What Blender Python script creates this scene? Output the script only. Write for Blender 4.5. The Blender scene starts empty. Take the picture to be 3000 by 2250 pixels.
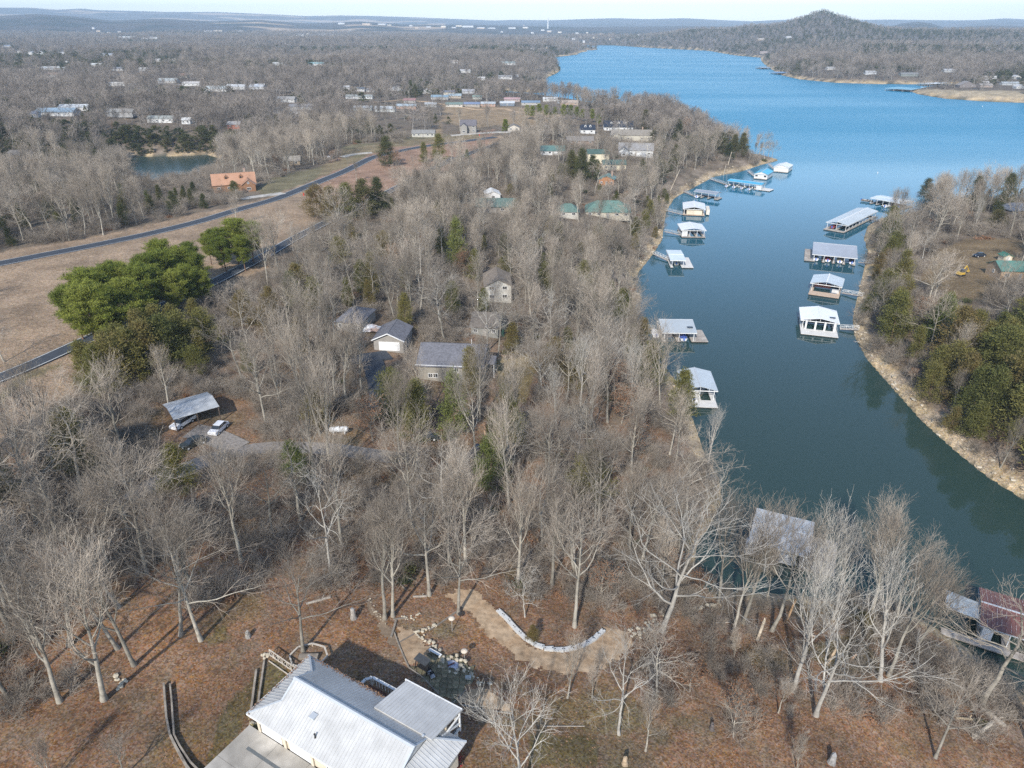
import bpy, bmesh, math, random
import numpy as np
from mathutils import Vector, Matrix
random.seed(7); RNG = np.random.default_rng(7)
SC = bpy.context.scene
COL = SC.collection
R = math.radians
# ------------------------------------------------------------------ camera, sky, sun, exposure
CAMH, PITCH, FOC = 85.0, R(26.8), 2080.0
cam = bpy.data.cameras.new('camera'); cam.sensor_width = 36; cam.lens = 36 * FOC / 3000
cam.clip_start = 0.5; cam.clip_end = 60000
camo = bpy.data.objects.new('camera', cam); COL.objects.link(camo)
camo.location = (0, 0, CAMH); camo.rotation_euler = (R(90) - PITCH, 0, 0); SC.camera = camo
SUN_EL, SUN_AZ = R(36), R(196)            # compass azimuth, north is +Y
W = bpy.data.worlds.new("World"); SC.world = W; W.use_nodes = True
wn = W.node_tree.nodes; wl = W.node_tree.links
sky = wn.new('ShaderNodeTexSky'); sky.sky_type = 'NISHITA'; sky.sun_disc = False
sky.sun_elevation = SUN_EL; sky.sun_rotation = SUN_AZ; sky.altitude = 300; sky.air_density = 1.0; sky.dust_density = 0.6; sky.ozone_density = 1.5
wl.new(sky.outputs[0], wn['Background'].inputs[0]); wn['Background'].inputs[1].default_value = 0.15
sl = bpy.data.lights.new('sun', 'SUN'); sl.energy = 3.35; sl.angle = R(1.2); sl.color = (1.0, 0.95, 0.88)
so = bpy.data.objects.new('sun', sl); COL.objects.link(so)
sd = Vector((math.sin(SUN_AZ) * math.cos(SUN_EL), math.cos(SUN_AZ) * math.cos(SUN_EL), math.sin(SUN_EL)))
so.rotation_euler = sd.to_track_quat('Z', 'Y').to_euler(); so.location = (0, -50, 300)
SC.view_settings.view_transform = 'Standard'; SC.view_settings.look = 'None'
SC.view_settings.exposure = 0.70; SC.view_settings.gamma = 1.0
SC.render.engine = 'CYCLES'
SC.cycles.max_bounces = 6; SC.cycles.diffuse_bounces = 2; SC.cycles.glossy_bounces = 2; SC.cycles.transmission_bounces = 2
SC.cycles.volume_bounces = 0; SC.cycles.transparent_max_bounces = 6; SC.cycles.use_denoising = False

# ------------------------------------------------------------------ helpers
CP, SP = math.cos(PITCH), math.sin(PITCH)
def P(px, py, z=0.0):
    "ground point seen at photo position (px,py) when it lies at height z"
    cx, cy = (px - 1500) / FOC, (1125 - py) / FOC
    dx, dy, dz = cx, CP + cy * SP, -SP + cy * CP
    t = (z - CAMH) / dz
    return np.array([dx * t, dy * t, z])
def pix(x, y, z):
    x = np.asarray(x, float); y = np.asarray(y, float); z = np.asarray(z, float) - CAMH
    dep = y * CP - z * SP; up = y * SP + z * CP
    dep = np.where(dep < 1, 1, dep)
    return 1500 + FOC * x / dep, 1125 - FOC * up / dep, dep
def inpoly(px, py, poly):
    px = np.asarray(px); py = np.asarray(py); ins = np.zeros(px.shape, bool)
    n = len(poly)
    for i in range(n):
        x1, y1 = poly[i]; x2, y2 = poly[(i + 1) % n]
        if y1 == y2: continue
        c = ((y1 > py) != (y2 > py)) & (px < (x2 - x1) * (py - y1) / (y2 - y1) + x1)
        ins ^= c
    return ins
def _h(i, j, s):
    v = np.sin(i * 127.1 + j * 311.7 + s * 74.7) * 43758.5453
    return v - np.floor(v)
def vnoise(x, y, s=0):
    i = np.floor(x); j = np.floor(y); u = x - i; v = y - j
    u = u * u * (3 - 2 * u); v = v * v * (3 - 2 * v)
    return (_h(i, j, s) * (1 - u) + _h(i + 1, j, s) * u) * (1 - v) + (_h(i, j + 1, s) * (1 - u) + _h(i + 1, j + 1, s) * u) * v
def fbm(x, y, s=0, o=3):
    a = 0; k = 0.5
    for q in range(o):
        a = a + k * vnoise(x * 2 ** q, y * 2 ** q, s + q); k /= 2
    return a / (1 - 0.5 ** o)
def npmesh(name, verts, faces, mats=(), smooth=False, midx=None, uvfree=True):
    "faces: list of int arrays (F,k)"
    me = bpy.data.meshes.new(name)
    verts = np.asarray(verts, np.float32).reshape(-1, 3)
    faces = [np.asarray(f, np.int32) for f in faces if len(f)]
    me.vertices.add(len(verts)); me.vertices.foreach_set('co', verts.ravel())
    nl = sum(f.size for f in faces); nf = sum(len(f) for f in faces)
    me.loops.add(nl); me.loops.foreach_set('vertex_index', np.concatenate([f.ravel() for f in faces]))
    tot = np.concatenate([np.full(len(f), f.shape[1], np.int32) for f in faces])
    me.polygons.add(nf); me.polygons.foreach_set('loop_start', np.concatenate([[0], np.cumsum(tot)[:-1]]).astype(np.int32))
    me.polygons.foreach_set('loop_total', tot)
    for m in mats: me.materials.append(m)
    if midx is not None: me.polygons.foreach_set('material_index', np.asarray(midx, np.int32))
    me.polygons.foreach_set('use_smooth', np.full(nf, smooth))
    me.update(calc_edges=True)
    return me
def link(name, me, parent=None, loc=None, rz=0):
    o = bpy.data.objects.new(name, me); COL.objects.link(o)
    if parent is not None: o.parent = parent
    if loc is not None: o.location = loc
    if rz: o.rotation_euler = (0, 0, rz)
    return o
def tag(o, label=None, cat=None, group=None, kind=None):
    if label: o['label'] = label
    if cat: o['category'] = cat
    if group: o['group'] = group
    if kind: o['kind'] = kind
    return o
def thing(name, label, cat, loc, rz=0, group=None):
    o = bpy.data.objects.new(name, None); COL.objects.link(o); o.location = [float(c) for c in loc]; o.rotation_euler = (0, 0, rz)
    o.empty_display_size = 0.5
    return tag(o, label, cat, group)
def copy_tree(o, parent=None):
    c = o.copy(); COL.objects.link(c)
    if parent is not None: c.parent = parent
    for ch in list(o.children): copy_tree(ch, c)
    return c
class MB:
    "collects boxes, prisms and bars into one mesh"
    def __init__(s): s.v = []; s.f = []; s.mi = []
    def add(s, vs, fs, m=0):
        n = len(s.v); s.v += [tuple(map(float, v)) for v in vs]
        for f in fs: s.f.append([i + n for i in f]); s.mi.append(m)
        return s
    def box(s, x0, x1, y0, y1, z0, z1, m=0):
        return s.add([(x0, y0, z0), (x1, y0, z0), (x1, y1, z0), (x0, y1, z0), (x0, y0, z1), (x1, y0, z1), (x1, y1, z1), (x0, y1, z1)],
                     [(0, 3, 2, 1), (4, 5, 6, 7), (0, 1, 5, 4), (1, 2, 6, 5), (2, 3, 7, 6), (3, 0, 4, 7)], m)
    def bar(s, a, b, w, h=None, m=0, n=4):
        a = Vector(a); b = Vector(b); d = (b - a)
        if d.length < 1e-6: return s
        d.normalize(); h = h or w
        up = Vector((0, 0, 1)) if abs(d.z) < 0.95 else Vector((1, 0, 0))
        x = d.cross(up).normalized(); y = x.cross(d)
        vs = []
        for p in (a, b):
            for k in range(n):
                t = 2 * math.pi * (k + 0.5) / n; c = 1 / math.cos(math.pi / n) / 2
                vs.append(p + x * (math.cos(t) * w * c) + y * (math.sin(t) * h * c))
        fs = [tuple(range(n))[::-1], tuple(range(n, 2 * n))] + [(k, (k + 1) % n, n + (k + 1) % n, n + k) for k in range(n)]
        return s.add(vs, fs, m)
    def slab(s, pts, th, m=0):
        "polygon of 3D points given a thickness straight down"
        n = len(pts)
        vs = [Vector(p) for p in pts] + [Vector(p) - Vector((0, 0, th)) for p in pts]
        fs = [tuple(range(n)), tuple(range(2 * n - 1, n - 1, -1))] + [(k, n + k, n + (k + 1) % n, (k + 1) % n) for k in range(n)]
        return s.add(vs, fs, m)
    def lathe(s, prof, n=10, m=0, cx=0, cy=0):
        vs = []; fs = []
        for r_, z in prof:
            for k in range(n):
                t = 2 * math.pi * k / n; vs.append((cx + r_ * math.cos(t), cy + r_ * math.sin(t), z))
        for i in range(len(prof) - 1):
            for k in range(n):
                fs.append((i * n + k, i * n + (k + 1) % n, (i + 1) * n + (k + 1) % n, (i + 1) * n + k))
        fs.append(tuple(range(n))[::-1]); fs.append(tuple(range((len(prof) - 1) * n, len(prof) * n)))
        return s.add(vs, fs, m)
    def mesh(s, name, *mats):
        me = bpy.data.meshes.new(name); me.from_pydata(s.v, [], s.f)
        for m in mats: me.materials.append(m)
        if len(mats) > 1: me.polygons.foreach_set('material_index', s.mi)
        me.update(); return me
    def build(s, name, mats, parent=None, loc=None, rz=0):
        if not isinstance(mats, (list, tuple)): mats = [mats]
        return link(name, s.mesh(name, *mats), parent, loc, rz)

# ------------------------------------------------------------------ materials
MATS = {}
def mat(name, c, rough=0.85, var=0.25, scale=1.5, metal=0.0, bump=0.0, ribs=0.0, ribdir=0, hue=None, spec=0.3, objvar=0.0):
    "plain surface with noise in tone, optional corrugation along a local axis, optional second colour in patches"
    if name in MATS: return MATS[name]
    m = bpy.data.materials.new(name); m.use_nodes = True; nt = m.node_tree; N = nt.nodes; L = nt.links
    b = N['Principled BSDF']; b.inputs['Roughness'].default_value = rough; b.inputs['Metallic'].default_value = metal
    b.inputs['Specular IOR Level'].default_value = spec
    tc = N.new('ShaderNodeTexCoord')
    n1 = N.new('ShaderNodeTexNoise'); n1.inputs['Scale'].default_value = scale; n1.inputs['Detail'].default_value = 5
    L.new(tc.outputs['Object'], n1.inputs['Vector'])
    mr = N.new('ShaderNodeMapRange'); mr.inputs[1].default_value = 0.3; mr.inputs[2].default_value = 0.7
    mr.inputs[3].default_value = 1 - var; mr.inputs[4].default_value = 1 + var
    L.new(n1.outputs[0], mr.inputs[0])
    col = N.new('ShaderNodeMix'); col.data_type = 'RGBA'; col.inputs['A'].default_value = (*c, 1); col.inputs['B'].default_value = (*(hue or c), 1)
    n2 = N.new('ShaderNodeTexNoise'); n2.inputs['Scale'].default_value = scale * 0.37; n2.inputs['Detail'].default_value = 3
    L.new(tc.outputs['Object'], n2.inputs['Vector'])
    r2 = N.new('ShaderNodeMapRange'); r2.inputs[1].default_value = 0.42; r2.inputs[2].default_value = 0.6
    L.new(n2.outputs[0], r2.inputs[0]); L.new(r2.outputs[0], col.inputs['Factor'])
    sc_ = N.new('ShaderNodeVectorMath'); sc_.operation = 'SCALE'
    L.new(col.outputs['Result'], sc_.inputs[0])
    last = mr.outputs[0]
    if objvar:
        oi = N.new('ShaderNodeObjectInfo'); r3 = N.new('ShaderNodeMapRange'); r3.inputs[3].default_value = 1 - objvar; r3.inputs[4].default_value = 1 + objvar
        L.new(oi.outputs['Random'], r3.inputs[0]); mm = N.new('ShaderNodeMath'); mm.operation = 'MULTIPLY'
        L.new(r3.outputs[0], mm.inputs[0]); L.new(last, mm.inputs[1]); last = mm.outputs[0]
    L.new(last, sc_.inputs['Scale'])
    L.new(sc_.outputs[0], b.inputs['Base Color'])
    if ribs:
        wv = N.new('ShaderNodeTexWave'); wv.wave_type = 'BANDS'; wv.bands_direction = 'XYZ'[ribdir]; wv.inputs['Scale'].default_value = ribs
        L.new(tc.outputs['Object'], wv.inputs['Vector'])
        bp = N.new('ShaderNodeBump'); bp.inputs['Strength'].default_value = 0.5; bp.inputs['Distance'].default_value = 0.03
        L.new(wv.outputs['Fac'], bp.inputs['Height']); L.new(bp.outputs[0], b.inputs['Normal'])
    elif bump:
        bp = N.new('ShaderNodeBump'); bp.inputs['Strength'].default_value = bump; bp.inputs['Distance'].default_value = 0.05
        L.new(n1.outputs[0], bp.inputs['Height']); L.new(bp.outputs[0], b.inputs['Normal'])
    MATS[name] = m; return m
def leafmat(name, cols, trans=0.25, tone=0.35):
    "foliage: colour picked per tree from a ramp, broken up by noise through the crown"
    m = bpy.data.materials.new(name); m.use_nodes = True; nt = m.node_tree; N = nt.nodes; L = nt.links
    b = N['Principled BSDF']; b.inputs['Roughness'].default_value = 0.75; b.inputs['Specular IOR Level'].default_value = 0.2
    tc = N.new('ShaderNodeTexCoord'); oi = N.new('ShaderNodeObjectInfo')
    n1 = N.new('ShaderNodeTexNoise'); n1.inputs['Scale'].default_value = 0.55; n1.inputs['Detail'].default_value = 6; n1.inputs['Roughness'].default_value = 0.75
    L.new(tc.outputs['Object'], n1.inputs['Vector'])
    ad = N.new('ShaderNodeMath'); ad.operation = 'MULTIPLY_ADD'; ad.inputs[1].default_value = 1.1; 
    mr = N.new('ShaderNodeMapRange'); mr.inputs[1].default_value = 0; mr.inputs[2].default_value = 1; mr.inputs[3].default_value = -0.5; mr.inputs[4].default_value = 0.4
    L.new(oi.outputs['Random'], mr.inputs[0]); L.new(n1.outputs[0], ad.inputs[0]); L.new(mr.outputs[0], ad.inputs[2])
    cr = N.new('ShaderNodeValToRGB'); L.new(ad.outputs[0], cr.inputs[0])
    els = cr.color_ramp.elements
    while len(els) < len(cols): els.new(0.5)
    for i, c in enumerate(cols): els[i].position = i / (len(cols) - 1); els[i].color = (*c, 1)
    n2 = N.new('ShaderNodeTexNoise'); n2.inputs['Scale'].default_value = 2.6; n2.inputs['Detail'].default_value = 3
    L.new(tc.outputs['Object'], n2.inputs['Vector'])
    r2 = N.new('ShaderNodeMapRange'); r2.inputs[1].default_value = 0.3; r2.inputs[2].default_value = 0.7; r2.inputs[3].default_value = 1 - tone; r2.inputs[4].default_value = 1 + tone
    L.new(n2.outputs[0], r2.inputs[0])
    sc_ = N.new('ShaderNodeVectorMath'); sc_.operation = 'SCALE'; L.new(cr.outputs[0], sc_.inputs[0]); L.new(r2.outputs[0], sc_.inputs['Scale'])
    L.new(sc_.outputs[0], b.inputs['Base Color'])
    if trans:
        t = N.new('ShaderNodeBsdfTranslucent'); L.new(sc_.outputs[0], t.inputs['Color'])
        mx = N.new('ShaderNodeMixShader'); mx.inputs[0].default_value = trans
        L.new(b.outputs[0], mx.inputs[1]); L.new(t.outputs[0], mx.inputs[2]); L.new(mx.outputs[0], N['Material Output'].inputs[0])
    MATS[name] = m; return m
# ------------------------------------------------------------------ shorelines and terrain heights
def PL(lst, z=0): return [tuple(P(x, y, z)[:2]) for x, y in lst]
FARW = [(-1, 0)]
lake_px = [(1678,132),(1705,136),(1722,150),(1700,154),(1690,160),(1650,165),(1625,168),(1632,185),(1642,205),(1630,215),(1600,228),(1599,242),(1597,258),(1600,268),(1580,272),(1530,270),(1480,266),
  (1440,268),(1470,284),(1530,288),(1580,290),(1620,293),(1700,302),(1760,312),(1830,320),(1900,330),(1990,342),(2060,375),(2120,412),(2180,448),(2225,460),(2286,468),(2270,473),(2232,482),(2180,500),(2090,518),(2040,545),(1975,580),(1950,620),(1945,665),
  (1938,704),(1905,755),(1868,800),(1858,850),(1878,872),(1852,912),(1868,960),(1900,1030),(1975,1110),(2010,1180),(2040,1260),(2065,1340),(2105,1400),(2115,1470),(2085,1530),(2040,1600),(2030,1690),
  (2080,1735),(2300,1742),(2520,1770),(2700,1815),(2830,1900),(2960,2010),(3100,2120),(3400,2300),(3900,2500),(4200,1900),(3700,1700),(3300,1580),
  (3000,1462),(2900,1400),(2800,1320),(2700,1230),(2620,1140),(2540,1050),(2505,985),(2500,930),(2515,860),(2530,800),(2545,740),(2533,700),(2545,660),(2580,642),(2650,628),(2720,612),(2850,600),(3000,606),(3200,620),(3700,640),
  (3700,330),(3000,301),(2900,298),(2770,289),(2690,276),(2664,266),(2700,258),(2800,256),(2800,247),(2700,247),(2560,246),(2440,242),(2340,232),(2290,220),(2250,197),(2232,180),(2229,169),(2150,162),(2078,149),(2000,145),(1900,140),(1800,133)]
pond_px = [(385,458),(470,459),(560,456),(605,453),(640,462),(620,500),(560,525),(500,540),(420,535),(370,500)]
isle_px = [(1712,142),(1745,140),(1752,145),(1725,148)]
WPOLY = [PL(lake_px), PL(pond_px)]
ISLE = PL(isle_px)
def sdw(x, y):
    "signed distance to the water's edge, positive on land"
    shp = x.shape; x = x.ravel(); y = y.ravel(); out = np.empty(len(x))
    segs = []
    for poly in WPOLY + [ISLE]:
        a = np.array(poly); segs.append(np.hstack([a, np.roll(a, -1, 0)]))
    S = np.vstack(segs)
    for k in range(0, len(x), 20000):
        X = x[k:k + 20000, None]; Y = y[k:k + 20000, None]
        ex, ey = S[:, 2] - S[:, 0], S[:, 3] - S[:, 1]
        t = np.clip(((X - S[:, 0]) * ex + (Y - S[:, 1]) * ey) / (ex * ex + ey * ey), 0, 1)
        d = np.sqrt(((X - S[:, 0] - t * ex) ** 2 + (Y - S[:, 1] - t * ey) ** 2).min(1))
        w = inpoly(X[:, 0], Y[:, 0], WPOLY[0]) | inpoly(X[:, 0], Y[:, 0], WPOLY[1])
        w &= ~inpoly(X[:, 0], Y[:, 0], ISLE)
        out[k:k + 20000] = np.where(w, -d, d)
    return out.reshape(shp)
ctrl_px = [(900,2250,15.5),(1200,2150,15.5),(850,2050,15.5),(600,2200,16),(300,2150,17),(1250,1930,14.2),(1450,2150,14.5),(1600,1950,13),(1650,1840,11.5),(1450,1760,12.5),(1900,2050,10.5),(2300,2050,8),(2500,2200,8.5),(2000,1850,6),
  (2700,2150,5),(1800,1700,8.5),(1900,1500,6),(1600,1500,10),(1300,1550,12),(1000,1700,15),(600,1850,17),(300,1700,18),(700,1400,17),(570,1270,18),(1000,1320,16),(300,1300,20),(1300,1350,13),(1600,1250,10),(1330,1100,13),(1140,1010,15),(1450,870,13),(1600,1000,10),
  (1100,900,17),(200,900,21),(300,780,20),(600,650,19),(0,760,20),(1000,500,17),(700,700,19),(800,840,18),(1200,700,17),(1500,600,14),(1700,560,14),(1750,700,10),(1850,480,14),(1800,420,13),(1600,480,15),(1400,400,15),(1500,330,9),
  (200,650,17),(500,500,10),(650,540,15),(860,480,16),(1150,310,13),(1300,300,11),(1600,320,9),(2200,440,6),(2800,740,9),(2950,700,12),(2700,900,10),(2900,1000,14),(3000,1200,10),(2800,620,7),(3000,640,8),(2850,275,5),(2500,200,16)]
CT = np.array([[*P(x, y, z)[:2], z] for x, y, z in ctrl_px])
CR_ = 0.10 * np.hypot(CT[:, 0], CT[:, 1]) + 5
def hbase(x, y):
    r = np.hypot(x, y)
    num = 0.02 * np.where(r > 700, 20, 17); den = np.full(x.shape, 0.02)
    for (cx, cy, cz), s in zip(CT, CR_):
        w = np.exp(-((x - cx) ** 2 + (y - cy) ** 2) / (s * s)); num = num + w * cz; den = den + w
    h = num / den
    far = np.clip((r - 500) / 900, 0, 1)
    h = h + (fbm(x / 420, y / 420, 3) - 0.45) * 26 * far + (fbm(x / 60, y / 60, 5) - 0.5) * (1.0 + 3 * np.clip((r - 150) / 400, 0, 1))
    h = h + (fbm(x / 1500, y / 1500, 9) - 0.5) * 60 * np.clip((r - 2200) / 2500, 0, 1)
    return h
# skyline seen from the camera: photo x -> photo y, turned into heights at a distance
def ridge(r, pxa, tab, D, wf, wb, top=None):
    tab = np.array(tab, float); sy = np.interp(pxa, tab[:, 0], tab[:, 1])
    c_ = (1125 - sy) / FOC; yy = D * np.cos(np.arctan((pxa - 1500) / 2330)); hz = CAMH + yy * (c_ * CP - SP) / (CP + c_ * SP)
    w = np.where(r < D, np.exp(-((r - D) / wf) ** 2), np.exp(-((r - D) / wb) ** 2))
    return hz, w
SKYA = [(-900,30),(0,20),(100,20),(180,26),(250,23),(300,28),(400,30),(500,33),(640,33),(800,40),(900,45),(1000,43),(1100,45),(1200,48),(1300,52),(1450,58),(1500,56),(1620,57),(1700,54),(1800,51),(1900,54),(2000,51),(2100,56),(2200,60),(2330,54),(2500,56),(2600,55),(2800,57),(2870,56),(2940,51),(3000,54),(3300,50),(4000,52)]
SKYB = [(-900,40),(0,44),(120,38),(230,46),(330,58),(480,52),(620,60),(760,56),(900,66),(1050,60),(1180,68),(1400,70),(1700,76),(2000,74),(2400,75),(2590,78),(2640,64),(2680,59),(2720,62),(2770,77),(2900,70),(3000,74),(4000,72)]
SKYC = [(-900,120),(1700,112),(1850,104),(1950,92),(2000,82),(2060,80),(2130,82),(2170,76),(2200,71),(2250,72),(2290,66),(2325,55),(2350,46),(2370,38),(2395,30),(2412,28),(2430,33),(2455,45),(2490,53),(2545,67),(2590,79),(2650,86),(2800,85),(3000,86),(4000,90)]
def hfull(x, y):
    r = np.hypot(x, y); az = np.arctan2(x, np.maximum(y, 1e-3))
    pxa = np.where(y > 0, 1500 + np.tan(np.clip(az, -1.3, 1.3)) * (FOC * CP + 1050 * SP), np.where(x < 0, -900, 4000))
    d = sdw(x, y)
    b = np.maximum(hbase(x, y), 3)
    # the house stands on a level pad
    hx, hy = x + 14, y - 52; pad = np.clip(1 - (np.hypot(hx, hy) - 13) / 7, 0, 1); pad = pad * pad * (3 - 2 * pad)
    b = b * (1 - pad) + 15.5 * pad
    for tab, D, wf, wb in ((SKYC, 3700, 800, 800), (SKYB, 7500, 2200, 1500), (SKYA, 13500, 3300, 6000)):
        hz, w = ridge(r, pxa, tab, D, wf, wb)
        if D == 3700:
            w = w * np.clip((pxa - 1750) / 250, 0, 1)
            hz = hz - 11
        rough = (fbm(x / (D / 12), y / (D / 12), int(D) % 17) - 0.5)
        b = np.maximum(b, b * (1 - w) + (hz - 12 * (D > 5000) + rough * D * 0.02 * (1 - w)) * w)
    s = np.where(r > 1200, 0.3, 0.42)
    land = b * (1 - np.exp(-s * np.maximum(d, 0) / np.minimum(b, 40))) + np.minimum(np.maximum(d, 0), 1.0) * 0.35
    return np.where(d > 0, land, np.maximum(d * 0.25, -4) - 0.05), d
NR = 620; R0 = 14.0; R1_ = 24000.0
rad = R0 * (R1_ / R0) ** (np.arange(NR) / (NR - 1))
ang = np.concatenate([np.linspace(R(-48), R(48), 360), np.linspace(R(48), R(312), 60)[1:-1]])
NA = len(ang)
RR, AA = np.meshgrid(rad, ang, indexing='ij')
GX = RR * np.sin(AA); GY = RR * np.cos(AA)
GZ, GD = hfull(GX, GY)
LR = math.log(R1_ / R0)
def _samp(F, x, y):
    x = np.asarray(x, float); y = np.asarray(y, float)
    r = np.maximum(np.hypot(x, y), R0); a = np.arctan2(x, y)
    i = np.clip(np.log(r / R0) / LR * (NR - 1), 0, NR - 1.001); i0 = i.astype(int); fi = i - i0
    j = np.clip((a + R(48)) / R(96) * 359, 0, 358.999); j0 = j.astype(int); fj = j - j0
    return (F[i0, j0] * (1 - fj) + F[i0, j0 + 1] * fj) * (1 - fi) + (F[i0 + 1, j0] * (1 - fj) + F[i0 + 1, j0 + 1] * fj) * fi
def HZ(x, y): return _samp(GZ, x, y)
def G(px, py):
    "where the line of sight through photo position (px,py) meets the terrain"
    cx, cy = (px - 1500) / FOC, (1125 - py) / FOC
    d = np.array([cx, CP + cy * SP, -SP + cy * CP])
    t = 30 * (600 ** (np.arange(1500) / 1500.0))
    x, y, z = d[0] * t, d[1] * t, CAMH + d[2] * t
    g = HZ(x, y) - z
    k = np.argmax(g > 0)
    if k == 0: k = len(t) - 1
    f = g[k - 1] / (g[k - 1] - g[k]) if g[k] != g[k - 1] else 0
    tt = t[k - 1] + (t[k] - t[k - 1]) * min(max(f, 0), 1)
    x, y = d[0] * tt, d[1] * tt
    return Vector((float(x), float(y), float(HZ(x, y))))
def mpp(p): return (p[1] * CP - (p[2] - CAMH) * SP) / FOC      # metres per photo pixel there

# ---- zones of the ground, given by where they lie in the photo
FIELD = [(-300,800),(0,738),(300,690),(600,622),(760,585),(950,520),(1080,462),(1200,432),(1350,402),(1480,398),(1420,440),(1330,480),(1240,520),(1150,545),(1060,590),(960,625),(880,690),(780,790),(640,850),(500,950),(300,1060),(230,1130),(180,1230),(60,1330),(-100,1400),(-500,1500)]
PINK = [(980,440),(1450,380),(1420,450),(1240,530),(1060,590),(960,620),(900,560)]
LAWN = [[(1000,425),(1110,418),(1120,440),(1080,455),(1000,470)],[(745,555),(800,520),(860,505),(1000,470),(1080,440),(1060,470),(960,510),(860,548),(780,578)],[(1110,430),(1180,400),(1400,392),(1420,402),(1200,428)]]
YARD = [(-200,2600),(-200,2130),(180,2110),(330,2070),(430,1980),(560,1900),(700,1800),(800,1660),(900,1560),(930,1620),(900,1750),(1150,1720),(1380,1700),(1700,1790),(1960,1800),(2300,1800),(2600,1930),(2750,2100),(3000,2300),(3000,2600)]
GREENISH = [[(600,2250),(650,2080),(800,1930),(860,1980),(720,2110),(640,2250)],[(590,1880),(650,1830),(680,1870),(620,1900)],[(1550,2150),(1750,2160),(1750,2250),(1550,2250)],[(2350,1900),(2500,1850),(2600,1960),(2450,1980)],[(0,1180),(60,1130),(200,1060),(60,1100),(0,1150)]]
SLOPE = [(1280,520),(1300,300),(1560,318),(1650,340),(1560,372),(1350,372),(1280,350)]
RYARD = [(2690,820),(2740,740),(2830,700),(3000,700),(3000,770),(2930,800),(2920,870),(2800,880)]
PT = [(2664,266),(2720,262),(3000,266),(3000,298),(2900,296),(2770,287)]
def ground_colour():
    PX, PY, DEP = pix(GX, GY, np.maximum(GZ, 0))
    front = (GY > 5)
    C = np.zeros((*GX.shape, 3))
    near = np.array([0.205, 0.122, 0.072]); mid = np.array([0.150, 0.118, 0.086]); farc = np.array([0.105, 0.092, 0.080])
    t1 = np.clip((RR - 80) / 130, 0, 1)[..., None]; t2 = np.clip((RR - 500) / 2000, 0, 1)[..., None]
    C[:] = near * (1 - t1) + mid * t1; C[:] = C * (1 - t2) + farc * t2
    n = fbm(GX / 9, GY / 9, 21)[..., None]; n2 = fbm(GX / 3, GY / 3, 25)[..., None]
    C *= 0.72 + 0.56 * n
    k_ = np.clip((n2 - 0.5) * 6, 0, 1) * 0.4; C = C * (1 - k_) + np.array([0.155, 0.135, 0.095]) * k_
    n4 = fbm(GX / 5, GY / 5, 27)[..., None]; k_ = np.clip((n4 - 0.56) * 8, 0, 1) * 0.5 * (1 - t1); C = C * (1 - k_) + np.array([0.265, 0.145, 0.072]) * k_
    n5 = fbm(GX / 12 + 9, GY / 12, 29)[..., None]; k_ = np.clip((n5 - 0.57) * 7, 0, 1) * 0.5 * (1 - t1); C = C * (1 - k_) + np.array([0.095, 0.098, 0.045]) * k_
    # far country: fields, cedar woods and bare woods in patches
    f1 = fbm(GX / 700, GY / 320, 31); f2 = fbm(GX / 260, GY / 200, 33)
    farm = np.clip((RR - 3600) / 1200, 0, 1)
    ced = (np.clip((f2 - 0.47) * 8, 0, 1) * farm)[..., None]; C = C * (1 - ced) + np.array([0.035, 0.045, 0.03]) * ced
    fld = (np.clip((f1 - 0.60) * 14, 0, 1) * farm * (PX < 1300))[..., None]; C = C * (1 - fld) + np.array([0.36, 0.27, 0.18]) * fld
    C = C * (1 - .45 * np.clip((RR - 3800) / 1500, 0, 1)[..., None] * (1 - fld))  # far forest darkened in its colour to stand for shadows among trees
    # steep conical hill: darker cedars
    def zone(poly, col, a=1.0, soft=None):
        m = inpoly(PX + (fbm(GX / 6, GY / 6, 41) - .5) * 14, PY + (fbm(GX / 6, GY / 6, 43) - .5) * 10, poly) & front
        k = (m * a)[..., None]; C[:] = C * (1 - k) + np.asarray(col) * (0.85 + 0.3 * n) * k
    zone(FIELD, (0.275, 0.200, 0.132)); zone(PINK, (0.275, 0.170, 0.115), 0.8)
    for q in LAWN: zone(q, (0.165, 0.150, 0.080), 0.65)
    zone(SLOPE, (0.26, 0.19, 0.115)); zone(RYARD, (0.17, 0.125, 0.072)); zone(PT, (0.33, 0.27, 0.18))
    for q in GREENISH: zone(q, (0.105, 0.098, 0.040), 0.6)
    zone([(1580,1060),(1520,1020),(1450,1060),(1470,1180),(1540,1180)], (0.19, 0.15, 0.07), .8)
    # rocky rim along the water
    k = np.clip(1 - (GD - np.where(RR > 1000, 9, 1.3 + 2.4 * (fbm(GX / 14, GY / 14, 55)))) / 1.5, 0, 1) * (GD > -3); k = k[..., None]
    rock = np.array([0.42, 0.32, 0.19]) * (0.7 + 0.6 * fbm(GX / 1.5, GY / 1.5, 61)[..., None])
    C[:] = C * (1 - k) + rock * k
    k = (np.clip(1 - (GD - 9) / 8, 0, 1) * (fbm(GX / 5, GY / 5, 57) > 0.56) * (GD > 0) * 0.5)[..., None]
    C[:] = C * (1 - k) + np.array([0.27, 0.22, 0.17]) * k
    C[GD < -0.5] = (0.05, 0.06, 0.04)
    return np.clip(C, 0, 1)
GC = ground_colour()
idx = np.arange(NR * NA).reshape(NR, NA)
a0 = idx[:-1, :]; a1 = idx[1:, :]
b0 = np.roll(a0, -1, 1); b1 = np.roll(a1, -1, 1)
quads = np.stack([a0, b0, b1, a1], -1).reshape(-1, 4)
V = np.stack([GX, GY, GZ], -1).reshape(-1, 3)
V = np.vstack([V, [[0, 0, 15.5]]])
fan = np.stack([np.full(NA, NR * NA), np.roll(idx[0], -1), idx[0]], -1)
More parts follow.
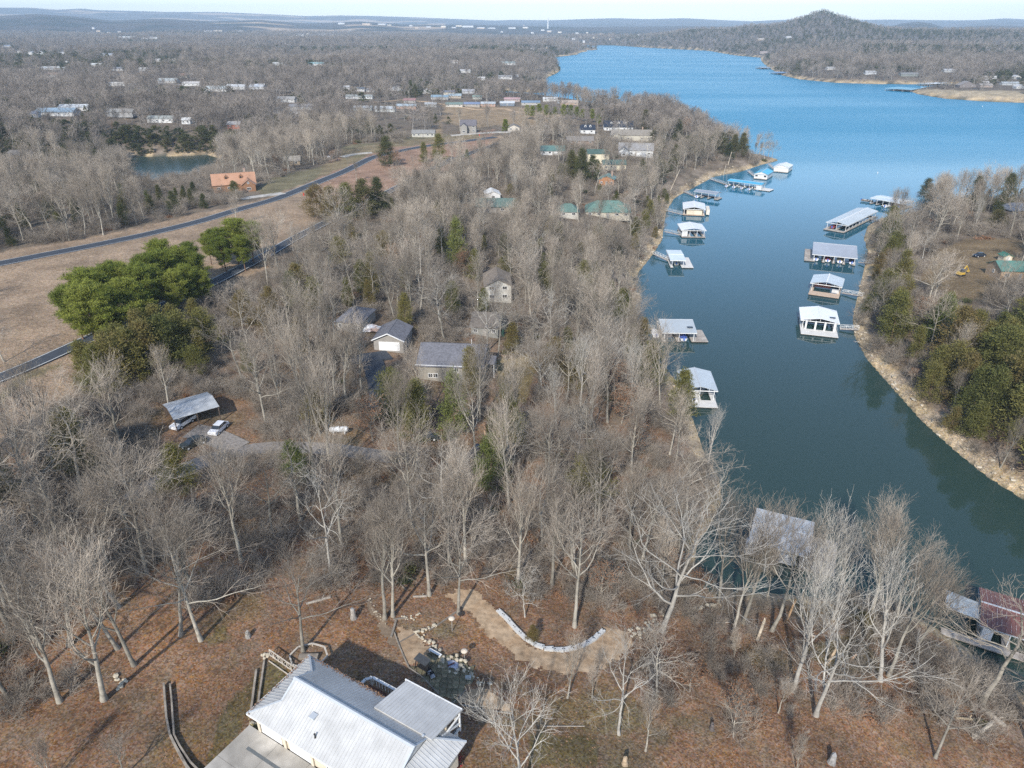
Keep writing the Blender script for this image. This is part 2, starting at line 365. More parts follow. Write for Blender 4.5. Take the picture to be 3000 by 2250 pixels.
def ground_mat():
    m = bpy.data.materials.new('ground_cover'); m.use_nodes = True; nt = m.node_tree; N = nt.nodes; L = nt.links
    b = N['Principled BSDF']; b.inputs['Roughness'].default_value = 0.95; b.inputs['Specular IOR Level'].default_value = 0.1
    at = N.new('ShaderNodeAttribute'); at.attribute_name = 'gcol'
    tc = N.new('ShaderNodeTexCoord')
    vo = N.new('ShaderNodeTexVoronoi'); vo.inputs['Scale'].default_value = 5.0; L.new(tc.outputs['Object'], vo.inputs['Vector'])
    n1 = N.new('ShaderNodeTexNoise'); n1.inputs['Scale'].default_value = 0.9; n1.inputs['Detail'].default_value = 8; n1.inputs['Roughness'].default_value = 0.7; L.new(tc.outputs['Object'], n1.inputs['Vector'])
    n3 = N.new('ShaderNodeTexNoise'); n3.inputs['Scale'].default_value = 0.12; n3.inputs['Detail'].default_value = 6; L.new(tc.outputs['Object'], n3.inputs['Vector'])
    hs = N.new('ShaderNodeHueSaturation')
    sep = N.new('ShaderNodeSeparateColor'); L.new(vo.outputs['Color'], sep.inputs[0])
    r1 = N.new('ShaderNodeMapRange'); r1.inputs[3].default_value = 0.60; r1.inputs[4].default_value = 1.45; L.new(sep.outputs[0], r1.inputs[0])
    r2 = N.new('ShaderNodeMapRange'); r2.inputs[1].default_value = 0.3; r2.inputs[2].default_value = 0.7; r2.inputs[3].default_value = 0.72; r2.inputs[4].default_value = 1.28; L.new(n1.outputs[0], r2.inputs[0])
    r3 = N.new('ShaderNodeMapRange'); r3.inputs[1].default_value = 0.35; r3.inputs[2].default_value = 0.65; r3.inputs[3].default_value = 0.8; r3.inputs[4].default_value = 1.2; L.new(n3.outputs[0], r3.inputs[0])
    m1 = N.new('ShaderNodeMath'); m1.operation = 'MULTIPLY'; L.new(r1.outputs[0], m1.inputs[0]); L.new(r2.outputs[0], m1.inputs[1])
    m2 = N.new('ShaderNodeMath'); m2.operation = 'MULTIPLY'; L.new(m1.outputs[0], m2.inputs[0]); L.new(r3.outputs[0], m2.inputs[1])
    r4 = N.new('ShaderNodeMapRange'); r4.inputs[3].default_value = 0.485; r4.inputs[4].default_value = 0.512; L.new(sep.outputs[1], r4.inputs[0])
    r5 = N.new('ShaderNodeMapRange'); r5.inputs[3].default_value = 0.75; r5.inputs[4].default_value = 1.25; L.new(sep.outputs[2], r5.inputs[0])
    L.new(at.outputs['Color'], hs.inputs['Color']); L.new(r4.outputs[0], hs.inputs['Hue']); L.new(m2.outputs[0], hs.inputs['Value']); L.new(r5.outputs[0], hs.inputs['Saturation'])
    L.new(hs.outputs[0], b.inputs['Base Color'])
    bp = N.new('ShaderNodeBump'); bp.inputs['Strength'].default_value = 0.6; bp.inputs['Distance'].default_value = 0.15
    L.new(n1.outputs[0], bp.inputs['Height']); L.new(bp.outputs[0], b.inputs['Normal'])
    return m
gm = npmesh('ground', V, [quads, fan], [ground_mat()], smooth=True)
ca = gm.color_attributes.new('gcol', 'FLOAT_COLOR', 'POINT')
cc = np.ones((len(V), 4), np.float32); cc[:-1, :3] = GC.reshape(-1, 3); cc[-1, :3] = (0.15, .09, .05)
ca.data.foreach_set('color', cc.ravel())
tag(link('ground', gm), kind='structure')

# ---- water
def water_mat():
    m = bpy.data.materials.new('lake_water'); m.use_nodes = True; nt = m.node_tree; N = nt.nodes; L = nt.links
    b = N['Principled BSDF']; b.inputs['IOR'].default_value = 1.333
    ge = N.new('ShaderNodeNewGeometry'); sx = N.new('ShaderNodeSeparateXYZ'); L.new(ge.outputs['Position'], sx.inputs[0])
    mp = N.new('ShaderNodeMapping'); mp.inputs['Scale'].default_value = (0.0022, 0.009, 1); mp.inputs['Rotation'].default_value = (0, 0, 0.12); L.new(ge.outputs['Position'], mp.inputs[0])
    n0 = N.new('ShaderNodeTexNoise'); n0.inputs['Scale'].default_value = 1.0; n0.inputs['Detail'].default_value = 6; L.new(mp.outputs[0], n0.inputs['Vector'])
    wx = N.new('ShaderNodeMapRange'); wx.inputs[1].default_value = 330; wx.inputs[2].default_value = 640; wx.interpolation_type = 'SMOOTHSTEP'; L.new(sx.outputs[1], wx.inputs[0])   # open lake is wind-ruffled, the cove is sheltered
    sl_ = N.new('ShaderNodeMapRange'); sl_.inputs[1].default_value = 0.35; sl_.inputs[2].default_value = 0.7; sl_.inputs[3].default_value = 0.82; sl_.inputs[4].default_value = 1.12; L.new(n0.outputs[0], sl_.inputs[0])
    ex = N.new('ShaderNodeMath'); ex.operation = 'MULTIPLY'; L.new(wx.outputs[0], ex.inputs[0]); L.new(sl_.outputs[0], ex.inputs[1])
    rr = N.new('ShaderNodeMapRange'); rr.inputs[3].default_value = 0.02; rr.inputs[4].default_value = 0.40; L.new(ex.outputs[0], rr.inputs[0]); L.new(rr.outputs[0], b.inputs['Roughness'])
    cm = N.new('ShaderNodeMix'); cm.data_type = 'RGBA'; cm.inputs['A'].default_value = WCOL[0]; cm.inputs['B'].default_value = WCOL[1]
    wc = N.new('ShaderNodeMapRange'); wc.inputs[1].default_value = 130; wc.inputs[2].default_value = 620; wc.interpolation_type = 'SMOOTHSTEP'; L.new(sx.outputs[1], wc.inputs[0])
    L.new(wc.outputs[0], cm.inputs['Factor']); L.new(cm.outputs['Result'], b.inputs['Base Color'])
    n1 = N.new('ShaderNodeTexNoise'); n1.inputs['Scale'].default_value = 1.6; n1.inputs['Detail'].default_value = 3; L.new(ge.outputs['Position'], n1.inputs['Vector'])
    bp = N.new('ShaderNodeBump'); bp.inputs['Distance'].default_value = 0.05
    rs = N.new('ShaderNodeMapRange'); rs.inputs[3].default_value = 0.04; rs.inputs[4].default_value = 0.35; L.new(wx.outputs[0], rs.inputs[0]); L.new(rs.outputs[0], bp.inputs['Strength'])
    L.new(n1.outputs[0], bp.inputs['Height']); L.new(bp.outputs[0], b.inputs['Normal'])
    return m
WCOL = [(0.026, 0.050, 0.043, 1), (0.004, 0.185, 0.315, 1)]     # green cove water, open lake bluer, its sky reflection put into the colour
k = np.arange(96) * 2 * math.pi / 96
wv_ = np.stack([24500 * np.cos(k), 24500 * np.sin(k), np.zeros(96)], 1)
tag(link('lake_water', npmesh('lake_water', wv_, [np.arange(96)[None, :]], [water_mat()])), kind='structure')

WCOL[1] = WCOL[0]; pw_ = np.array(PL([(340,430),(700,430),(700,560),(340,560)])); pw_ = np.column_stack([pw_, np.full(4, .03)])
tag(link('pond_water', npmesh('pond_water', pw_, [np.arange(4)[None, :]], [water_mat()])), kind='structure')
# ---- roads, drives, paths
def ribbon(name, pxs, width, m, lift=0.06, kind='structure', world=None, n=None, cross=3):
    pts = world or [G(x, y) for x, y in pxs]
    p = np.array([[q[0], q[1]] for q in pts]); s = np.concatenate([[0], np.cumsum(np.hypot(*np.diff(p, axis=0).T))])
    n = n or max(8, int(s[-1] / max(2.5, width * 0.6)))
    # smooth resample
    ss = np.linspace(0, s[-1], n); q = np.stack([np.interp(ss, s, p[:, 0]), np.interp(ss, s, p[:, 1])], 1)
    for _ in range(max(2, n // 14)): q[1:-1] = q[1:-1] * 0.5 + (q[:-2] + q[2:]) * 0.25
    d = np.gradient(q, axis=0); d /= np.linalg.norm(d, axis=1)[:, None]; nn = np.stack([-d[:, 1], d[:, 0]], 1)
    offs = np.linspace(-width / 2, width / 2, cross)
    vs = []
    for o in offs:
        c = q + nn * o; z = HZ(c[:, 0], c[:, 1]) + lift; vs.append(np.column_stack([c, z]))
    vs = np.array(vs)                      # cross,n,3
    zm = vs[:, :, 2].max(0); vs[:, :, 2] = zm[None]     # level across
    low = vs[[0, -1]].copy(); low[:, :, 2] -= 0.5 + lift
    allv = np.vstack([vs.reshape(-1, 3), low.reshape(-1, 3)])
    ix = np.arange(cross * n).reshape(cross, n)
    f = np.stack([ix[:-1, :-1], ix[:-1, 1:], ix[1:, 1:], ix[1:, :-1]], -1).reshape(-1, 4)[:, ::-1]
    l0 = cross * n + np.arange(n); l1 = l0 + n
    f2 = np.stack([ix[0, :-1], ix[0, 1:], l0[1:], l0[:-1]], -1); f3 = np.stack([ix[-1, 1:], ix[-1, :-1], l1[:-1], l1[1:]], -1)
    o = link(name, npmesh(name, allv, [f, f2, f3], [m], smooth=False))
    if kind: o['kind'] = kind
    return o, vs
def patch(name, poly, m, cell=0.4, lift=0.05, kind='structure', world=None, rag=0.5):
    w = np.array([[*G(x, y)[:2]] for x, y in poly]) if world is None else np.array(world, float)
    x0, y0 = w.min(0) - cell; x1, y1 = w.max(0) + cell
    nx = int((x1 - x0) / cell) + 1; ny = int((y1 - y0) / cell) + 1
    X, Y = np.meshgrid(x0 + np.arange(nx) * cell, y0 + np.arange(ny) * cell, indexing='ij')
    cx, cy = X[:-1, :-1] + cell / 2, Y[:-1, :-1] + cell / 2
    ins = inpoly(cx + (vnoise(cx * 1.3, cy * 1.3, 3) - .5) * rag * 2, cy + (vnoise(cx * 1.3, cy * 1.3, 8) - .5) * rag * 2, w)
    X = X + (vnoise(X * 9, Y * 9, 1) - .5) * cell * 0.6; Y = Y + (vnoise(X * 9, Y * 9, 2) - .5) * cell * .6
    Z = HZ(X, Y) + lift
    ix = np.arange(nx * ny).reshape(nx, ny)
    f = np.stack([ix[:-1, :-1], ix[1:, :-1], ix[1:, 1:], ix[:-1, 1:]], -1)[ins]
    used = np.unique(f); mp_ = np.zeros(nx * ny, int); mp_[used] = np.arange(len(used))
    o = link(name, npmesh(name, np.stack([X, Y, Z], -1).reshape(-1, 3)[used], [mp_[f]], [m], smooth=True))
    if kind: o['kind'] = kind
    return o
ASPH = mat('asphalt', (0.050, 0.058, 0.070), 0.9, 0.12, 0.4, bump=0.2)
EDGE = mat('road_edge_paint', (0.55, 0.55, 0.52), 0.7, 0.15, 2)
GRAV = mat('grey_gravel', (0.24, 0.215, 0.19), 0.95, 0.3, 2.0, bump=0.5)
TANG = mat('tan_gravel', (0.47, 0.34, 0.215), 0.95, 0.28, 1.2, bump=0.6, hue=(0.38, 0.26, 0.155))
CONC = mat('pale_concrete', (0.47, 0.435, 0.38), 0.9, 0.16, 0.5, bump=0.15, hue=(0.31, 0.285, 0.245))
def road(name, pxs, width, edges=True):
    o, vs = ribbon(name, pxs, width, ASPH, lift=0.12)
    if edges:
        for k in (0, -1):
            c = vs[k]; other = vs[-1 if k == 0 else 0]; inn = (other - c); inn /= np.linalg.norm(inn, axis=1)[:, None]
            a = c + inn * 0.15; b_ = c + inn * 0.40; a[:, 2] += 0.006; b_[:, 2] += 0.006
            n = len(a); vv = np.vstack([a, b_]); i = np.arange(n)
            f = np.stack([i[:-1], i[1:], i[1:] + n, i[:-1] + n], -1)
            if k == 0: f = f
            e = link('edge_line', npmesh('edge_line', vv, [f], [EDGE]), o)
    return o
road('road', [(-420,858),(-200,815),(0,772),(150,744),(300,714),(450,683),(600,645),(750,602),(850,566),(950,528),(1040,488),(1090,462),(1160,444),(1250,428),(1350,415),(1450,402)], 6.2)
road('road', [(-300,1225),(-120,1160),(0,1110),(100,1070),(210,1018),(310,972),(430,920),(560,860),(680,800),(775,752),(880,690),(980,640),(1080,590),(1180,542),(1250,505),(1320,470),(1400,440),(1470,420)], 4.6)
ribbon('gravel_drive', [(1230,1350),(1100,1335),(1000,1318),(880,1310),(760,1312),(690,1325),(620,1345),(540,1375),(440,1420),(380,1470)], 4.0, GRAV)
ribbon('gravel_drive', [(700,1315),(650,1290),(600,1270),(560,1262)], 5.0, GRAV)
ribbon('asphalt_drive', [(1085,1045),(1098,1080),(1112,1120),(1118,1165),(1105,1205)], 5.0, ASPH)
ribbon('asphalt_drive', [(1140,1040),(1070,1050),(1000,1055)], 5.0, ASPH)
ribbon('concrete_drive', [(700,585),(760,575),(800,571),(830,566)], 5, CONC, lift=.16)
ribbon('concrete_drive', [(1000,462),(1040,452),(1090,448)], 5, CONC, lift=.16)
ribbon('concrete_drive', [(1320,398),(1400,392),(1450,388),(1540,385)], 6, CONC, lift=.2)
ribbon('gravel_track', [(1090,300),(1180,292),(1300,306),(1400,322),(1480,318),(1550,335)], 5, TANG, lift=.2)
ribbon('gravel_track', [(820,312),(850,322),(880,335),(930,345),(990,345)], 7, CONC, lift=.3)
ribbon('gravel_track', [(100,160),(170,172),(230,178)], 7, TANG, lift=.4)
ribbon('gravel_track', [(250,248),(400,243),(600,255),(780,262),(860,268)], 6, GRAV, lift=.4)
# ------------------------------------------------------------------ trees
def unit(v): return v / np.maximum(np.linalg.norm(v, axis=-1, keepdims=True), 1e-9)
def polyl(start, d, L, nseg, trop, wob, rng, curl=None):
    B = len(start); pts = np.zeros((B, nseg + 1, 3)); pts[:, 0] = start; d = unit(d)
    for i in range(nseg):
        d = unit(d + rng.normal(0, wob, (B, 3)) + np.array([0, 0, trop]))
        pts[:, i + 1] = pts[:, i] + d * (L / nseg)[:, None]
    return pts
def sprout(pts, rad, k, t0, t1, a0, a1, L0, L1, nseg, trop, wob, rng, shape=None, rf=0.6, rend=0.25):
    B, n, _ = pts.shape; par = np.repeat(np.arange(B), k); M = len(par)
    t = (np.tile((np.arange(k) + 0.5) / k, B) + rng.uniform(-.5, .5, M) / k) * (t1 - t0) + t0
    f = t * (n - 1); i = np.minimum(f.astype(int), n - 2); u = (f - i)[:, None]
    pos = pts[par, i] * (1 - u) + pts[par, i + 1] * u; tan = unit(pts[par, i + 1] - pts[par, i])
    r = rad[par, i] * (1 - u[:, 0]) + rad[par, i + 1] * u[:, 0]
    # spread around the parent with a golden angle
    ref = np.where(np.abs(tan[:, 2:3]) > 0.9, [[1., 0, 0]], [[0, 0, 1.]]); x = unit(np.cross(tan, ref)); y = np.cross(tan, x)
    th = np.tile(np.arange(k) * 2.4, B) + np.repeat(rng.uniform(0, 6.28, B), k) + rng.normal(0, .3, M)
    perp = x * np.cos(th)[:, None] + y * np.sin(th)[:, None]
    a = rng.uniform(a0, a1, M)[:, None]
    d = tan * np.cos(a) + perp * np.sin(a)
    L = rng.uniform(L0, L1, M) * (shape(t) if shape else 1.0)
    p = polyl(pos, d, L, nseg, trop, wob, rng)
    rs = np.maximum(r * rf, 0.006); rr = rs[:, None] * np.linspace(1, rend, nseg + 1)[None]
    return p, rr
def tubes(pts, rad, s):
    B, n, _ = pts.shape
    tan = np.gradient(pts, axis=1); tan = unit(tan)
    ref = np.where(np.abs(tan[:, :1, 2:3]) > 0.9, [[[1., 0, 0]]], [[[0, 0, 1.]]])
    x = unit(np.cross(tan, np.broadcast_to(ref, tan.shape))); y = np.cross(tan, x)
    a = 2 * np.pi * np.arange(s) / s
    v = pts[:, :, None] + rad[:, :, None, None] * (x[:, :, None] * np.cos(a)[:, None] + y[:, :, None] * np.sin(a)[:, None])
    ix = np.arange(B * n * s).reshape(B, n, s); j = np.roll(ix, -1, 2)
    f = np.stack([ix[:, :-1], j[:, :-1], j[:, 1:], ix[:, 1:]], -1).reshape(-1, 4)
    return v.reshape(-1, 3), f
def join(parts):
    vs = []; fs = {}; n = 0; ms = {}
    for v, f, *m in parts:
        vs.append(v); fs.setdefault(f.shape[1], []).append(f + n); ms.setdefault(f.shape[1], []).append(np.full(len(f), m[0] if m else 0)); n += len(v)
    ks = sorted(fs); return np.vstack(vs), [np.vstack(fs[k]) for k in ks], np.concatenate([np.concatenate(ms[k]) for k in ks])
def barkmat(name, c, c2, objvar=0.22):
    return mat(name, c, 0.9, 0.22, 1.2, hue=c2, spec=0.15, objvar=objvar)
BARK = barkmat('grey_bark', (0.335, 0.305, 0.25), (0.24, 0.22, 0.18), 0.35)
TWIG = barkmat('twig_bark', (0.325, 0.280, 0.225), (0.245, 0.205, 0.162), 0.38)
TWIGF = barkmat('far_twig_bark', (0.250, 0.216, 0.182), (0.195, 0.166, 0.140), 0.35)
BARKF = barkmat('far_bark', (0.24, 0.22, 0.195), (0.19, 0.175, 0.155), 0.3)
PALE = barkmat('pale_bark', (0.41, 0.385, 0.335), (0.33, 0.305, 0.265), 0.12)
PINEB = barkmat('pine_bark', (0.17, 0.105, 0.07), (0.11, 0.08, 0.06))
CEDL = leafmat('cedar_leaf', [(0.120, 0.132, 0.042), (0.185, 0.182, 0.055), (0.225, 0.200, 0.066), (0.210, 0.148, 0.064)], 0.4)
CEDG = leafmat('bright_evergreen_leaf', [(0.110, 0.138, 0.040), (0.165, 0.190, 0.055), (0.215, 0.230, 0.072)], 0.35)
CEDD = leafmat('dark_cedar_leaf', [(0.060, 0.073, 0.032), (0.098, 0.106, 0.040), (0.130, 0.122, 0.048)], 0.3)
PINEL = leafmat('pine_needle', [(0.120, 0.155, 0.028), (0.200, 0.228, 0.040), (0.265, 0.280, 0.056)], 0.35, 0.4)
OAKL = leafmat('dead_oak_leaf', [(0.20, 0.105, 0.055), (0.29, 0.155, 0.085), (0.33, 0.20, 0.12)], 0.25)
def bare_tree(seed, H=18.0, style='oak', dens=1.0, cb=0.42, spread=1.0, lod=0):
    "returns (trunk parts, crown parts)"
    g = np.random.default_rng(seed)
    n = 9; lean = g.normal(0, 0.05, 2)
    trunk = polyl(np.array([[0, 0, -0.4]]), np.array([[lean[0], lean[1], 1.0]]), np.array([H * 0.86]), n, 0.15, 0.05 if style != 'gnarl' else 0.13, g)
    tr = np.linspace(1, 0.18, n + 1)[None] * H * 0.0150; tr[:, 0] *= 1.45
    up = {'oak': 0.10, 'vase': 0.22, 'gnarl': 0.03, 'pole': 0.16}[style]
    wob = {'oak': 0.14, 'vase': 0.07, 'gnarl': 0.27, 'pole': 0.1}[style]
    a0, a1 = {'oak': (0.6, 1.15), 'vase': (0.3, 0.65), 'gnarl': (0.7, 1.25), 'pole': (0.5, 0.9)}[style]
    wid = {'oak': 0.40, 'vase': 0.42, 'gnarl': 0.42, 'pole': 0.22}[style] * spread
    k1 = {'oak': 13, 'vase': 11, 'gnarl': 10, 'pole': 11}[style]
    sh = lambda t: 1.15 - 0.75 * (t - cb) / (1 - cb)
    l1, r1 = sprout(trunk, tr, k1, cb, 0.98, a0, a1, H * wid * 0.9, H * wid * 1.25, 8, up, wob, g, sh, rf=0.66, rend=0.14)
    k2, k3, k4 = [(6, 5, 3), (6, 5, 2), (5, 4, 0)][lod]
    k4 = int(round(k4 * dens))
    l2, r2 = sprout(l1, r1, k2, 0.2, 1.0, 0.35, 0.8, H * 0.13, H * 0.24, 6, up * 0.8, wob * 1.1, g, rf=0.62, rend=0.25)
    l3, r3 = sprout(l2, r2, k3, 0.15, 1.0, 0.35, 0.8, H * 0.06, H * 0.115, 3, up * 0.6, wob, g, rf=0.62, rend=0.4)
    r3 = np.maximum(r3, [0.011, 0.018, 0.035][lod]); r2 = np.maximum(r2, [0.016, 0.024, 0.045][lod])
    T = [tubes(trunk, tr, 8), tubes(l1, r1, 5)] if lod < 2 else [tubes(trunk, tr, 4), tubes(l1, np.maximum(r1, .05), 3)]
    Cn = [tubes(l2, r2, 3), tubes(l3, r3, 3)]
    if k4:
        l4, r4 = sprout(l3, r3, k4, 0.15, 1.0, 0.35, 0.8, H * 0.035, H * 0.065, 2, 0.08, wob, g, rf=0.6, rend=0.45)
        r4 = np.maximum(r4, [0.0085, 0.014, 0.03][lod]); Cn.append(tubes(l4, r4, 3))
    tips = l3[:, -1]
    return T, Cn, tips
def cards(c, size, g, out=None, asp=0.5, flat=0.6):
    "small quads round points c; out = preferred direction"
    N_ = len(c); d = unit(g.normal(0, 1, (N_, 3)) + (out * 1.4 if out is not None else 0))
    u = unit(np.cross(d, g.normal(0, 1, (N_, 3)))); s = size * g.uniform(0.6, 1.4, (N_, 1))
    v = np.stack([c - u * s * asp * .5, c + u * s * asp * .5, c + d * s + u * s * asp * .35, c + d * s - u * s * asp * .35], 1)
    f = np.arange(N_ * 4).reshape(N_, 4); return v.reshape(-1, 3), f
def cedar(seed, H=9.0, wid=0.22, n=8400, size=0.20, fat=0.0):
    g = np.random.default_rng(seed)
    trunk = polyl(np.array([[0, 0, -0.3]]), np.array([[0, 0, 1.0]]), np.array([H * 0.95]), 5, 0.1, 0.03, g); tr = np.linspace(1, 0.1, 6)[None] * H * 0.014
    # sprays grouped on boughs: bough ends lie on an uneven cone
    nb = max(24, n // 80); t = g.uniform(0.03, 1.0, nb) ** 0.9; th = g.uniform(0, 6.28, nb)
    prof = np.clip((1 - t) ** (0.62 - fat * .2), 0, 1) * np.clip(t * 7 + 0.45, 0, 1)
    lob = 1 + 0.22 * np.sin(th * 2 + seed) + 0.15 * np.sin(th * 3 + t * 9 + seed * 2) + g.normal(0, 0.27, nb)
    rb = prof * wid * H * lob; zb = H * (0.05 + 0.93 * t) + g.normal(0, .15, nb)
    base = np.stack([0.12 * rb * np.cos(th), 0.12 * rb * np.sin(th), zb - 0.35 * rb], 1)
    tip = np.stack([rb * np.cos(th), rb * np.sin(th), zb], 1)
    k = n // nb; w = g.uniform(0.25, 1.0, (nb, k, 1)) ** 0.6
    c = base[:, None] * (1 - w) + tip[:, None] * w + g.normal(0, 1, (nb, k, 3)) * (0.06 + 0.030 * H) * np.array([1, 1, .9])
    c = c.reshape(-1, 3); out = unit(np.repeat(tip - base, k, 0) * [1, 1, 1] + [0, 0, 0.5])
    return [tubes(trunk, tr, 5)], [cards(c, size, g, out, 0.38)]
def pine(seed, H=15.0, n=1.45, size=0.31):
    g = np.random.default_rng(seed)
    trunk = polyl(np.array([[0, 0, -0.3]]), np.array([[g.normal(0, .05), g.normal(0, .05), 1.0]]), np.array([H * 0.95]), 7, 0.1, 0.03, g); tr = np.linspace(1, 0.15, 8)[None] * H * 0.013
    l1, r1 = sprout(trunk, tr, 40, 0.27, 1.0, 0.8, 1.35, H * 0.20, H * 0.32, 5, 0.09, 0.12, g, lambda t: np.sqrt(np.clip(1.04 - t, 0.02, 1)) * 1.25 * np.clip((t - .1) * 2.5, .6, 1), rf=0.4, rend=0.3)
    l2, r2 = sprout(l1, r1, 6, 0.3, 1.0, 0.4, 0.9, H * 0.05, H * 0.085, 2, 0.12, 0.1, g, rf=0.5, rend=0.5)
    c = np.vstack([l2[:, -1], l2[:, 1], l1[:, -1], l1[:, -2]]); k = int(26 * n)
    cc_ = np.repeat(c, k, 0) + g.normal(0, 0.30, (len(c) * k, 3)) * [1, 1, .62]
    return [tubes(trunk, tr, 6), tubes(l1, r1, 4)], [cards(cc_, size, g, np.broadcast_to([0, 0, 0.9], cc_.shape), 0.22), tubes(l2, r2, 3)]
def mk(name, parts, m, smooth=True):
    v, f, mi = join(parts); return npmesh(name, v, f, [m] if not isinstance(m, list) else m, smooth, mi if isinstance(m, list) else None)
# prototypes: kind -> list of (trunk mesh, crown mesh, height)
PROTO = {}
def reg(kind, seed, **kw):
    fn = kw.pop('fn'); bark = kw.pop('bark'); leaf = kw.pop('leaf'); leaves = kw.pop('leaves', 0)
    r = fn(seed, **kw); T, Cn = r[0], r[1]
    if leaves:
        g = np.random.default_rng(seed); tp = r[2]; tp = tp[g.uniform(0, 1, len(tp)) < leaves]
        c = np.repeat(tp, 5, 0) + g.normal(0, .25, (len(tp) * 5, 3))
        v, f = cards(c, 0.17, g, None, 0.8); Cn = [(a, b, 0) for a, b in Cn] + [(v, f, 1)]; leaf = [leaf, OAKL]
    PROTO.setdefault(kind, []).append((mk(kind + '_trunk', T, bark), mk(kind + '_crown', Cn, leaf, False), kw.get('H', {bare_tree: 18, cedar: 9, pine: 15}[fn])))
for s_, st, sp, cbb in ((1, 'oak', 1.0, .40), (2, 'vase', 1.0, .38), (3, 'oak', 1.15, .46), (4, 'pole', 1.0, .36), (5, 'vase', .8, .48), (6, 'gnarl', 1.0, .42)):
    reg('bare', s_, fn=bare_tree, bark=BARK, leaf=TWIG, H=18.0, style=st, spread=sp, cb=cbb)
reg('pale', 11, fn=bare_tree, bark=PALE, leaf=PALE, H=18.0, style='vase', spread=1.05, cb=.36, dens=.3)
reg('pale', 12, fn=bare_tree, bark=PALE, leaf=PALE, H=18.0, style='gnarl', spread=1.0, cb=.38, dens=.3)
reg('pale', 14, fn=bare_tree, bark=PALE, leaf=PALE, H=18.0, style='oak', spread=1.25, cb=.34, dens=.35)
reg('leafy', 21, fn=bare_tree, bark=BARK, leaf=TWIG, H=9.0, style='oak', spread=1.2, cb=.25, dens=.4, leaves=.55, lod=1)
reg('leafy', 22, fn=bare_tree, bark=BARK, leaf=TWIG, H=9.0, style='oak', spread=1.0, cb=.2, dens=.4, leaves=.85, lod=1)
reg('shrub', 25, fn=bare_tree, bark=BARK, leaf=TWIG, H=7.0, style='vase', spread=1.5, cb=.12, dens=1.0)
for s_, w_, f_ in ((31, .20, 0), (32, .25, .5), (33, .30, 1), (34, .23, .3)): reg('cedar', s_, fn=cedar, bark=PINEB, leaf=CEDL, H=9.0, wid=w_, fat=f_)
reg('green', 36, fn=cedar, bark=PINEB, leaf=CEDG, H=9.0, wid=.22); reg('green', 37, fn=cedar, bark=PINEB, leaf=CEDG, H=9.0, wid=.27, fat=.6)
reg('dark', 38, fn=cedar, bark=PINEB, leaf=CEDD, H=9.0, wid=.22); reg('dark', 39, fn=cedar, bark=PINEB, leaf=CEDD, H=9.0, wid=.26, fat=.5)
for s_ in (41, 42, 43): reg('pine', s_, fn=pine, bark=PINEB, leaf=PINEL)
BOOST = dict(bare=1.3, pale=1.3, leafy=1.15, shrub=1.15, cedar=1.12, green=1.05, dark=1.05, pine=1.3)
NAMES = {'bare': ('bare_tree', 'tree'), 'pale': ('bare_tree', 'tree'), 'leafy': ('oak_tree', 'tree'), 'shrub': ('bare_shrub', 'shrub'), 'cedar': ('cedar_tree', 'tree'),
         'green': ('evergreen_tree', 'tree'), 'dark': ('cedar_tree', 'tree'), 'pine': ('pine_tree', 'tree')}
def plant(kind, x, y, H, label, group=None, v=None, rz=None, lean=None, cat=None, wide=1.0):
    protos = PROTO[kind]; v = int(RNG.integers(len(protos))) if v is None else v % len(protos)
    tm, cm_, h0 = protos[v]; nm, ct = NAMES[kind]; s = H / h0
    H *= BOOST[kind]
    o = thing(nm, label, cat or ct, (x, y, float(HZ(x, y)) - 0.05), RNG.uniform(0, 6.28) if rz is None else rz, group)
    o.scale = (s * wide, s * wide, s)
    if lean: o.rotation_euler = (lean[0], lean[1], 0 if rz is None else rz)
    link('trunk', tm, o); link('crown', cm_, o)
    return o
HERO = []       # pixel spots already taken
PROT = []
def prot(x0, y0, x1, y1, dep, p): PROT.append((x0, y0, x1, y1, dep, p))
def hero(kind, px, py, H, label, v=None, rz=None, lean=None, group=None, wide=1.0):
    g = G(px, py); dd = mpp(g); hp = H * BOOST[kind] / dd * .8; hw = (.2 if kind in ('cedar', 'green', 'dark', 'pine') else .13) * H * wide / dd
    if py < 1700: prot(px - hw, py - hp, px + hw, py - hp * .2, dd * FOC, .9 if kind in ('dark', 'pine') or py < 1000 else .62 if kind in ('cedar', 'green') else .4)
    HERO.append((g[0], g[1], 3.0)); return plant(kind, g[0], g[1], H, label, group, v, rz, lean, wide=wide)
# ---- trees one can point to
hero('bare', 1343, 1799, 17, 'tall grey tree at the corner of the sandy terrace, behind the mushroom shaped lamp', 0, 1)
hero('bare', 1127, 1813, 19, 'grey tree growing at the left end of the stone edged garden bed above the patio', 4, 2)
hero('bare', 1151, 1805, 18, 'grey tree close beside another trunk at the top of the log edging above the patio', 1, 0.5)
hero('bare', 1258, 1745, 19, 'grey tree standing beside the fallen pale log uphill of the garden lamp', 0, 2.5)
hero('bare', 1518, 1713, 20, 'tall vase shaped grey tree behind the left arm of the curved block wall', 1, 0)
hero('bare', 1617, 1711, 20, 'slim upright vase shaped tree behind the middle of the curved block wall', 4, 1)
hero('pale', 1538, 1808, 8, 'short pale crooked sapling just outside the left arm of the curved block wall', 1, 1)
hero('bare', 1683, 1838, 20, 'thick trunked leaning grey tree inside the bowl of the curved block wall', 2, 2.4)
hero('leafy', 1766, 1763, 7, 'small tree keeping brown leaves behind the right arm of the curved block wall', 0, 1)
hero('pale', 1938, 1848, 23, 'big spreading pale barked oak right of the curved block wall, widest crown on the slope', 2, 0.6, wide=1.25)
hero('pale', 1814, 2152, 16, 'slender crooked white barked tree in the leaf litter right of the curved block wall', 1, 2.2, wide=.8)
hero('bare', 1662, 2045, 9, 'thin grey sapling in front of the lowest point of the curved block wall', 1, 2)
hero('bare', 1735, 2045, 6, 'low thin sapling between the curved block wall and the white barked tree', 3, 2)
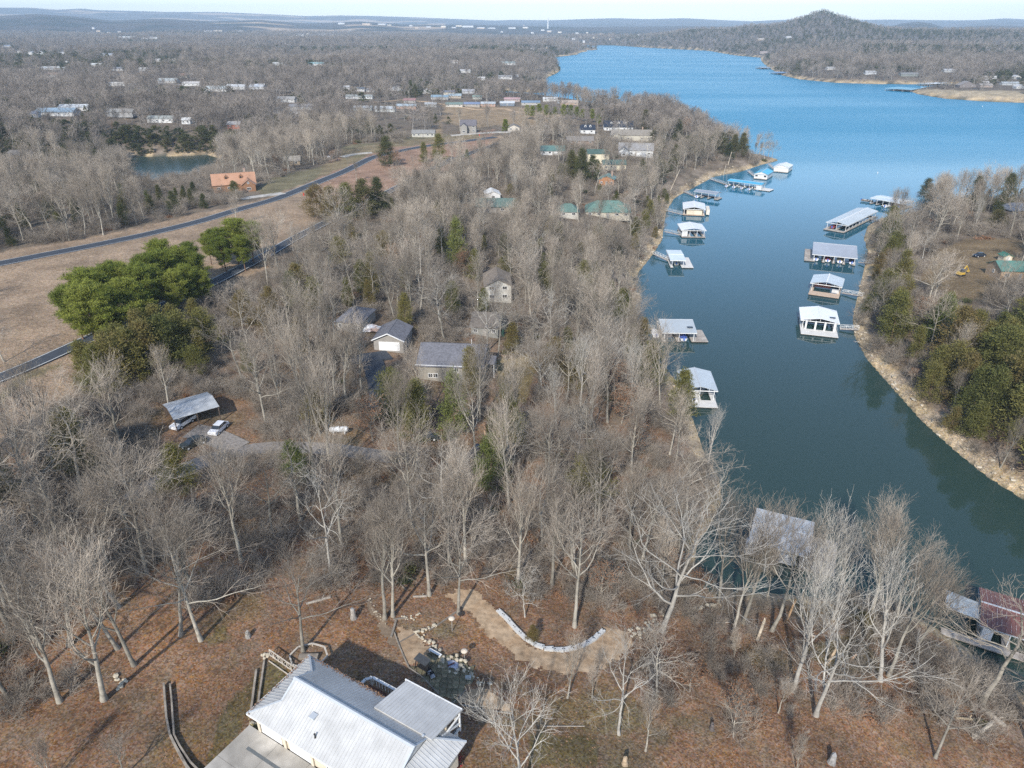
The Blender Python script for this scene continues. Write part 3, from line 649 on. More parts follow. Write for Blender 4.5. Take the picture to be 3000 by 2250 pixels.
hero('pale', 1535, 2330, 15, 'foreground pale tree with wide forking limbs beside the metal roofed porch', 2, 4.1, wide=.9)
hero('bare', 1891, 2200, 9, 'thin leaning grey sapling at the bottom of the slope right of the white barked tree', 3, 0)
hero('pale', 2323, 2026, 21, 'pale tree with clean lower trunk left of the twin forked tree on the shore slope', 0, 0)
hero('pale', 2392, 2096, 21, 'large forked pale tree in the open leaf litter with a long dark trunk shadow', 2, 5.2, (0.0, 0.12))
hero('pale', 2579, 1994, 21, 'leaning pale trunk beside a darker thinner trunk above the shore', 0, 3.2, (0.0, 0.16))
hero('bare', 2603, 1981, 19, 'darker thin trunk directly behind the leaning pale trunk above the shore', 4, 1, (0.0, 0.14))
hero('bare', 2740, 2220, 13, 'dark trunked tree nearest the bottom right corner beside the cut stump', 0, 1, (0.0, 0.10))
hero('leafy', 2149, 2160, 8, 'small oak with brown leaves round its foot at the bottom of the slope', 0, 0, wide=.8)
hero('bare', 2280, 2088, 7, 'thin bent sapling left of the forked pale tree', 4, 1, (0, -.15))
hero('bare', 2260, 1849, 20, 'thick grey trunk on the stone path by the shore, left of the orange snag', 2, 1)
hero('bare', 2178, 1825, 21, 'grey tree at the end of the stone path before the weathered grey dock', 1, 0)
hero('bare', 2149, 1845, 17, 'second darker trunk left of the tree at the end of the stone path', 4, 2)
hero('leafy', 2022, 2026, 4.5, 'knee high sapling with a few rusty leaves in the middle of the slope', 0, 0)
hero('bare', 1925, 2035, 11, 'leaning grey tree midway between the big pale oak and the brown leaved oak', 5, 1, (0, .1))
hero('bare', 303, 2050, 21, 'heavy leaning tree with long low limbs at the left edge of the leaf covered clearing', 1, 2.0, (0, -.22), wide=1.1)
hero('bare', 588, 1876, 19, 'dark trunk with mossy ground at its foot left of the house', 0, 1, (0, -.12))
hero('bare', 529, 1862, 18, 'dark trunk next to the mossy ground, left one of the pair uphill of the house', 4, 3, (0, -.15))
hero('bare', 393, 1948, 19, 'tree beside the pale boulders at the edge of the clearing', 1, 1, (0, -.15))
hero('bare', 345, 1900, 18, 'thin tree behind the pale boulders', 4, 1, (0, -.15))
hero('bare', 888, 1908, 15, 'bushy grey tree growing through the round timber bench behind the house roof', 0, 1.2, wide=1.1)
hero('bare', 708, 1645, 20, 'straight dark trunk at the top of the cleared leaf litter strip', 4, 1)
hero('pale', 972, 1690, 19, 'straight thin pale trunk right of the cleared leaf litter strip', 1, 3, wide=.7)
hero('bare', 362, 2275, 6, 'low fuzzy tree top at the bottom edge beside the timber fence', 1, 1, wide=1.3)
hero('pale', 2371, 1845, 20, 'pale fan crowned tree right of the grey roofed dock, rooted by the shore path', 0, 2)
hero('bare', 2574, 1790, 17, 'leaning grey tree rooted at the waterline beyond the yellow green cedar', 1, 2, (0, .22))
hero('pale', 2440, 1815, 18, 'slim pale tree at the waterline behind the short snag', 0, 4, (0, .1), wide=.8)
hero('bare', 2105, 1770, 18, 'grey fan crowned tree left of the weathered grey dock roof', 1, 3)
hero('bare', 2680, 1905, 16, 'thin grey tree right of the leaning pale trunk, over the water', 1, 5, (0, .2))
hero('shrub', 150, 2290, 5, 'fuzzy bare shrub in the bottom left corner', 0, 1)
hero('shrub', 1440, 2130, 4, 'dense bare shrub right of the sunlit sand bed below the patio', 0, 3)
hero('shrub', 2330, 2260, 5, 'tangled bare shrub at the bottom edge near the grey stump', 0, 1)
hero('shrub', 2150, 1925, 4.5, 'grey bare shrub beside the orange snag on the slope', 0, 2)
hero('shrub', 2560, 1890, 4, 'dull green tinged shrub among leaning trunks above the shore', 0, 2)
hero('cedar', 2520, 1860, 4, 'low spreading yellow green cedar under the leaning pale trunks near the shore', 2, 2, wide=1.6)
hero('pale', 2075, 1362, 12, 'white bleached tree toppling out over the cove water', 0, 1.2, (0, .75))
hero('pale', 2060, 1385, 10, 'white bleached tree hanging low beside the toppling one over the cove', 0, 4.5, (-.15, 1.0))
hero('bare', 15, 1060, 11, 'lone dark forked tree on the tan field at the left edge', 5, 1, wide=1.2)
hero('bare', 692, 660, 10, 'lone tree between the road and the field with its crown over the asphalt', 1, 1, wide=1.2)
hero('bare', 938, 602, 8, 'small bare tree alone in the field beyond the road bend', 5, 1)
hero('bare', 1045, 532, 9, 'slim bare tree alone in the reddish field below the cedar clump', 4, 1)
hero('bare', 1210, 512, 9, 'bare tree in the reddish field beside the second cedar pair', 0, 1)
hero('bare', 1325, 450, 9, 'small dark bare tree between the cedar pair and the road', 5, 1)
hero('dark', 1136, 486, 15, 'dark round cedar alone in the reddish field beside the road', 1, 1, wide=1.35)
hero('leafy', 1116, 485, 7, 'rusty leaved oak hugging the left side of the dark round cedar', 1, 1, wide=1.0)
hero('leafy', 1160, 488, 8, 'rusty leaved oak hugging the right side of the dark round cedar', 1, 2, wide=1.1)
hero('cedar', 1243, 478, 11, 'shorter bronze cedar of the pair in the reddish field', 1, 1)
hero('cedar', 1288, 474, 15, 'taller bronze cedar of the pair in the reddish field', 1, 2, wide=1.1)
hero('green', 1368, 465, 5.5, 'small bright green evergreen at the far edge of the reddish field', 1)
hero('cedar', 650, 560, 6, 'dark evergreen bush in front of the orange roofed log house', 2, wide=1.6)
hero('cedar', 690, 572, 6.5, 'dark evergreen bush beside the concrete drive of the orange roofed house', 2, wide=1.4)
hero('green', 1340, 790, 17, 'bright green pointed evergreen towering over the middle of the wood', 0, 1, wide=.85)
hero('leafy', 1360, 815, 9, 'rusty leaved tree directly below the bright green pointed evergreen', 1, 1)
hero('green', 1333, 1285, 15, 'bright green magnolia like tree below the grey stone house', 0, 2, wide=.85)
hero('green', 1440, 1435, 12, 'mossy green cedar beside the dark parked car in the wood', 1, 2, wide=.9)
hero('cedar', 1378, 1160, 12, 'pointed cedar standing against the wall of the grey stone house', 0, 1)
hero('cedar', 1225, 1290, 13, 'broad olive cedar left of the bright green tree below the stone house', 1, 1)
hero('cedar', 1500, 1310, 10, 'bronze tipped cedar right of the bright green tree', 3, 1, wide=1.1)
hero('cedar', 1445, 1290, 7, 'small rusty cedar beside the broken stump below the stone house', 0, 3)
hero('cedar', 1480, 1195, 6, 'round green bush beside the lawn of the grey stone house', 2, 3)
hero('cedar', 1905, 1130, 12, 'yellow green cedar on the shore between the two near docks', 1, 2, wide=1.15)
hero('cedar', 1990, 1230, 13, 'yellow green cedar overlapping the corner of the long grey dock roof', 0, 2, wide=1.1)
hero('leafy', 1800, 1170, 10, 'orange leaved oak among grey crowns above the shore', 1, 1, wide=1.2)
hero('leafy', 1820, 1240, 9, 'second orange leaved oak lower on the slope above the shore', 1, 2, wide=1.1)
hero('pale', 1980, 1165, 9, 'pale forked tree between the two shore cedars', 1, 2)
hero('pale', 1290, 960, 15, 'large twisted pale oak left of the tree shaded white house', 1, 0.3, wide=1.35)
hero('pale', 1430, 1030, 15, 'pale gnarled oak right in front of the shaded house with green shed', 1, 2.3, wide=1.2)
hero('pale', 1350, 1250, 12, 'slender white trunked tree beside the bright green magnolia like tree', 0, 2, wide=.6)
hero('pale', 1730, 1180, 15, 'wide silvery oak crown above the lawn of the grey stone house', 2, 2, wide=1.3)
hero('pale', 1590, 1150, 13, 'silvery oak at the edge of the sunlit lawn', 2, 4, wide=1.2)
hero('pale', 1690, 1350, 13, 'twisting pale tree with dog leg trunk on the brown slope', 1, 4, wide=1.1)
hero('pale', 1500, 1380, 11, 'white limbed tree spreading above the mossy green cedar', 2, 1)
for i, (x, y, h, w_) in enumerate([(245,995,13,1.0),(285,1020,15,1.1),(330,1015,14,1.1),(290,960,13,1.),(300,965,15,1.2),(390,985,14,1.1),(370,925,14,1.1),(430,940,14,1.1),(455,900,14,1.),(505,880,14,1.1),(545,862,13,1.),(575,830,12,.95),(600,900,10,.9),(650,782,12,1.1),(700,772,14,1.2),(742,770,13,1.),(620,775,10,.8)]):
    lab = ['pine at the left tip of the near grove, beside the second road', 'pine of the near grove hanging over the second road, next in from the left tip', 'tall pine in the middle of the roadside edge of the near grove', 'pine at the field side of the near grove, leftmost there', 'tallest pine in the left half of the near grove',
      'pine of the near grove right behind the bronze cedar mass', 'pine on the field side in the middle of the near grove', 'pine in the inner middle of the near grove above the cedar mass', 'pine on the field side just right of the grove middle', 'pine in the right half of the near grove, roadside', 'pine in the right half of the near grove, field side', 'pine at the right tip of the near grove', 'small pine standing off the right tip of the near grove, among grey crowns',
      'leftmost pine of the small far clump by the field', 'tallest pine in the middle of the small far clump', 'rightmost pine of the small far clump by the field', 'smallest pine of the far clump, in front of it'][i]
    hero('pine', x, y, h, lab, i, None, group='pines of the near grove' if i < 13 else 'pines of the far clump', wide=w_ * 1.45)
for i, (x, y, h, w_) in enumerate([(262,1130,10,1.3),(300,1150,10,1.3),(350,1140,12,1.3),(400,1120,12,1.3),(450,1105,13,1.3),(500,1090,13,1.2),(545,1060,12,1.2),(430,1060,12,1.2),(480,1040,12,1.2),(370,1090,11,1.2),(610,1035,11,1.1),(330,1100,10,1.2),(520,1010,10,1.1),(580,980,9,1.),(290,1105,8,1.)]):
    hero('cedar', x, y, h, ['left end of the front row', 'second from the left in the front row', 'third from the left in the front row', 'middle of the front row', 'tallest, right of the middle', 'tall one right of the tallest', 'near the right end of the front row', 'second row, middle', 'second row, right', 'second row, left of the middle', 'right end, below the grey crowns', 'between the front row and the pines at the left', 'back row right, touching the pines', 'small one at the upper right end', 'low one tucked behind the left end'][i].join(['bronze cedar below the pine grove, ', '']), i, None, group='cedars in front of the pine grove', wide=w_)
for i, (x, y, h) in enumerate([(1580,345,12),(1600,350,12),(1625,348,10),(1650,352,13),(1670,350,12),(1690,352,11),(1560,352,12),(1545,350,12),(1480,398,11),(1705,356,10),(1735,360,11),(1752,372,10)]):
    hero('pine', x, y, h, 'round topped pine behind the lakeside houses, ' + ['left part, front', 'left part, second', 'middle, low one', 'middle, tallest', 'middle, behind the tallest', 'right of the tallest', 'left end, front', 'far left end, lighter green', 'alone by the small cottage', 'right part, low', 'behind the black roofed garage', 'right end above the garage roof'][i], i, None, group='pines beyond the lakeside houses')

for i, (x, y, h, lab) in enumerate([(495,850,14,'behind the right half'), (470,925,13,'inside the right half'), (560,910,12,'at the lower right end'), (350,935,14,'on the field side of the middle'), (325,940,13,'on the field side of the left end'), (590,865,12,'just beyond the right tip'), (525,930,12,'under the right half by the second road'), (425,985,13,'low over the second road in the middle'), (665,800,11,'left under the small far clump'), (720,795,11,'right under the small far clump')]):
    hero('pine', x, y, h, 'extra pine of the near grove, ' + lab if i < 8 else 'pine ' + lab, i + 1, None, group='pines of the near grove', wide=1.35)
hero('cedar', 930, 640, 13, 'bronze cedar at the left end of the dark clump on the field edge', 2, 1, wide=1.4)
hero('cedar', 975, 648, 13, 'bronze cedar in the middle of the dark clump on the field edge', 3, 1, wide=1.4)
hero('cedar', 1020, 645, 14, 'olive cedar right of the middle in the dark clump on the field edge', 1, 1, wide=1.4)
hero('dark', 1070, 640, 15, 'dark cedar at the right end of the clump on the field edge', 1, 1, wide=1.3)
hero('dark', 1110, 630, 15, 'dark cedar just off the right end of the clump on the field edge', 0, 1, wide=1.3)
for k_, x, y, h, w_, lab in [('dark',1672,528,15,1.2,'dark cedar leftmost of three beside the green roofed cabin'), ('dark',1702,535,17,1.2,'tallest dark cedar of three beside the green roofed cabin'), ('dark',1735,530,13,1.2,'dark cedar nearest the green roofed cabin, right one of three'),
    ('dark',1888,386,16,1.0,'pointed dark cedar between the black dormered roof and the lake'), ('dark',2148,452,13,1.2,'dark cedar near the tip of the wooded point, left one'), ('dark',2172,458,15,1.1,'tall dark cedar near the tip of the wooded point, right one'), ('dark',1985,415,15,1.2,'dark cedar on the lake edge above the blue dock'), ('leafy',2010,400,13,1.2,'rusty brown oak crown on the lake edge of the wooded point'),
    ('dark',1205,284,18,1.0,'tall dark cedar uphill between white gabled village houses'), ('dark',1218,286,14,1.0,'shorter dark cedar touching the tall one uphill in the village'), ('bare',1692,312,19,1.3,'big bare tree on the grassy lake point, leftmost'), ('bare',1712,314,18,1.3,'big bare tree on the grassy lake point, middle'), ('bare',1738,316,17,1.4,'big bare tree on the grassy lake point, rightmost'), ('bare',1625,290,14,1.2,'bare tree against bright water by the long white cottage'),
    ('dark',2705,600,14,1.3,'dark cedar at the left end of the right bank treetops'), ('dark',2845,612,15,1.1,'dark cedar in the middle of the right bank treetops'), ('dark',2935,618,17,1.1,'pointed dark cedar standing above the right bank treetops'), ('green',2745,1005,14,1.2,'bright olive cedar in the middle of the right bank cedar wood'),
    ('leafy',2700,960,9,1.2,'rust brown cedar like oak left of the bright olive cedar on the right bank'), ('leafy',1960,1700,6,1.2,'rusty leaved sapling by the inlet left of the weathered grey dock'), ('leafy',2045,1745,5,1.2,'orange leaved sapling at the head of the inlet by the pale boulders'), ('leafy',1600,1330,6,1.2,'rusty young oak on the brown slope, upper left'), ('leafy',1780,1420,6,1.2,'rusty young oak on the brown slope near the cove'),
    ('green',870,1405,8,1.2,'green young cedar just below the gravel drive'), ('cedar',1560,1880,3,1.2,'tiny cedar in the hollow behind the block wall') ]:
    hero(k_, x, y, h, lab, None, 1.0, wide=w_)
# ---- scatter: woods fill everything that is not cleared
CLEAR = []      # circles in world metres (x,y,r) filled by the buildings before scatter is run
CLEARPIX = [FIELD, YARD, SLOPE, RYARD, PT,
  [(560,1225),(700,1225),(760,1300),(700,1345),(560,1340)],
  [(1500,1060),(1440,1080),(1440,1190),(1530,1200),(1580,1120),(1570,1040)],
  [(745,560),(860,505),(1000,468),(1000,425),(1110,415),(1200,430),(1060,480),(960,520),(800,592),(700,610)],
  [(1200,405),(1330,385),(1480,375),(1500,400),(1300,425),(1180,440)],
  [(2040,545),(1950,560),(1990,510),(2090,480),(2180,470),(2200,500)],
  [(1270,300),(1000,320),(1000,345),(1250,340)]]
ROADS = []
for pts, w in (([(-420,858),(0,772),(300,714),(600,645),(850,566),(1040,488),(1160,444),(1350,415),(1450,402)], 6), ([(0,1110),(210,1018),(430,920),(560,860),(775,752),(980,640),(1180,542),(1320,470),(1470,420)], 3.5),
               ([(1100,1335),(880,1310),(690,1325),(540,1375),(380,1470)], 3), ([(1085,1045),(1112,1120),(1105,1205)], 3.0)):
    q = [G(x, y) for x, y in pts]
    for a, b_ in zip(q, q[1:]): ROADS.append((a[0], a[1], b_[0], b_[1], w))
CEDPOLY = [([(2560,640),(2620,700),(2700,900),(2900,1050),(3000,1150),(3200,1300),(3200,1500),(3000,1400),(2750,1240),(2600,1080),(2520,920),(2520,800)], .62, 'cedar'),
  ([(2900,1000),(3300,1000),(3300,1500),(3000,1420),(2820,1250)], .72, 'cedar'),
  ([(0,385),(620,400),(660,440),(600,470),(380,465),(0,410)], .62, 'dark'), ([(350,395),(700,420),(690,455),(600,462),(380,462)], .75, 'dark'),
  ([(0,660),(700,560),(740,600),(0,735)], .30, 'dark'), ([(880,600),(1130,560),(1160,620),(1130,690),(900,680)], .60, 'cedar'),
  ([(1650,480),(1750,490),(1760,560),(1640,560)], .6, 'cedar'), ([(1850,400),(2280,440),(2150,480),(1880,480)], .30, 'dark'),
  ([(1250,600),(1900,600),(1900,1150),(1300,1150)], .12, 'cedar'), ([(500,850),(1250,850),(1250,1100),(560,1120)], .16, 'cedar'),
  ([(0,1400),(300,1350),(350,1750),(0,1800)], .10, 'dark'), ([(1880,560),(2000,540),(1950,700),(1850,760)], .25, 'cedar'),
  ([(2650,440),(3000,440),(3000,640),(2650,640)], .25, 'dark')]
def clear_mask(x, y, extra=0.0):
    z = HZ(x, y); px, py, dep = pix(x, y, z)
    ok = _samp(GD, x, y) > 1.5 + extra
    jx = px + (fbm(x / 7, y / 7, 71) - .5) * 10; jy = py + (fbm(x / 7, y / 7, 72) - .5) * 8
    for q in CLEARPIX: ok &= ~inpoly(jx, jy, q)
    for x1, y1, x2, y2, w in ROADS:
        ex, ey = x2 - x1, y2 - y1; t = np.clip(((x - x1) * ex + (y - y1) * ey) / (ex * ex + ey * ey), 0, 1)
        ok &= np.hypot(x - x1 - t * ex, y - y1 - t * ey) > w
    for cx, cy, r in CLEAR + HERO: ok &= np.hypot(x - cx, y - cy) > r
    return ok, px, py, dep
def jit(x0, x1, y0, y1, s, g, jitter=.9):
    X, Y = np.meshgrid(np.arange(x0, x1, s), np.arange(y0, y1, s)); X = X.ravel(); Y = Y.ravel()
    return X + g.uniform(-.5, .5, len(X)) * s * jitter, Y + g.uniform(-.5, .5, len(Y)) * s * jitter
def inst_group(cn, meshes):
    c = bpy.data.collections.new(cn)
    for i, (nm, me) in enumerate(meshes):
        o = bpy.data.objects.new('%s_%02d' % (nm, i), me); c.objects.link(o)
    return c
def scatter_obj(name, coll, pos, rot, scl, idx_, sclz=None):
    me = bpy.data.meshes.new(name); me.vertices.add(len(pos)); me.vertices.foreach_set('co', np.asarray(pos, np.float32).ravel())
    def at(n, ty, data):
        a = me.attributes.new(n, ty, 'POINT'); a.data.foreach_set('vector' if ty == 'FLOAT_VECTOR' else 'value', np.asarray(data).ravel())
    at('rot', 'FLOAT_VECTOR', np.asarray(rot, np.float32)); at('scl', 'FLOAT_VECTOR', np.asarray(scl, np.float32)); at('pick', 'INT', np.asarray(idx_, np.int32))
    o = link(name, me)
    ng = bpy.data.node_groups.new(name, 'GeometryNodeTree')
    ng.interface.new_socket('Geometry', in_out='INPUT', socket_type='NodeSocketGeometry'); ng.interface.new_socket('Geometry', in_out='OUTPUT', socket_type='NodeSocketGeometry')
    N = ng.nodes; L = ng.links; gi = N.new('NodeGroupInput'); go = N.new('NodeGroupOutput')
    m2p = N.new('GeometryNodeMeshToPoints'); ip = N.new('GeometryNodeInstanceOnPoints'); ci = N.new('GeometryNodeCollectionInfo')
    ci.inputs['Collection'].default_value = coll; ci.inputs['Separate Children'].default_value = True; ci.inputs['Reset Children'].default_value = True
    def na(n, ty):
        q = N.new('GeometryNodeInputNamedAttribute'); q.data_type = ty; q.inputs['Name'].default_value = n; return q.outputs['Attribute']
    L.new(gi.outputs[0], m2p.inputs[0]); L.new(m2p.outputs[0], ip.inputs['Points']); L.new(ci.outputs[0], ip.inputs['Instance'])
    ip.inputs['Pick Instance'].default_value = True
    L.new(na('pick', 'INT'), ip.inputs['Instance Index']); L.new(na('rot', 'FLOAT_VECTOR'), ip.inputs['Rotation']); L.new(na('scl', 'FLOAT_VECTOR'), ip.inputs['Scale'])
    L.new(ip.outputs[0], go.inputs[0])
    md = o.modifiers.new('scatter', 'NODES'); md.node_group = ng
    return o
# ------------------------------------------------------------------ buildings
GLASS = mat('dark_window_glass', (0.03, 0.035, 0.04), 0.12, 0.1, 1, spec=0.6)
def wallm(c): return mat('wall_%02d_%02d_%02d' % tuple(int(v * 99) for v in c), c, 0.85, 0.10, 0.8)
def roofm(c, metal=False): return mat(('metal_roof_' if metal else 'shingle_roof_') + '%02d_%02d_%02d' % tuple(int(v * 99) for v in c), c, 0.42 if metal else 0.95, 0.09 if metal else 0.22, 0.35 if metal else 2.2, ribs=1.1 if metal else 0, bump=0 if metal else .4, hue=tuple(v * .86 for v in c), spec=0.5 if metal else .2)
WHITE = (0.60, 0.60, 0.585); CREAM = (0.60, 0.54, 0.40); TAN = (0.40, 0.32, 0.22); GREY = (0.30, 0.30, 0.29); DKG = (0.10, 0.105, 0.11); GRN = (0.10, 0.17, 0.15); BLUE = (0.06, 0.13, 0.26)
SKYB_ = (0.09, 0.36, 0.55); BRN = (0.17, 0.13, 0.10); ORG = (0.42, 0.235, 0.145); RED = (0.30, 0.07, 0.06); LOG = (0.38, 0.17, 0.07); WMET = (0.62, 0.66, 0.68); GMET = (0.36, 0.39, 0.42); NAVY = (0.03, 0.04, 0.06); SLATE = (0.16, 0.16, 0.175); BEIGE = (0.47, 0.44, 0.36); PSHING = (0.22, 0.185, 0.15)
TRIM = mat('white_trim', (0.72, 0.72, 0.70), 0.7, 0.06, 1)
def gable_roof(L, D, h, rise, ov=0.45, th=0.16, hip=0.0, axis='x'):
    "roof over L (x) by D (y), eaves at h; hip = length cut at both ends"
    b = MB(); k = rise / (D / 2); e = h - ov * k
    X = L / 2 + ov; Y = D / 2 + ov; z = h + rise
    if hip:
        hx = L / 2 - hip
        b.slab([(-X, -Y, e), (X, -Y, e), (hx, 0, z), (-hx, 0, z)], th); b.slab([(X, Y, e), (-X, Y, e), (-hx, 0, z), (hx, 0, z)], th)
        b.slab([(X, -Y, e), (X, Y, e), (hx, 0, z)], th); b.slab([(-X, Y, e), (-X, -Y, e), (-hx, 0, z)], th)
    else:
        b.slab([(-X, -Y, e), (X, -Y, e), (X, 0, z), (-X, 0, z)], th); b.slab([(X, Y, e), (-X, Y, e), (-X, 0, z), (X, 0, z)], th)
    if axis == 'y': b.v = [(-y, x, z_) for x, y, z_ in b.v]
    return b
def body(L, D, h, rise, axis='x', gable=True, base=-1.2):
    b = MB(); b.box(-L / 2, L / 2, -D / 2, D / 2, base, h)
    if gable:
        for s in (-1, 1):
            x0, x1 = sorted((s * L / 2, s * (L / 2 - 0.15)))
            zz = h + rise - 0.17
            b.add([(x0, -D / 2, h + .001), (x0, D / 2, h + .001), (x0, 0, zz), (x1, -D / 2, h + .001), (x1, D / 2, h + .001), (x1, 0, zz)], [(0, 1, 2), (5, 4, 3), (0, 2, 5, 3), (1, 4, 5, 2), (0, 3, 4, 1)])
    if axis == 'y': b.v = [(-y, x, z) for x, y, z in b.v]
    return b
_wm = {}
def window(parent, x, y, z, w, h, ang=0):
    "window let into a wall: frame proud of it, pane as sub-part"
    key = (round(w, 1), round(h, 1))
    if key not in _wm:
        f = MB(); t = .1
        f.box(-w/2, w/2, -.06, .02, -h/2, -h/2 + t); f.box(-w/2, w/2, -.06, .02, h/2 - t, h/2); f.box(-w/2, -w/2 + t, -.06, .02, -h/2 + t, h/2 - t); f.box(w/2 - t, w/2, -.06, .02, -h/2 + t, h/2 - t)
        f.box(-.03, .03, -.05, .02, -h/2 + t, h/2 - t)
        p = MB().box(-w/2 + t, w/2 - t, -.03, .01, -h/2 + t, h/2 - t)
        _wm[key] = (f.mesh('window', TRIM), p.mesh('pane', GLASS))
    o = link('window', _wm[key][0], parent, (x, y, z), ang); link('pane', _wm[key][1], o)
    return o
def house(px, py, wpx, D, label, wall=WHITE, roof=GREY, h=2.7, rise=None, rot=0, axis='x', hip=0, metal=False, nwin=3, chim=False, dorm=0, cross=0, porch=0, door=True, cat='house', name='house', group=None, z=None, upper=False):
    g = G(px, py); m = mpp(g); L = wpx * m; rz = R(rot)
    if py < 346: wall = tuple(v * .62 + .10 for v in wall); roof = tuple(v * .6 + .12 for v in roof)      # farther houses muted towards grey to stand out less
    cx = g[0] - math.sin(-rz) * 0 ; c = Vector((g[0], g[1], 0)) + Matrix.Rotation(rz, 3, 'Z') @ Vector((0, D / 2, 0))
    zz = float(HZ(c.x, c.y)); zz = max(zz, 0.6) + 0.15
    if z is not None: zz = z
    t = thing(name, label, cat, (c.x, c.y, zz), rz, group)
    hh_ = h + (rise or D * .22)
    prot(px - wpx * .5, py - hh_ / m * .95, px + wpx * .5, py - .3 / m, g[1] * CP - (g[2] - CAMH) * SP, .84 if py < 346 else .9 if py < 460 else .48)
    CLEAR.append((c.x, c.y, 0.5 * math.hypot(L, D) + 2.0))
    for k in (1,):   # open sight line in front of the house
        f = Vector((c.x, c.y)) * (1 - (D / 2 + 5) / math.hypot(c.x, c.y)); CLEAR.append((f.x, f.y, 0.42 * L + 1.0))
        if L > 16:
            q = Matrix.Rotation(rz, 3, 'Z') @ Vector((L * .3, 0, 0)); CLEAR.append((c.x + q.x, c.y + q.y, D / 2 + 3)); CLEAR.append((c.x - q.x, c.y - q.y, D / 2 + 3))
    a, d_ = (L, D) if axis == 'x' else (D, L)
    rise = d_ * 0.22 if rise is None else rise
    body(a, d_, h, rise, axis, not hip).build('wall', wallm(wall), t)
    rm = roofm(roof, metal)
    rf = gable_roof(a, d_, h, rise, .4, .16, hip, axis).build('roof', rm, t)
    if axis == 'x': MB().box(-a/2 + hip, a/2 - hip, -.14, .14, h + rise - .06, h + rise + .05).build('ridge_cap', rm, rf)
    else: MB().box(-.14, .14, -a/2 + hip, a/2 - hip, h + rise - .06, h + rise + .05).build('ridge_cap', rm, rf)
    yf = -D / 2 - 0.02
    ww = min(1.5, L / (nwin * 2 + 1)) if nwin else 0
    for i in range(nwin):
        x = -L / 2 + L * (i + 0.5) / nwin
        if door and nwin > 2 and i == nwin // 2: continue
        window(t, x, yf, 1.55, ww, 1.1)
        if upper: window(t, x, yf, 4.2, ww, 1.1)
    if nwin:
        for s in (-1, 1): window(t, s * (L / 2 + .02), 0, 1.6, 1.0, 1.1, R(90) * s)
    if door:
        dd = MB().box(-.5, .5, -.07, .02, 0, 2.05).build('door', wallm((0.35, .33, .3)), t, (0 if nwin > 2 else -L / 2 + .9, yf, 0.05)); MB().box(.35, .42, -.11, -.07, .95, 1.05).build('handle', TRIM, dd)
    if chim: MB().box(-.45, .45, -.45, .45, 0, rise + 1.6).box(-.52, .52, -.52, .52, rise + 1.6, rise + 1.75).build('chimney', wallm((0.33, 0.24, 0.19)), rf, (L * .28, D * .12, h))
    for i in range(dorm):
        x = (i - (dorm - 1) / 2) * L / (dorm + 0.9); y0 = -D * 0.27; zb = h + rise * 0.40
        dm = MB().box(-.75, .75, 0, 2.4, 0, 1.3); dm.add([(-.75, 0, 1.3), (.75, 0, 1.3), (0, 0, 2.0), (-.75, 2.4, 1.3), (.75, 2.4, 1.3), (0, 2.4, 2.0)], [(0, 1, 2), (3, 5, 4)])
        do = dm.build('dormer', wallm(wall), t, (x, y0, zb))
        MB().slab([(-.95, -.15, 1.2), (0, -.15, 2.12), (0, 2.5, 2.12), (-.95, 2.5, 1.2)], .1).slab([(0, -.15, 2.12), (.95, -.15, 1.2), (.95, 2.5, 1.2), (0, 2.5, 2.12)], .1).build('dormer_roof', rm, do)
        MB().box(-.35, .35, -.05, 0, .3, 1.2).build('pane', GLASS, do)
    if cross:      # gabled wing pushing out towards the front
        w = min(6.0, L * .42); x = cross * (L / 2 - w / 2 - .3); r2 = w * .36
        wb = body(4.5 + D / 2, w, h, r2, 'x', True); wb.v = [(-y + x, xx - D / 2 - 4.5 + (4.5 + D / 2) / 2, z_) for xx, y, z_ in wb.v]
        wo = wb.build('wing_wall', wallm(wall), t)
        wr = gable_roof(4.5 + D / 2, w, h, r2, .4); wr.v = [(-y + x, xx - D / 2 - 4.5 + (4.5 + D / 2) / 2, z_ + .02) for xx, y, z_ in wr.v]; wr.build('wing_roof', rm, t)
        window(t, x, -D / 2 - 4.53, 1.5, 1.8, 1.2); window(t, x, -D / 2 - 4.53, h + r2 * .35, 0.9, .9)
    if porch:      # open deck on posts along the front
        dk = MB().box(-L / 2, L / 2, -D / 2 - porch, -D / 2 - .03, -.25, -.05).build('deck', mat('weathered_deck', (0.30, 0.22, 0.15), .9, .2, 2), t)
        for i in range(5):
            xx = -L / 2 + .15 + (L - .3) * i / 4
            MB().box(-.08, .08, -.08, .08, -2.2, -.25).build('post', TRIM, t, (xx, -D / 2 - porch + .2, 0))
        rl = MB()
        rl.box(-L / 2, L / 2, -D / 2 - porch, -D / 2 - porch + .08, .85, .95)
        for i in range(int(L / .6)): rl.box(-L / 2 + i * .6, -L / 2 + i * .6 + .05, -D / 2 - porch + .01, -D / 2 - porch + .06, -.05, .85)
        rl.build('railing', mat('weathered_deck', (0.30, 0.22, 0.15)), t)
    return t
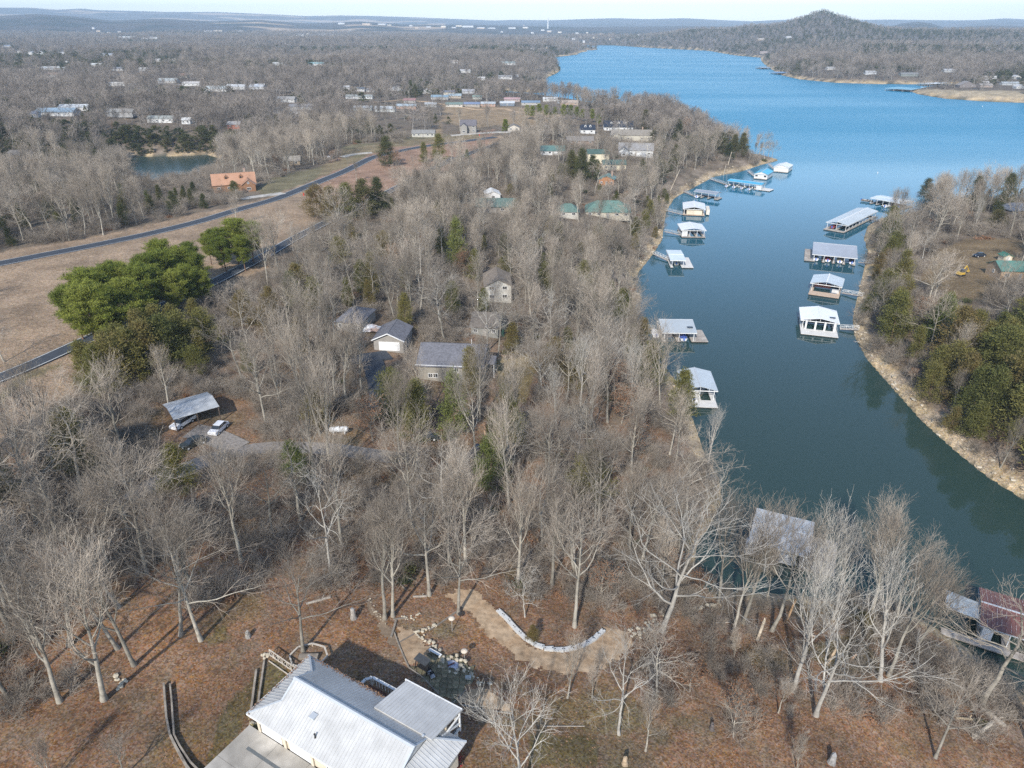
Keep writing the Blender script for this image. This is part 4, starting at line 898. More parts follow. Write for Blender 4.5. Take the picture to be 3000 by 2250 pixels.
# --- houses in the near wood
house(1022, 972, 75, 10, 'dark hip roofed house with orange leaf litter on its shingles beside the blue tarp', (0.32,.30,.27), SLATE, rot=-12, hip=3.5, rise=2.4)
tg = house(1140, 1030, 88, 9, 'grey shingled garage building with wide white door facing the asphalt drive', (0.30,.28,.25), SLATE, h=3.0, rot=-6, axis='y', rise=1.7, nwin=0, door=False)
MB().box(-2.6, 2.6, -.08, 0, .05, 2.35).build('garage_door', TRIM, tg, (0.2, -4.53, 0))
for s in (-1, 1): MB().bar((s * 4.1, -.1, 2.75), (0, -.1, 4.65), .16, .22).build('bargeboard', TRIM, tg, (0, -4.95, 0))
gh = house(1320, 1122, 190, 13, 'large grey stone house with dark shingle roof, side porch and satellite dish', (0.27,.25,.21), SLATE, h=4.2, rot=-5, rise=2.7, nwin=0, chim=False, door=False)
for x, z_ in ((1.5, 3.2), (1.5, 1.0), (-4.6, 1.6), (-3.4, 1.6)): window(gh, x, -6.52, z_, 1.1, 1.1)
window(gh, 4.6, -6.52, .7, 1.3, .9)
b = MB().slab([(6.2, -2.5, 3.3), (9.8, -2.5, 3.1), (9.8, 2.2, 3.1), (6.2, 2.2, 3.5)], .15); b.build('porch_roof', roofm(SLATE), gh)
for y in (-2.3, 2.0): MB().box(-.07, .07, -.07, .07, -.5, 3.0).build('post', TRIM, gh, (9.6, y, 0))
MB().box(-.07, .07, -.07, .07, -.5, 6.2).build('vent_pipe', TRIM, gh, (3.8, 2.5, 1))
MB().bar((-8, -6.6, 4.15), (6, -6.6, 4.15), .1, .18).build('gutter', TRIM, gh)
MB().lathe([(0.02, 0), (0.35, .1), (.42, .2)], 10).build('satellite_dish', TRIM, gh, (6.3, -1, 4.6)).rotation_euler = (R(60), 0, 0)
house(1460, 885, 76, 12, 'brown shingled house with white gable front deep in the wood', (.46,.44,.39), PSHING, h=5.0, rot=4, axis='y', rise=2.0, nwin=2, upper=True, door=False)
house(1420, 985, 80, 10, 'tree shaded house with pale eaves behind the gnarled pale oak', (0.22,.22,.2), (0.16,.14,.12), h=2.8, rot=-6, nwin=3)
sh = house(1465, 985, 24, 3, 'small dark green garden shed beside a white door behind the gnarled oak', (0.03,.08,.06), (0.09,.10,.09), h=2.3, rot=0, nwin=0, cat='shed', name='shed')
house(1450, 625, 112, 11, 'low green roofed house half hidden by bare crowns', (0.30,.27,.23), (0.12,.17,.15), rot=-3, nwin=5)
house(1445, 588, 42, 8, 'small white gabled shed shining through the trees', WHITE, (0.60,.60,.58), axis='y', nwin=1, door=False, rot=8, cat='shed', name='shed')
house(1780, 640, 130, 13, 'sprawling green hip roofed house near the shore', (0.45,.41,.33), (0.12,.20,.17), rot=-6, hip=5, rise=3.6, nwin=5)
house(1665, 640, 60, 9, 'green hip roofed wing with pale garage wall left of the sprawling green roofed house', (0.45,.43,.38), (0.12,.19,.165), hip=3, rise=2.4, nwin=2)
cb_ = house(1776, 545, 44, 8, 'cedar sided cabin with green metal roof, tall stone chimney and high wooden deck', LOG, (0.09,.20,.17), axis='y', rot=-14, metal=True, h=3.4, nwin=3, chim=True, porch=3.5, rise=1.7)
house(1800, 500, 66, 8, 'cream house with green roof above a shaded deck', CREAM, (0.08,.13,.115), rot=0, porch=2.5, h=3.2, nwin=4)
house(1752, 478, 62, 8, 'two storey cream block with dark green roof behind the cream house', CREAM, (0.075,.12,.105), h=5.4, rot=0, nwin=3, upper=True)
house(1742, 494, 28, 4, 'small brick gable end with white edged roof at the foot of the cream block', (0.25,.15,.11), (0.08,.15,.13), axis='y', nwin=0)
house(1862, 458, 100, 13, 'white house with big pale grey roof and side gable facing the lake', WHITE, (0.27,.26,.25), rot=-8, h=3.6, rise=3.4, nwin=4, cross=-1, chim=False)
house(1850, 412, 118, 12, 'long beige house with taupe roof and broad gabled wing', BEIGE, (0.25,.225,.19), rot=-3, h=3.8, rise=3.0, nwin=6, cross=-1, chim=True)
house(1812, 384, 84, 10, 'white house with black roof and three white dormers', WHITE, NAVY, h=3.2, rise=3.9, dorm=3, nwin=5, rot=-2)
house(1722, 392, 42, 8, 'white double garage with black roof and dormers left of the dormered house', WHITE, NAVY, h=3.0, rise=2.8, dorm=2, nwin=2, door=False)
house(1700, 425, 78, 10, 'grey roofed brick house in front of the white double garage', (0.24,.17,.13), (0.22,.20,.18), rot=0, nwin=4)
house(1620, 455, 72, 10, 'white house with green metal roof screened by bare trees', WHITE, (0.11,.19,.165), metal=True, nwin=4)
house(1505, 385, 34, 8, 'small cottage with brown roof and red brick porch', (0.48,.44,.38), (0.22,.2,.18), axis='y', nwin=2)
house(1372, 390, 46, 10, 'grey stone two storey house with steep gables beside the cedars', (0.26,.245,.22), (0.15,.14,.15), h=5.2, rise=3.2, cross=-1, nwin=3, upper=True)
house(1240, 402, 66, 8, 'long low house with pillared porch in the shade of the trees', (0.42,.41,.36), (0.24,.235,.22), nwin=5)
lh = house(690, 560, 118, 10, 'log house with bright orange metal roof, two dormers and a steep front gable', (.25, .135, .075), ORG, rot=20, h=3.4, rise=4.0, metal=True, dorm=2, cross=1, chim=True, nwin=4)
house(856, 485, 46, 9, 'tan house with brick front behind the bare trees by the road', (0.42,.33,.22), (0.26,.235,.2), nwin=2, rot=10)
house(50, 470, 70, 11, 'brown hip roofed house in the wood at the left edge', (0.2,.16,.12), (0.16,.15,.14), hip=3, nwin=3, rot=15)
house(25, 500, 46, 9, 'lower brown house with deck at the left edge of the wood', (0.2,.15,.11), (0.15,.14,.13), nwin=2, rot=15)
# --- the lakeside village row
V_ = [
 (1062,325,55,7,'low grey metal roofed mobile home at the left end of the lakeside row',(.3,.34,.33),(.33,.36,.37),1), (1128,328,58,8,'arched metal workshop with silver roof, second in the lakeside row',(.5,.52,.5),(.52,.56,.57),1),
 (1190,319,58,7,'orange boarded cabin with pale blue metal roof',ORG,(.33,.42,.47),1), (1262,314,34,7,'grey roofed shed between the orange cabin and the green roofed one',(.3,.3,.28),(.38,.4,.4),1),
 (1330,314,50,7,'cabin with dark green roof and white front, middle of the lakeside row',(.55,.50,.42),(.06,.15,.12),0), (1382,313,46,7,'cabin with vivid blue roof next to the green roofed cabin',(.35,.30,.24),(.10,.17,.32),1),
 (1430,312,42,7,'cabin with pale metal roof and orange end wall',ORG,(.45,.50,.52),1), (1486,310,42,7,'cabin with bright white metal roof at the right of the row',(.10,.16,.24),(.66,.70,.72),1),
 (1555,308,54,7,'blue roofed lake cottage behind the pine clump',(.42,.40,.36),(.08,.19,.32),1), (1612,297,42,6,'long white lake cottage beside the water',WHITE,(.68,.69,.68),1), (1668,308,52,9,'tan tiled pavilion on the lake point',(.42,.28,.18),(.44,.33,.24),0),
 (1200,302,34,7,'small house with dull red roof behind the orange cabin',(.35,.32,.29),(.27,.08,.07),0), (1288,292,50,8,'cabin with turquoise blue metal roof uphill of the row',(.40,.38,.35),(.14,.29,.40),1),
 (1332,288,38,8,'tan house with pale blue roof beside the turquoise one',TAN,(.40,.52,.57),1), (1398,291,26,6,'bright green roofed shed above the row',(.35,.36,.3),(.12,.23,.17),1), (1315,277,32,8,'white house with navy metal roof uphill',CREAM,(.03,.06,.13),1),
 (1250,274,30,9,'white gabled house with deep blue roof beside the dark cedar',WHITE,(.09,.14,.24),1), (1372,274,36,9,'grey steep roofed house behind the bare trees uphill',(.42,.43,.44),(.36,.37,.4),0), (1160,266,32,9,'tall white house with pale brown roof and upstairs balcony',WHITE,(.30,.22,.17),0),
 (1053,268,30,7,'white cottage with dark blue roof left of the tall pole',WHITE,(.03,.06,.10),0), (1085,270,22,6,'white shed roofed cottage right of the tall pole',WHITE,(.05,.07,.1),0), (1052,290,78,7,'long white house with grey green roof above the track',(.62,.64,.64),(.25,.29,.28),0),
 (1500,298,46,6,'pink roofed low cabin by the cove',(.4,.3,.27),(.5,.27,.27),1), (1015,262,18,5,'small white shed at the left end of the upper lane',WHITE,(.5,.5,.5),0), (1640,303,14,3,'pale blue rounded shed beside the tan pavilion',(.5,.6,.68),(.5,.6,.66),0)]
for q in V_:
    house(q[0], q[1], q[2], q[3], q[4], q[5], q[6], metal=bool(q[7]), nwin=3, axis='y' if 'gabled' in q[4] or 'tall white' in q[4] else 'x', cat='shed' if 'shed' in q[4] and 'roofed cot' not in q[4] else 'house', group='cabins of the lakeside village')
# --- middle distance, left
M_ = [
 (100,345,16,7,'low blue roofed building end in the left wood',BLUE), (835,300,56,10,'white bungalow with carport and pale roof beside the gravel lane',(.28,.27,.25)), (808,333,30,9,'dark boarded barn like house with steep gable',(.12,.13,.13)), (880,322,70,9,'long grey house with dark roof right of the gravel lane',(.13,.13,.14)),
 (685,378,36,8,'red brick house with grey roof among the dark cedars',(.3,.29,.28)), (545,364,26,7,'small white hip roofed shed above the cedar belt',(.62,.62,.6)), (470,360,76,8,'low white motel like building behind the cedar belt',(.3,.32,.3)), (350,345,80,10,'grey roofed building with pale green end wall',(.2,.19,.17)),
 (160,340,112,12,'long white hall with bright blue roof above the cedar belt',(.18,.31,.42)), (215,325,86,9,'white building with pale roof behind the blue roofed hall',(.58,.62,.64)), (632,268,62,12,'rounded white storage hall, left of three',(.50,.56,.54)), (690,262,54,10,'white storage hall with flat shining roof, middle of three',(.64,.66,.66)),
 (752,262,42,12,'bright white storage hall, right of three',(.70,.72,.72)), (490,244,54,12,'white barn with pale green roof and round arched side',(.36,.4,.39)), (535,228,26,9,'little house with orange tile roof and beige wall',(.42,.22,.14)), (560,252,50,8,'low white mobile homes row',(.5,.47,.44)),
 (340,252,50,6,'long flat white trailer beside the lane',(.6,.58,.52)), (150,226,38,9,'cottage with orange brown tiled roof on the left hill',(.42,.24,.16)), (155,205,70,9,'long pale house with white roof on the left hill',(.56,.6,.6)), (88,160,22,12,'tall narrow white house at the end of the hill lane',(.6,.6,.62)),
 (56,156,18,8,'white cottage left of the tall narrow house',(.55,.55,.55)), (120,160,26,7,'small dark roofed house right of the tall narrow one',(.2,.2,.22)), (178,158,24,7,'white flat roofed cottage on the hilltop',(.6,.6,.6)), (195,186,12,7,'narrow white house gable beside the lane',(.6,.6,.6)),
 (315,165,36,10,'house with pale blue grey hip roof on the wooded hill',(.36,.42,.5)), (462,180,18,7,'white cottage pair, left one, on the wooded hill',(.6,.58,.56)), (502,180,24,8,'white cottage with pale brown roof, right one of the hill pair',(.5,.43,.36)), (345,208,30,9,'round blue house between dark cedars',(.10,.13,.18)),
 (370,112,48,22,'long pale school like building on the ridge',(.52,.56,.54)), (430,114,62,20,'low white commercial block on the ridge',(.6,.6,.58)), (818,192,40,10,'grey house with pale roof in the far wood',(.45,.46,.44)), (925,192,46,10,'far house with teal roof',(.16,.36,.38)), (280,195,34,9,'white roofed cottage among dark cedars',(.55,.57,.56)),
 (20,138,24,12,'blue roofed building at the far left edge',(.14,.2,.3)), (420,208,26,6,'low white trailer behind the round blue house',(.6,.6,.58)), (1330,186,22,10,'pale yellow house far up the west shore wood',(.5,.42,.34)), (1160,188,10,6,'tiny white shed on the tan slope',(.6,.6,.6)),
 (1490,190,40,12,'large house with teal roofs on the west headland',(.25,.36,.36)), (1362,213,34,8,'white sided house above the cove road',(.45,.45,.45)), (1410,236,22,7,'small white cottage above the quiet cove',(.6,.6,.58)), (1480,232,40,9,'dark roofed house above the quiet cove',(.2,.2,.2)),(1515,226,8,5,'tiny white boathouse among trees by the cove',(.6,.6,.6))]
for q in M_:
    wc = (.30,.14,.10) if 'red brick' in q[4] else (.13,.13,.13) if 'dark boarded' in q[4] else (.45,.40,.30) if 'beige' in q[4] or 'tan' in q[4] else (.33,.33,.32) if 'grey' in q[4] else (.62,.62,.60)
    house(q[0], q[1], q[2], q[3], q[4], wc, q[5], nwin=2 if q[2] < 40 else 4, h=3.0, door=False, axis='y' if 'gable' in q[4] or 'tall narrow' in q[4] else 'x', hip=0, metal='hall' in q[4], cat='shed' if 'shed' in q[4] else 'house', name='house')
# --- far right shore
for q in [(2835,256,48,12,'dark timber lodge with steep gable on the right hand point',(.13,.10,.09),(.22,.19,.17)), (2890,256,36,9,'brown roofed house joined to the dark timber lodge',(.3,.22,.17),(.27,.23,.2)), (2905,232,36,9,'long pale roofed house behind the lodge',WHITE,(.55,.53,.5)), (2980,232,24,10,'tall white house at the right edge above the point',WHITE,(.5,.5,.5)),
          (2960,250,50,8,'blue grey cottage right of the big pale tree',(.4,.43,.45),(.35,.4,.43)), (2990,260,26,9,'white gabled cottage at the right edge by the water',WHITE,(.6,.6,.6)), (2552,218,34,10,'white house tucked in the wood behind the far shore',(.55,.58,.6),(.4,.42,.43)), (2665,224,52,10,'pair of dark houses by the far shore, green shuttered',(.12,.15,.13),(.12,.12,.12)),
          (2782,212,32,11,'grey hillside house with many windows on the right shore',(.4,.42,.42),(.35,.36,.37)), (2435,204,24,9,'small white hillside house above the far docks',WHITE,(.5,.5,.5)), (2238,157,22,14,'brown lodge at the waterline below the conical hill',(.3,.25,.22),(.3,.22,.19)), (2312,112,14,16,'white house high on the flank of the conical hill',WHITE,(.5,.5,.5)), (2230,118,18,16,'tan house on the slope below the conical hill',TAN,(.35,.3,.25)),
          (2889,247,16,5,'small white boat shed on the right hand point',WHITE,(.65,.65,.65))]:
    house(q[0], q[1], q[2], q[3], q[4], q[5], q[6], nwin=2, door=False, axis='y' if 'gable' in q[4] or 'tall' in q[4] else 'x')
# --- houses of the right bank
house(2990, 632, 66, 10, 'house with blue grey shingle roof at the right edge behind bare trees', (0.3,.25,.2), (0.17,.19,.23), hip=2, rot=8, nwin=2)
house(2985, 820, 110, 9, 'house with teal green metal roof and long tan wall at the right edge', (0.40,.29,.19), (0.10,.22,.18), metal=True, rot=-4, h=3.2, nwin=3)
s2 = house(2950, 768, 24, 3.2, 'cream playhouse shed with green roof and white barn door on the right bank', CREAM, (0.05,.17,.13), axis='y', h=2.2, nwin=0, door=False, cat='shed', name='shed')
MB().box(-.7, .7, -.06, 0, .1, 1.9).build('door', TRIM, s2, (0, -1.62, 0))
# --- carport
cp = thing('carport', 'open carport with silver corrugated roof beside the gravel turning place', 'carport', G(585, 1250), R(38))
CLEAR.append((cp.location[0], cp.location[1], 9)); v_ = cp.location.xy * .93; CLEAR.append((v_.x, v_.y, 6)); v_ = cp.location.xy * .86; CLEAR.append((v_.x, v_.y, 4))
MB().slab([(-4.2, -.2, 3.1), (4.2, -.2, 3.1), (4.2, 3.6, 3.9), (-4.2, 3.6, 3.9)], .06).slab([(-4.2, 3.6, 3.9), (4.2, 3.6, 3.9), (4.2, 7.4, 3.1), (-4.2, 7.4, 3.1)], .06).build('roof', mat('silver_corrugated', (.40, .41, .41), .5, .25, .6, ribs=1.6, ribdir=0, spec=.6), cp)
for x in (-4, 0, 4):
    for y in (0, 7.2): MB().box(-.08, .08, -.08, .08, -.3, 3.1).build('post', mat('dark_timber', (.12, .09, .07)), cp, (x, y, 0))
MB().box(-4.2, 4.2, 7.0, 7.15, 0, 2.6).build('wall', mat('dark_timber', (.12, .09, .07)), cp)
# --- far town: pale buildings as specks, each a thing
TW = np.random.default_rng(5)
town = [(1370,80,40),(1345,78,22),(1330,82,16),(1410,84,30),(1440,84,26),(1300,80,18),(1255,81,16),(1220,84,12),(1500,84,26),(1540,83,18),(1120,73,30),(1075,73,34),(1000,71,22),(1140,75,14),(1205,77,12),(1610,94,16),(1590,90,12),(1640,96,14),(1600,112,10),(1650,109,16),(1690,99,10),(1720,97,8),(1725,106,12),(1760,102,10),(1800,106,14),(1620,108,18),(1810,112,10),(1840,108,10),(1560,98,10),(1700,112,10),(1680,117,12),(1100,96,24),(1065,97,18),(1020,97,20),(980,99,22),(1180,117,18),(880,105,30),(900,103,24),(945,106,26),(980,108,16),(610,95,24),(640,93,30),(705,94,20),(290,93,14),(320,97,12),(350,96,10),(275,85,10),(1130,98,14),(1195,118,10),(1500,150,12),(1560,150,14),(1600,142,8),(1470,95,8),(1740,113,8),(1870,106,8),(1535,75,6),(1900,101,8),(1250,105,10),(1710,125,8),(1770,110,9),(1585,106,8),(1788,118,8)]
for i, (x, y, w) in enumerate(town):
    g = G(x, y); m = mpp(g); L = w * m * .8; D = min(L * .6, 26); h = 4 + TW.uniform(0, 5)
    wh = ['white', 'cream', 'pale grey', 'tan'][i % 4]; c = [WHITE, (.62,.56,.46), (.5,.5,.5), (.5,.4,.3)][i % 4]
    rk = sorted(q_[0] for k_, q_ in enumerate(town) if k_ % 4 == i % 4).index(x)
    t = thing('town_building', '%s %s block from the left in the hazy far town' % (['first', 'second', 'third', 'fourth', 'fifth', 'sixth', 'seventh', 'eighth', 'ninth', 'tenth', 'eleventh', 'twelfth', 'thirteenth', 'fourteenth', 'fifteenth', 'sixteenth', 'seventeenth'][rk], wh), 'building', (g[0], g[1], g[2] + .2), TW.uniform(-.5, .5), '%s buildings of the far town' % wh)
    MB().box(-L / 2, L / 2, -D / 2, D / 2, -6, h).build('wall', wallm(c), t)
    gable_roof(L, D, h + .02, D * .12, .5).build('roof', wallm(c if i % 3 else (.66, .66, .66)), t)
    CLEAR.append((g[0], g[1], L * .6)); v_ = Vector((g[0], g[1])) * .985; CLEAR.append((v_.x, v_.y, L * .45))
g = G(1605, 84); m = mpp(g)
t = thing('tower', 'slim white water tower rising above the hazy far town', 'tower', (g[0], g[1], g[2]), 0)
MB().lathe([(6, 0), (4.5, 50), (5, 60), (5, 70)], 12).build('shaft', wallm(WHITE), t); MB().lathe([(5, 70), (4, 74), (1, 76)], 12).build('cap', wallm((.6, .6, .6)), t)

# ------------------------------------------------------------------ vehicles, poles, small things
TYRE = mat('tyre_rubber', (.02, .02, .02), .9, .1, 3)
def car(px, py, rz, label, c, kind='car', cat='car'):
    g = G(px, py); t = thing('parked_' + kind, label, cat, g, rz); pm = mat('car_paint_%d_%d_%d' % tuple(int(v * 99) for v in c), c, .3, .05, 1, spec=.6)
    CLEAR.append((g[0], g[1], 3.2)); L = 4.6; tr = kind == 'truck'
    prof = [(-2.3, .35), (-2.3, .8), (-2.1, .95), (-1.3, 1.0), (2.1, 1.0), (2.3, .85), (2.3, .35)] if not tr else [(-2.6, .4), (-2.6, .95), (-1.4, 1.1), (2.6, 1.1), (2.6, .45)]
    cabp = [(-1.2, 1.0), (-.5, 1.48), (1.2, 1.5), (1.9, 1.0)] if not tr else [(-1.35, 1.1), (-.8, 1.75), (.5, 1.78), (.75, 1.1)]
    def ext(pr, w, w2=None):
        n = len(pr); w2 = w2 or w; b = MB(); zs = [q[1] for q in pr]; z0, z1 = min(zs), max(zs)
        f = lambda z: w + (w2 - w) * (z - z0) / (z1 - z0)
        b.add([(x, -f(z), z) for x, z in pr] + [(x, f(z), z) for x, z in pr], [tuple(range(n)), tuple(range(2 * n - 1, n - 1, -1))] + [(k, n + k, n + (k + 1) % n, (k + 1) % n) for k in range(n)]); return b
    bo = ext(prof, .9, .86).build('body', pm, t)
    ext(cabp, .84, .66).build('cabin', GLASS, t)
    top = cabp[1][0], cabp[2][0], cabp[1][1]
    MB().box(top[0] - .05, top[1] + .05, -.68, .68, top[2] - .02, top[2] + .06).build('roof', pm, t)
    for sx in (-1.45, 1.45):
        for sy in (-.86, .86):
            w = MB().lathe([(.34, -.11), (.34, .11)], 12).build('wheel', TYRE, t, (sx, sy, .34)); w.rotation_euler = (R(90), 0, 0); MB().lathe([(.2, -.12), (.2, .12)], 8).build('rim', TRIM, w)
    for sy in (-.6, .6): MB().box(-.04, .04, -.15, .15, -.08, .08).build('headlight', TRIM, t, (prof[0][0] - .01, sy, .72))
    if tr: MB().box(.95, 2.5, -.78, .78, 1.101, 1.12).build('cargo_bed', TYRE, t)
    return t
car(538, 1245, R(70), 'white pickup truck nosing out of the silver roofed carport', (.75, .75, .75), 'truck', 'pickup truck')
car(642, 1262, R(80), 'white van parked on gravel right of the carport', (.72, .73, .75))
car(970, 462, R(10), 'white van on the drive among trees beyond the road bend', (.75, .76, .78))
car(1908, 396, R(0), 'white car parked right of the long beige house', (.72, .72, .72))
car(2868, 752, R(15), 'dark off road buggy on the worn grass of the right bank', (.02, .03, .05))
car(1395, 1330, R(60), 'dark blue car under branches below the bright green tree', (.02, .03, .06))
car(568, 1305, R(50), 'dark green leaf covered car in front of the carport', (.03, .035, .03))
car(1248, 1290, R(20), 'small dark vehicle on leaf litter below the olive cedar', (.03, .035, .035))
tk = thing('gas_tank', 'long white propane tank in the leaf litter above the gravel drive', 'tank', G(994, 1268), R(5)); CLEAR.append((tk.location[0], tk.location[1], 2.5))
o = MB().lathe([(.05, -1.9), (.4, -1.75), (.55, -1.5), (.55, 1.5), (.4, 1.75), (.05, 1.9)], 12).build('tank', mat('tank_paint', (.6, .62, .63), .5), tk, (0, 0, .8)); o.rotation_euler = (0, R(90), 0)
for x in (-1.1, 1.1): MB().box(x - .1, x + .1, -.4, .4, -.2, .4).build('leg', mat('tank_paint', (.6, .62, .63)), tk)
MB().lathe([(.15, 1.3), (.15, 1.5)], 8).build('valve_cap', TRIM, tk)
ex = thing('excavator', 'small yellow excavator on the worn grass of the right bank', 'excavator', G(2812, 808), R(20)); CLEAR.append((ex.location[0], ex.location[1], 5))
YEL = mat('yellow_paint', (.55, .36, .06), .5)
MB().box(-1.3, 1.3, -1.1, -.7, 0, .6).build('track', TYRE, ex); MB().box(-1.3, 1.3, .7, 1.1, 0, .6).build('track', TYRE, ex)
MB().box(-1.2, 1.1, -.9, .9, .65, 1.4).build('body', YEL, ex); MB().box(-.3, .7, -.8, .1, 1.4, 2.5).build('cab', GLASS, ex)
MB().bar((1, 0.4, 1.2), (2.6, .4, 3.2), .3).bar((2.6, .4, 3.2), (3.9, .4, 1.6), .25).build('boom', YEL, ex); MB().box(3.6, 4.2, .1, .7, .9, 1.5).build('bucket', YEL, ex)
tp = thing('tarp', 'crumpled white and blue tarpaulin heap between two grey roofs', 'tarp', G(1090, 968), 0); CLEAR.append((tp.location[0], tp.location[1], 4))
g_ = np.random.default_rng(3); n = 12; X, Y = np.meshgrid(np.linspace(-3.2, 3.2, n), np.linspace(-2, 2, n), indexing='ij'); Z = 1.5 * np.exp(-(X / 2.6) ** 2 - (Y / 1.6) ** 2) + g_.uniform(0, .3, X.shape)
ix = np.arange(n * n).reshape(n, n); link('sheet', npmesh('sheet', np.stack([X, Y, Z], -1), [np.stack([ix[:-1, :-1], ix[1:, :-1], ix[1:, 1:], ix[:-1, 1:]], -1).reshape(-1, 4)], [mat('tarp_sheet', (.6, .64, .68), .5, .1, 1, hue=(.35, .25, .2))]), tp)
def pole(px, py, H, label, arm=True, m=None):
    g = G(px, py); t = thing('utility_pole', label, 'pole', g, .3); MB().lathe([(.17, -.3), (.11, H)], 8).build('shaft', m or mat('pole_wood', (.36, .31, .26)), t)
    if arm: MB().box(-1.2, 1.2, -.06, .06, H - 1, H - .85).build('crossarm', mat('pole_wood', (.36, .31, .26)), t)
    MB().lathe([(.22, H - 2.2), (.22, H - 1.3)], 8).build('transformer', TRIM, t, (.3, 0, 0)) if arm else MB().lathe([(.14, H), (.02, H + .25)], 8).build('cap', TRIM, t)
for x, y, H, l in ((1069, 276, 24, 'very tall pole rising between two white cottages uphill of the lake row'), (1440, 300, 14, 'utility pole behind the cabin with orange end wall'), (1290, 278, 12, 'utility pole right of the gabled house with deep blue roof'), (1272, 268, 11, 'utility pole further up behind the deep blue roof'),
                   (1197, 290, 9, 'short utility pole above the dull red roof'), (245, 250, 13, 'leaning utility pole beside the far lane'), (598, 238, 12, 'utility pole with lamp behind the white storage halls'), (645, 240, 12, 'utility pole next right behind the white storage halls'), (560, 235, 9, 'short utility pole near the orange roofed little house'), (1383, 700, 12, 'utility pole in the wood above the brown shingled house'), (1560, 330, 9, 'utility pole in front of the blue roofed lake cottage')):
    pole(x, y, H, l, arm=H < 20)
def snag(px, py, H, r, label, lean=(0, 0), c=(.50, .40, .27)):
    g = G(px, py); t = thing('dead_tree', label, 'tree stump' if H < 1.5 else 'dead tree', g, 1.0); t.rotation_euler = (lean[0], lean[1], 0); n = 9; q = np.random.default_rng(int(px))
    prof = [(r * 1.4, -.3), (r, .4), (r * .9, H * .5), (r * .75, H)]
    b = MB(); vs = []
    for i, (rr, z) in enumerate(prof):
        for k in range(n):
            a = 2 * math.pi * k / n; zz = z + (q.uniform(-.35, .5) * min(1, H * .3) if i == 3 else 0); vs.append((rr * math.cos(a) * q.uniform(.85, 1.1), rr * math.sin(a) * q.uniform(.85, 1.1), zz))
    fs = [(i * n + k, i * n + (k + 1) % n, (i + 1) * n + (k + 1) % n, (i + 1) * n + k) for i in range(3) for k in range(n)] + [tuple(range(3 * n, 4 * n))]
    b.add(vs, fs).build('trunk', mat('bare_wood_%d' % int(c[0] * 100), c, .9, .3, 2, hue=tuple(v * .6 for v in c)), t); return t
snag(2218, 1876, 4.0, .22, 'broken white snag with a jagged orange top on the shore slope', (0, .12), (.55, .47, .36))
snag(2300, 1826, 4.6, .20, 'leaning orange brown snag behind the broken white one', (0, .16), (.52, .34, .19))
snag(2424, 1946, 3.4, .22, 'short pale snag at the edge of the yellow green cedar', (0, .2), (.50, .38, .25))
snag(2472, 1952, 2.4, .2, 'stubby orange snag right of the forked pale tree', (0, .5), (.45, .30, .2))
snag(2854, 2160, 3.0, .28, 'leaning cut trunk near the bottom right corner', (0, .5), (.40, .36, .3))
snag(2436, 2235, 1.5, .42, 'grey weathered stump at the bottom edge', (0, 0), (.34, .33, .31))
snag(1830, 2240, 1.1, .33, 'pale sawn stump at the bottom edge below the white barked tree', (0, 0), (.5, .44, .36))
snag(727, 1866, .9, .35, 'small grey stump with a dark shadow left of the house', (0, 0), (.36, .34, .3))
snag(1036, 1812, 1.6, .4, 'grey stump standing on the leaf litter above the house roof', (0, 0), (.38, .35, .31))
snag(1425, 1290, 4.0, .35, 'splintered orange trunk in the wood below the stone house', (0, -.1), (.45, .33, .24))
snag(2085, 2138, 1.0, .3, 'dark low stump with a dead branch on the slope', (0, 0), (.15, .13, .12))
for x, y, H, le, l in ((1963, 560, 12, .35, 'leaning bleached pole like trunk on the shore above the tan dock'), (2133, 483, 8, .15, 'bleached bare trunk on the shore above the long blue roof'), (2119, 515, 7, .12, 'short bleached trunk just above the waterline by the long blue roof')):
    snag(x, y, H, .22, l, (0, le), (.55, .50, .43))
def log(p1, p2, r, label, c=(.33, .29, .24), cat='log'):
    a, b_ = G(*p1), G(*p2); L = (b_ - a).length; t = thing('fallen_log', label, cat, (a + b_) / 2, 0); mid = (a + b_) / 2
    MB().bar(a - mid + Vector((0, 0, r * .8)), b_ - mid + Vector((0, 0, r * .7)), 2 * r, n=8).build('trunk', mat('log_wood_%d' % int(c[0] * 100), c, .9, .3, 3), t); d = b_ - a
    s_ = Vector((-d.y, d.x, 0)).normalized(); MB().bar(d * .15 + Vector((0, 0, r)), d * .3 + s_ * L * .12 + Vector((0, 0, r * 3)), r * .6).build('branch', mat('log_wood_%d' % int(c[0] * 100), c), t)
log((898, 1771), (968, 1751), .18, 'pale fallen log on leaf litter right of the bushy tree behind the house'); log((1210, 1750), (1250, 1748), .15, 'fallen pale log at the foot of the grey trees uphill')
log((1592, 2128), (1712, 2128), .05, 'thin fallen branch lying across the leaf litter right of the foreground tree', (.36, .32, .27)); log((2340, 1850), (2394, 1868), .14, 'pale log on the slope under the forked tree')
log((2712, 2050), (2738, 2066), .22, 'short pale log on the bare earth by the shore'); log((2870, 2070), (2942, 2130), .3, 'split grey trunk lying by the bottom right shore'); log((2800, 2105), (2860, 2110), .16, 'thin log with an orange sawn end near the cut trunk', (.45, .35, .22))
log((2090, 1826), (2160, 1823), .07, 'thin pale pole lying on the slope below the stone path', (.55, .5, .42)); log((2480, 1010), (2510, 1002), .15, 'bleached driftwood branch reaching into the water', (.5, .45, .38)); log((2700, 1945), (2765, 1980), .16, 'long grey log above the shore')
log((1150, 1690), (1190, 1730), .12, 'dark fallen trunk in the wood right of the leaf strip', (.2, .17, .14)); log((640, 1700), (690, 1660), .14, 'fallen branch across the leaf strip', (.25, .2, .16))
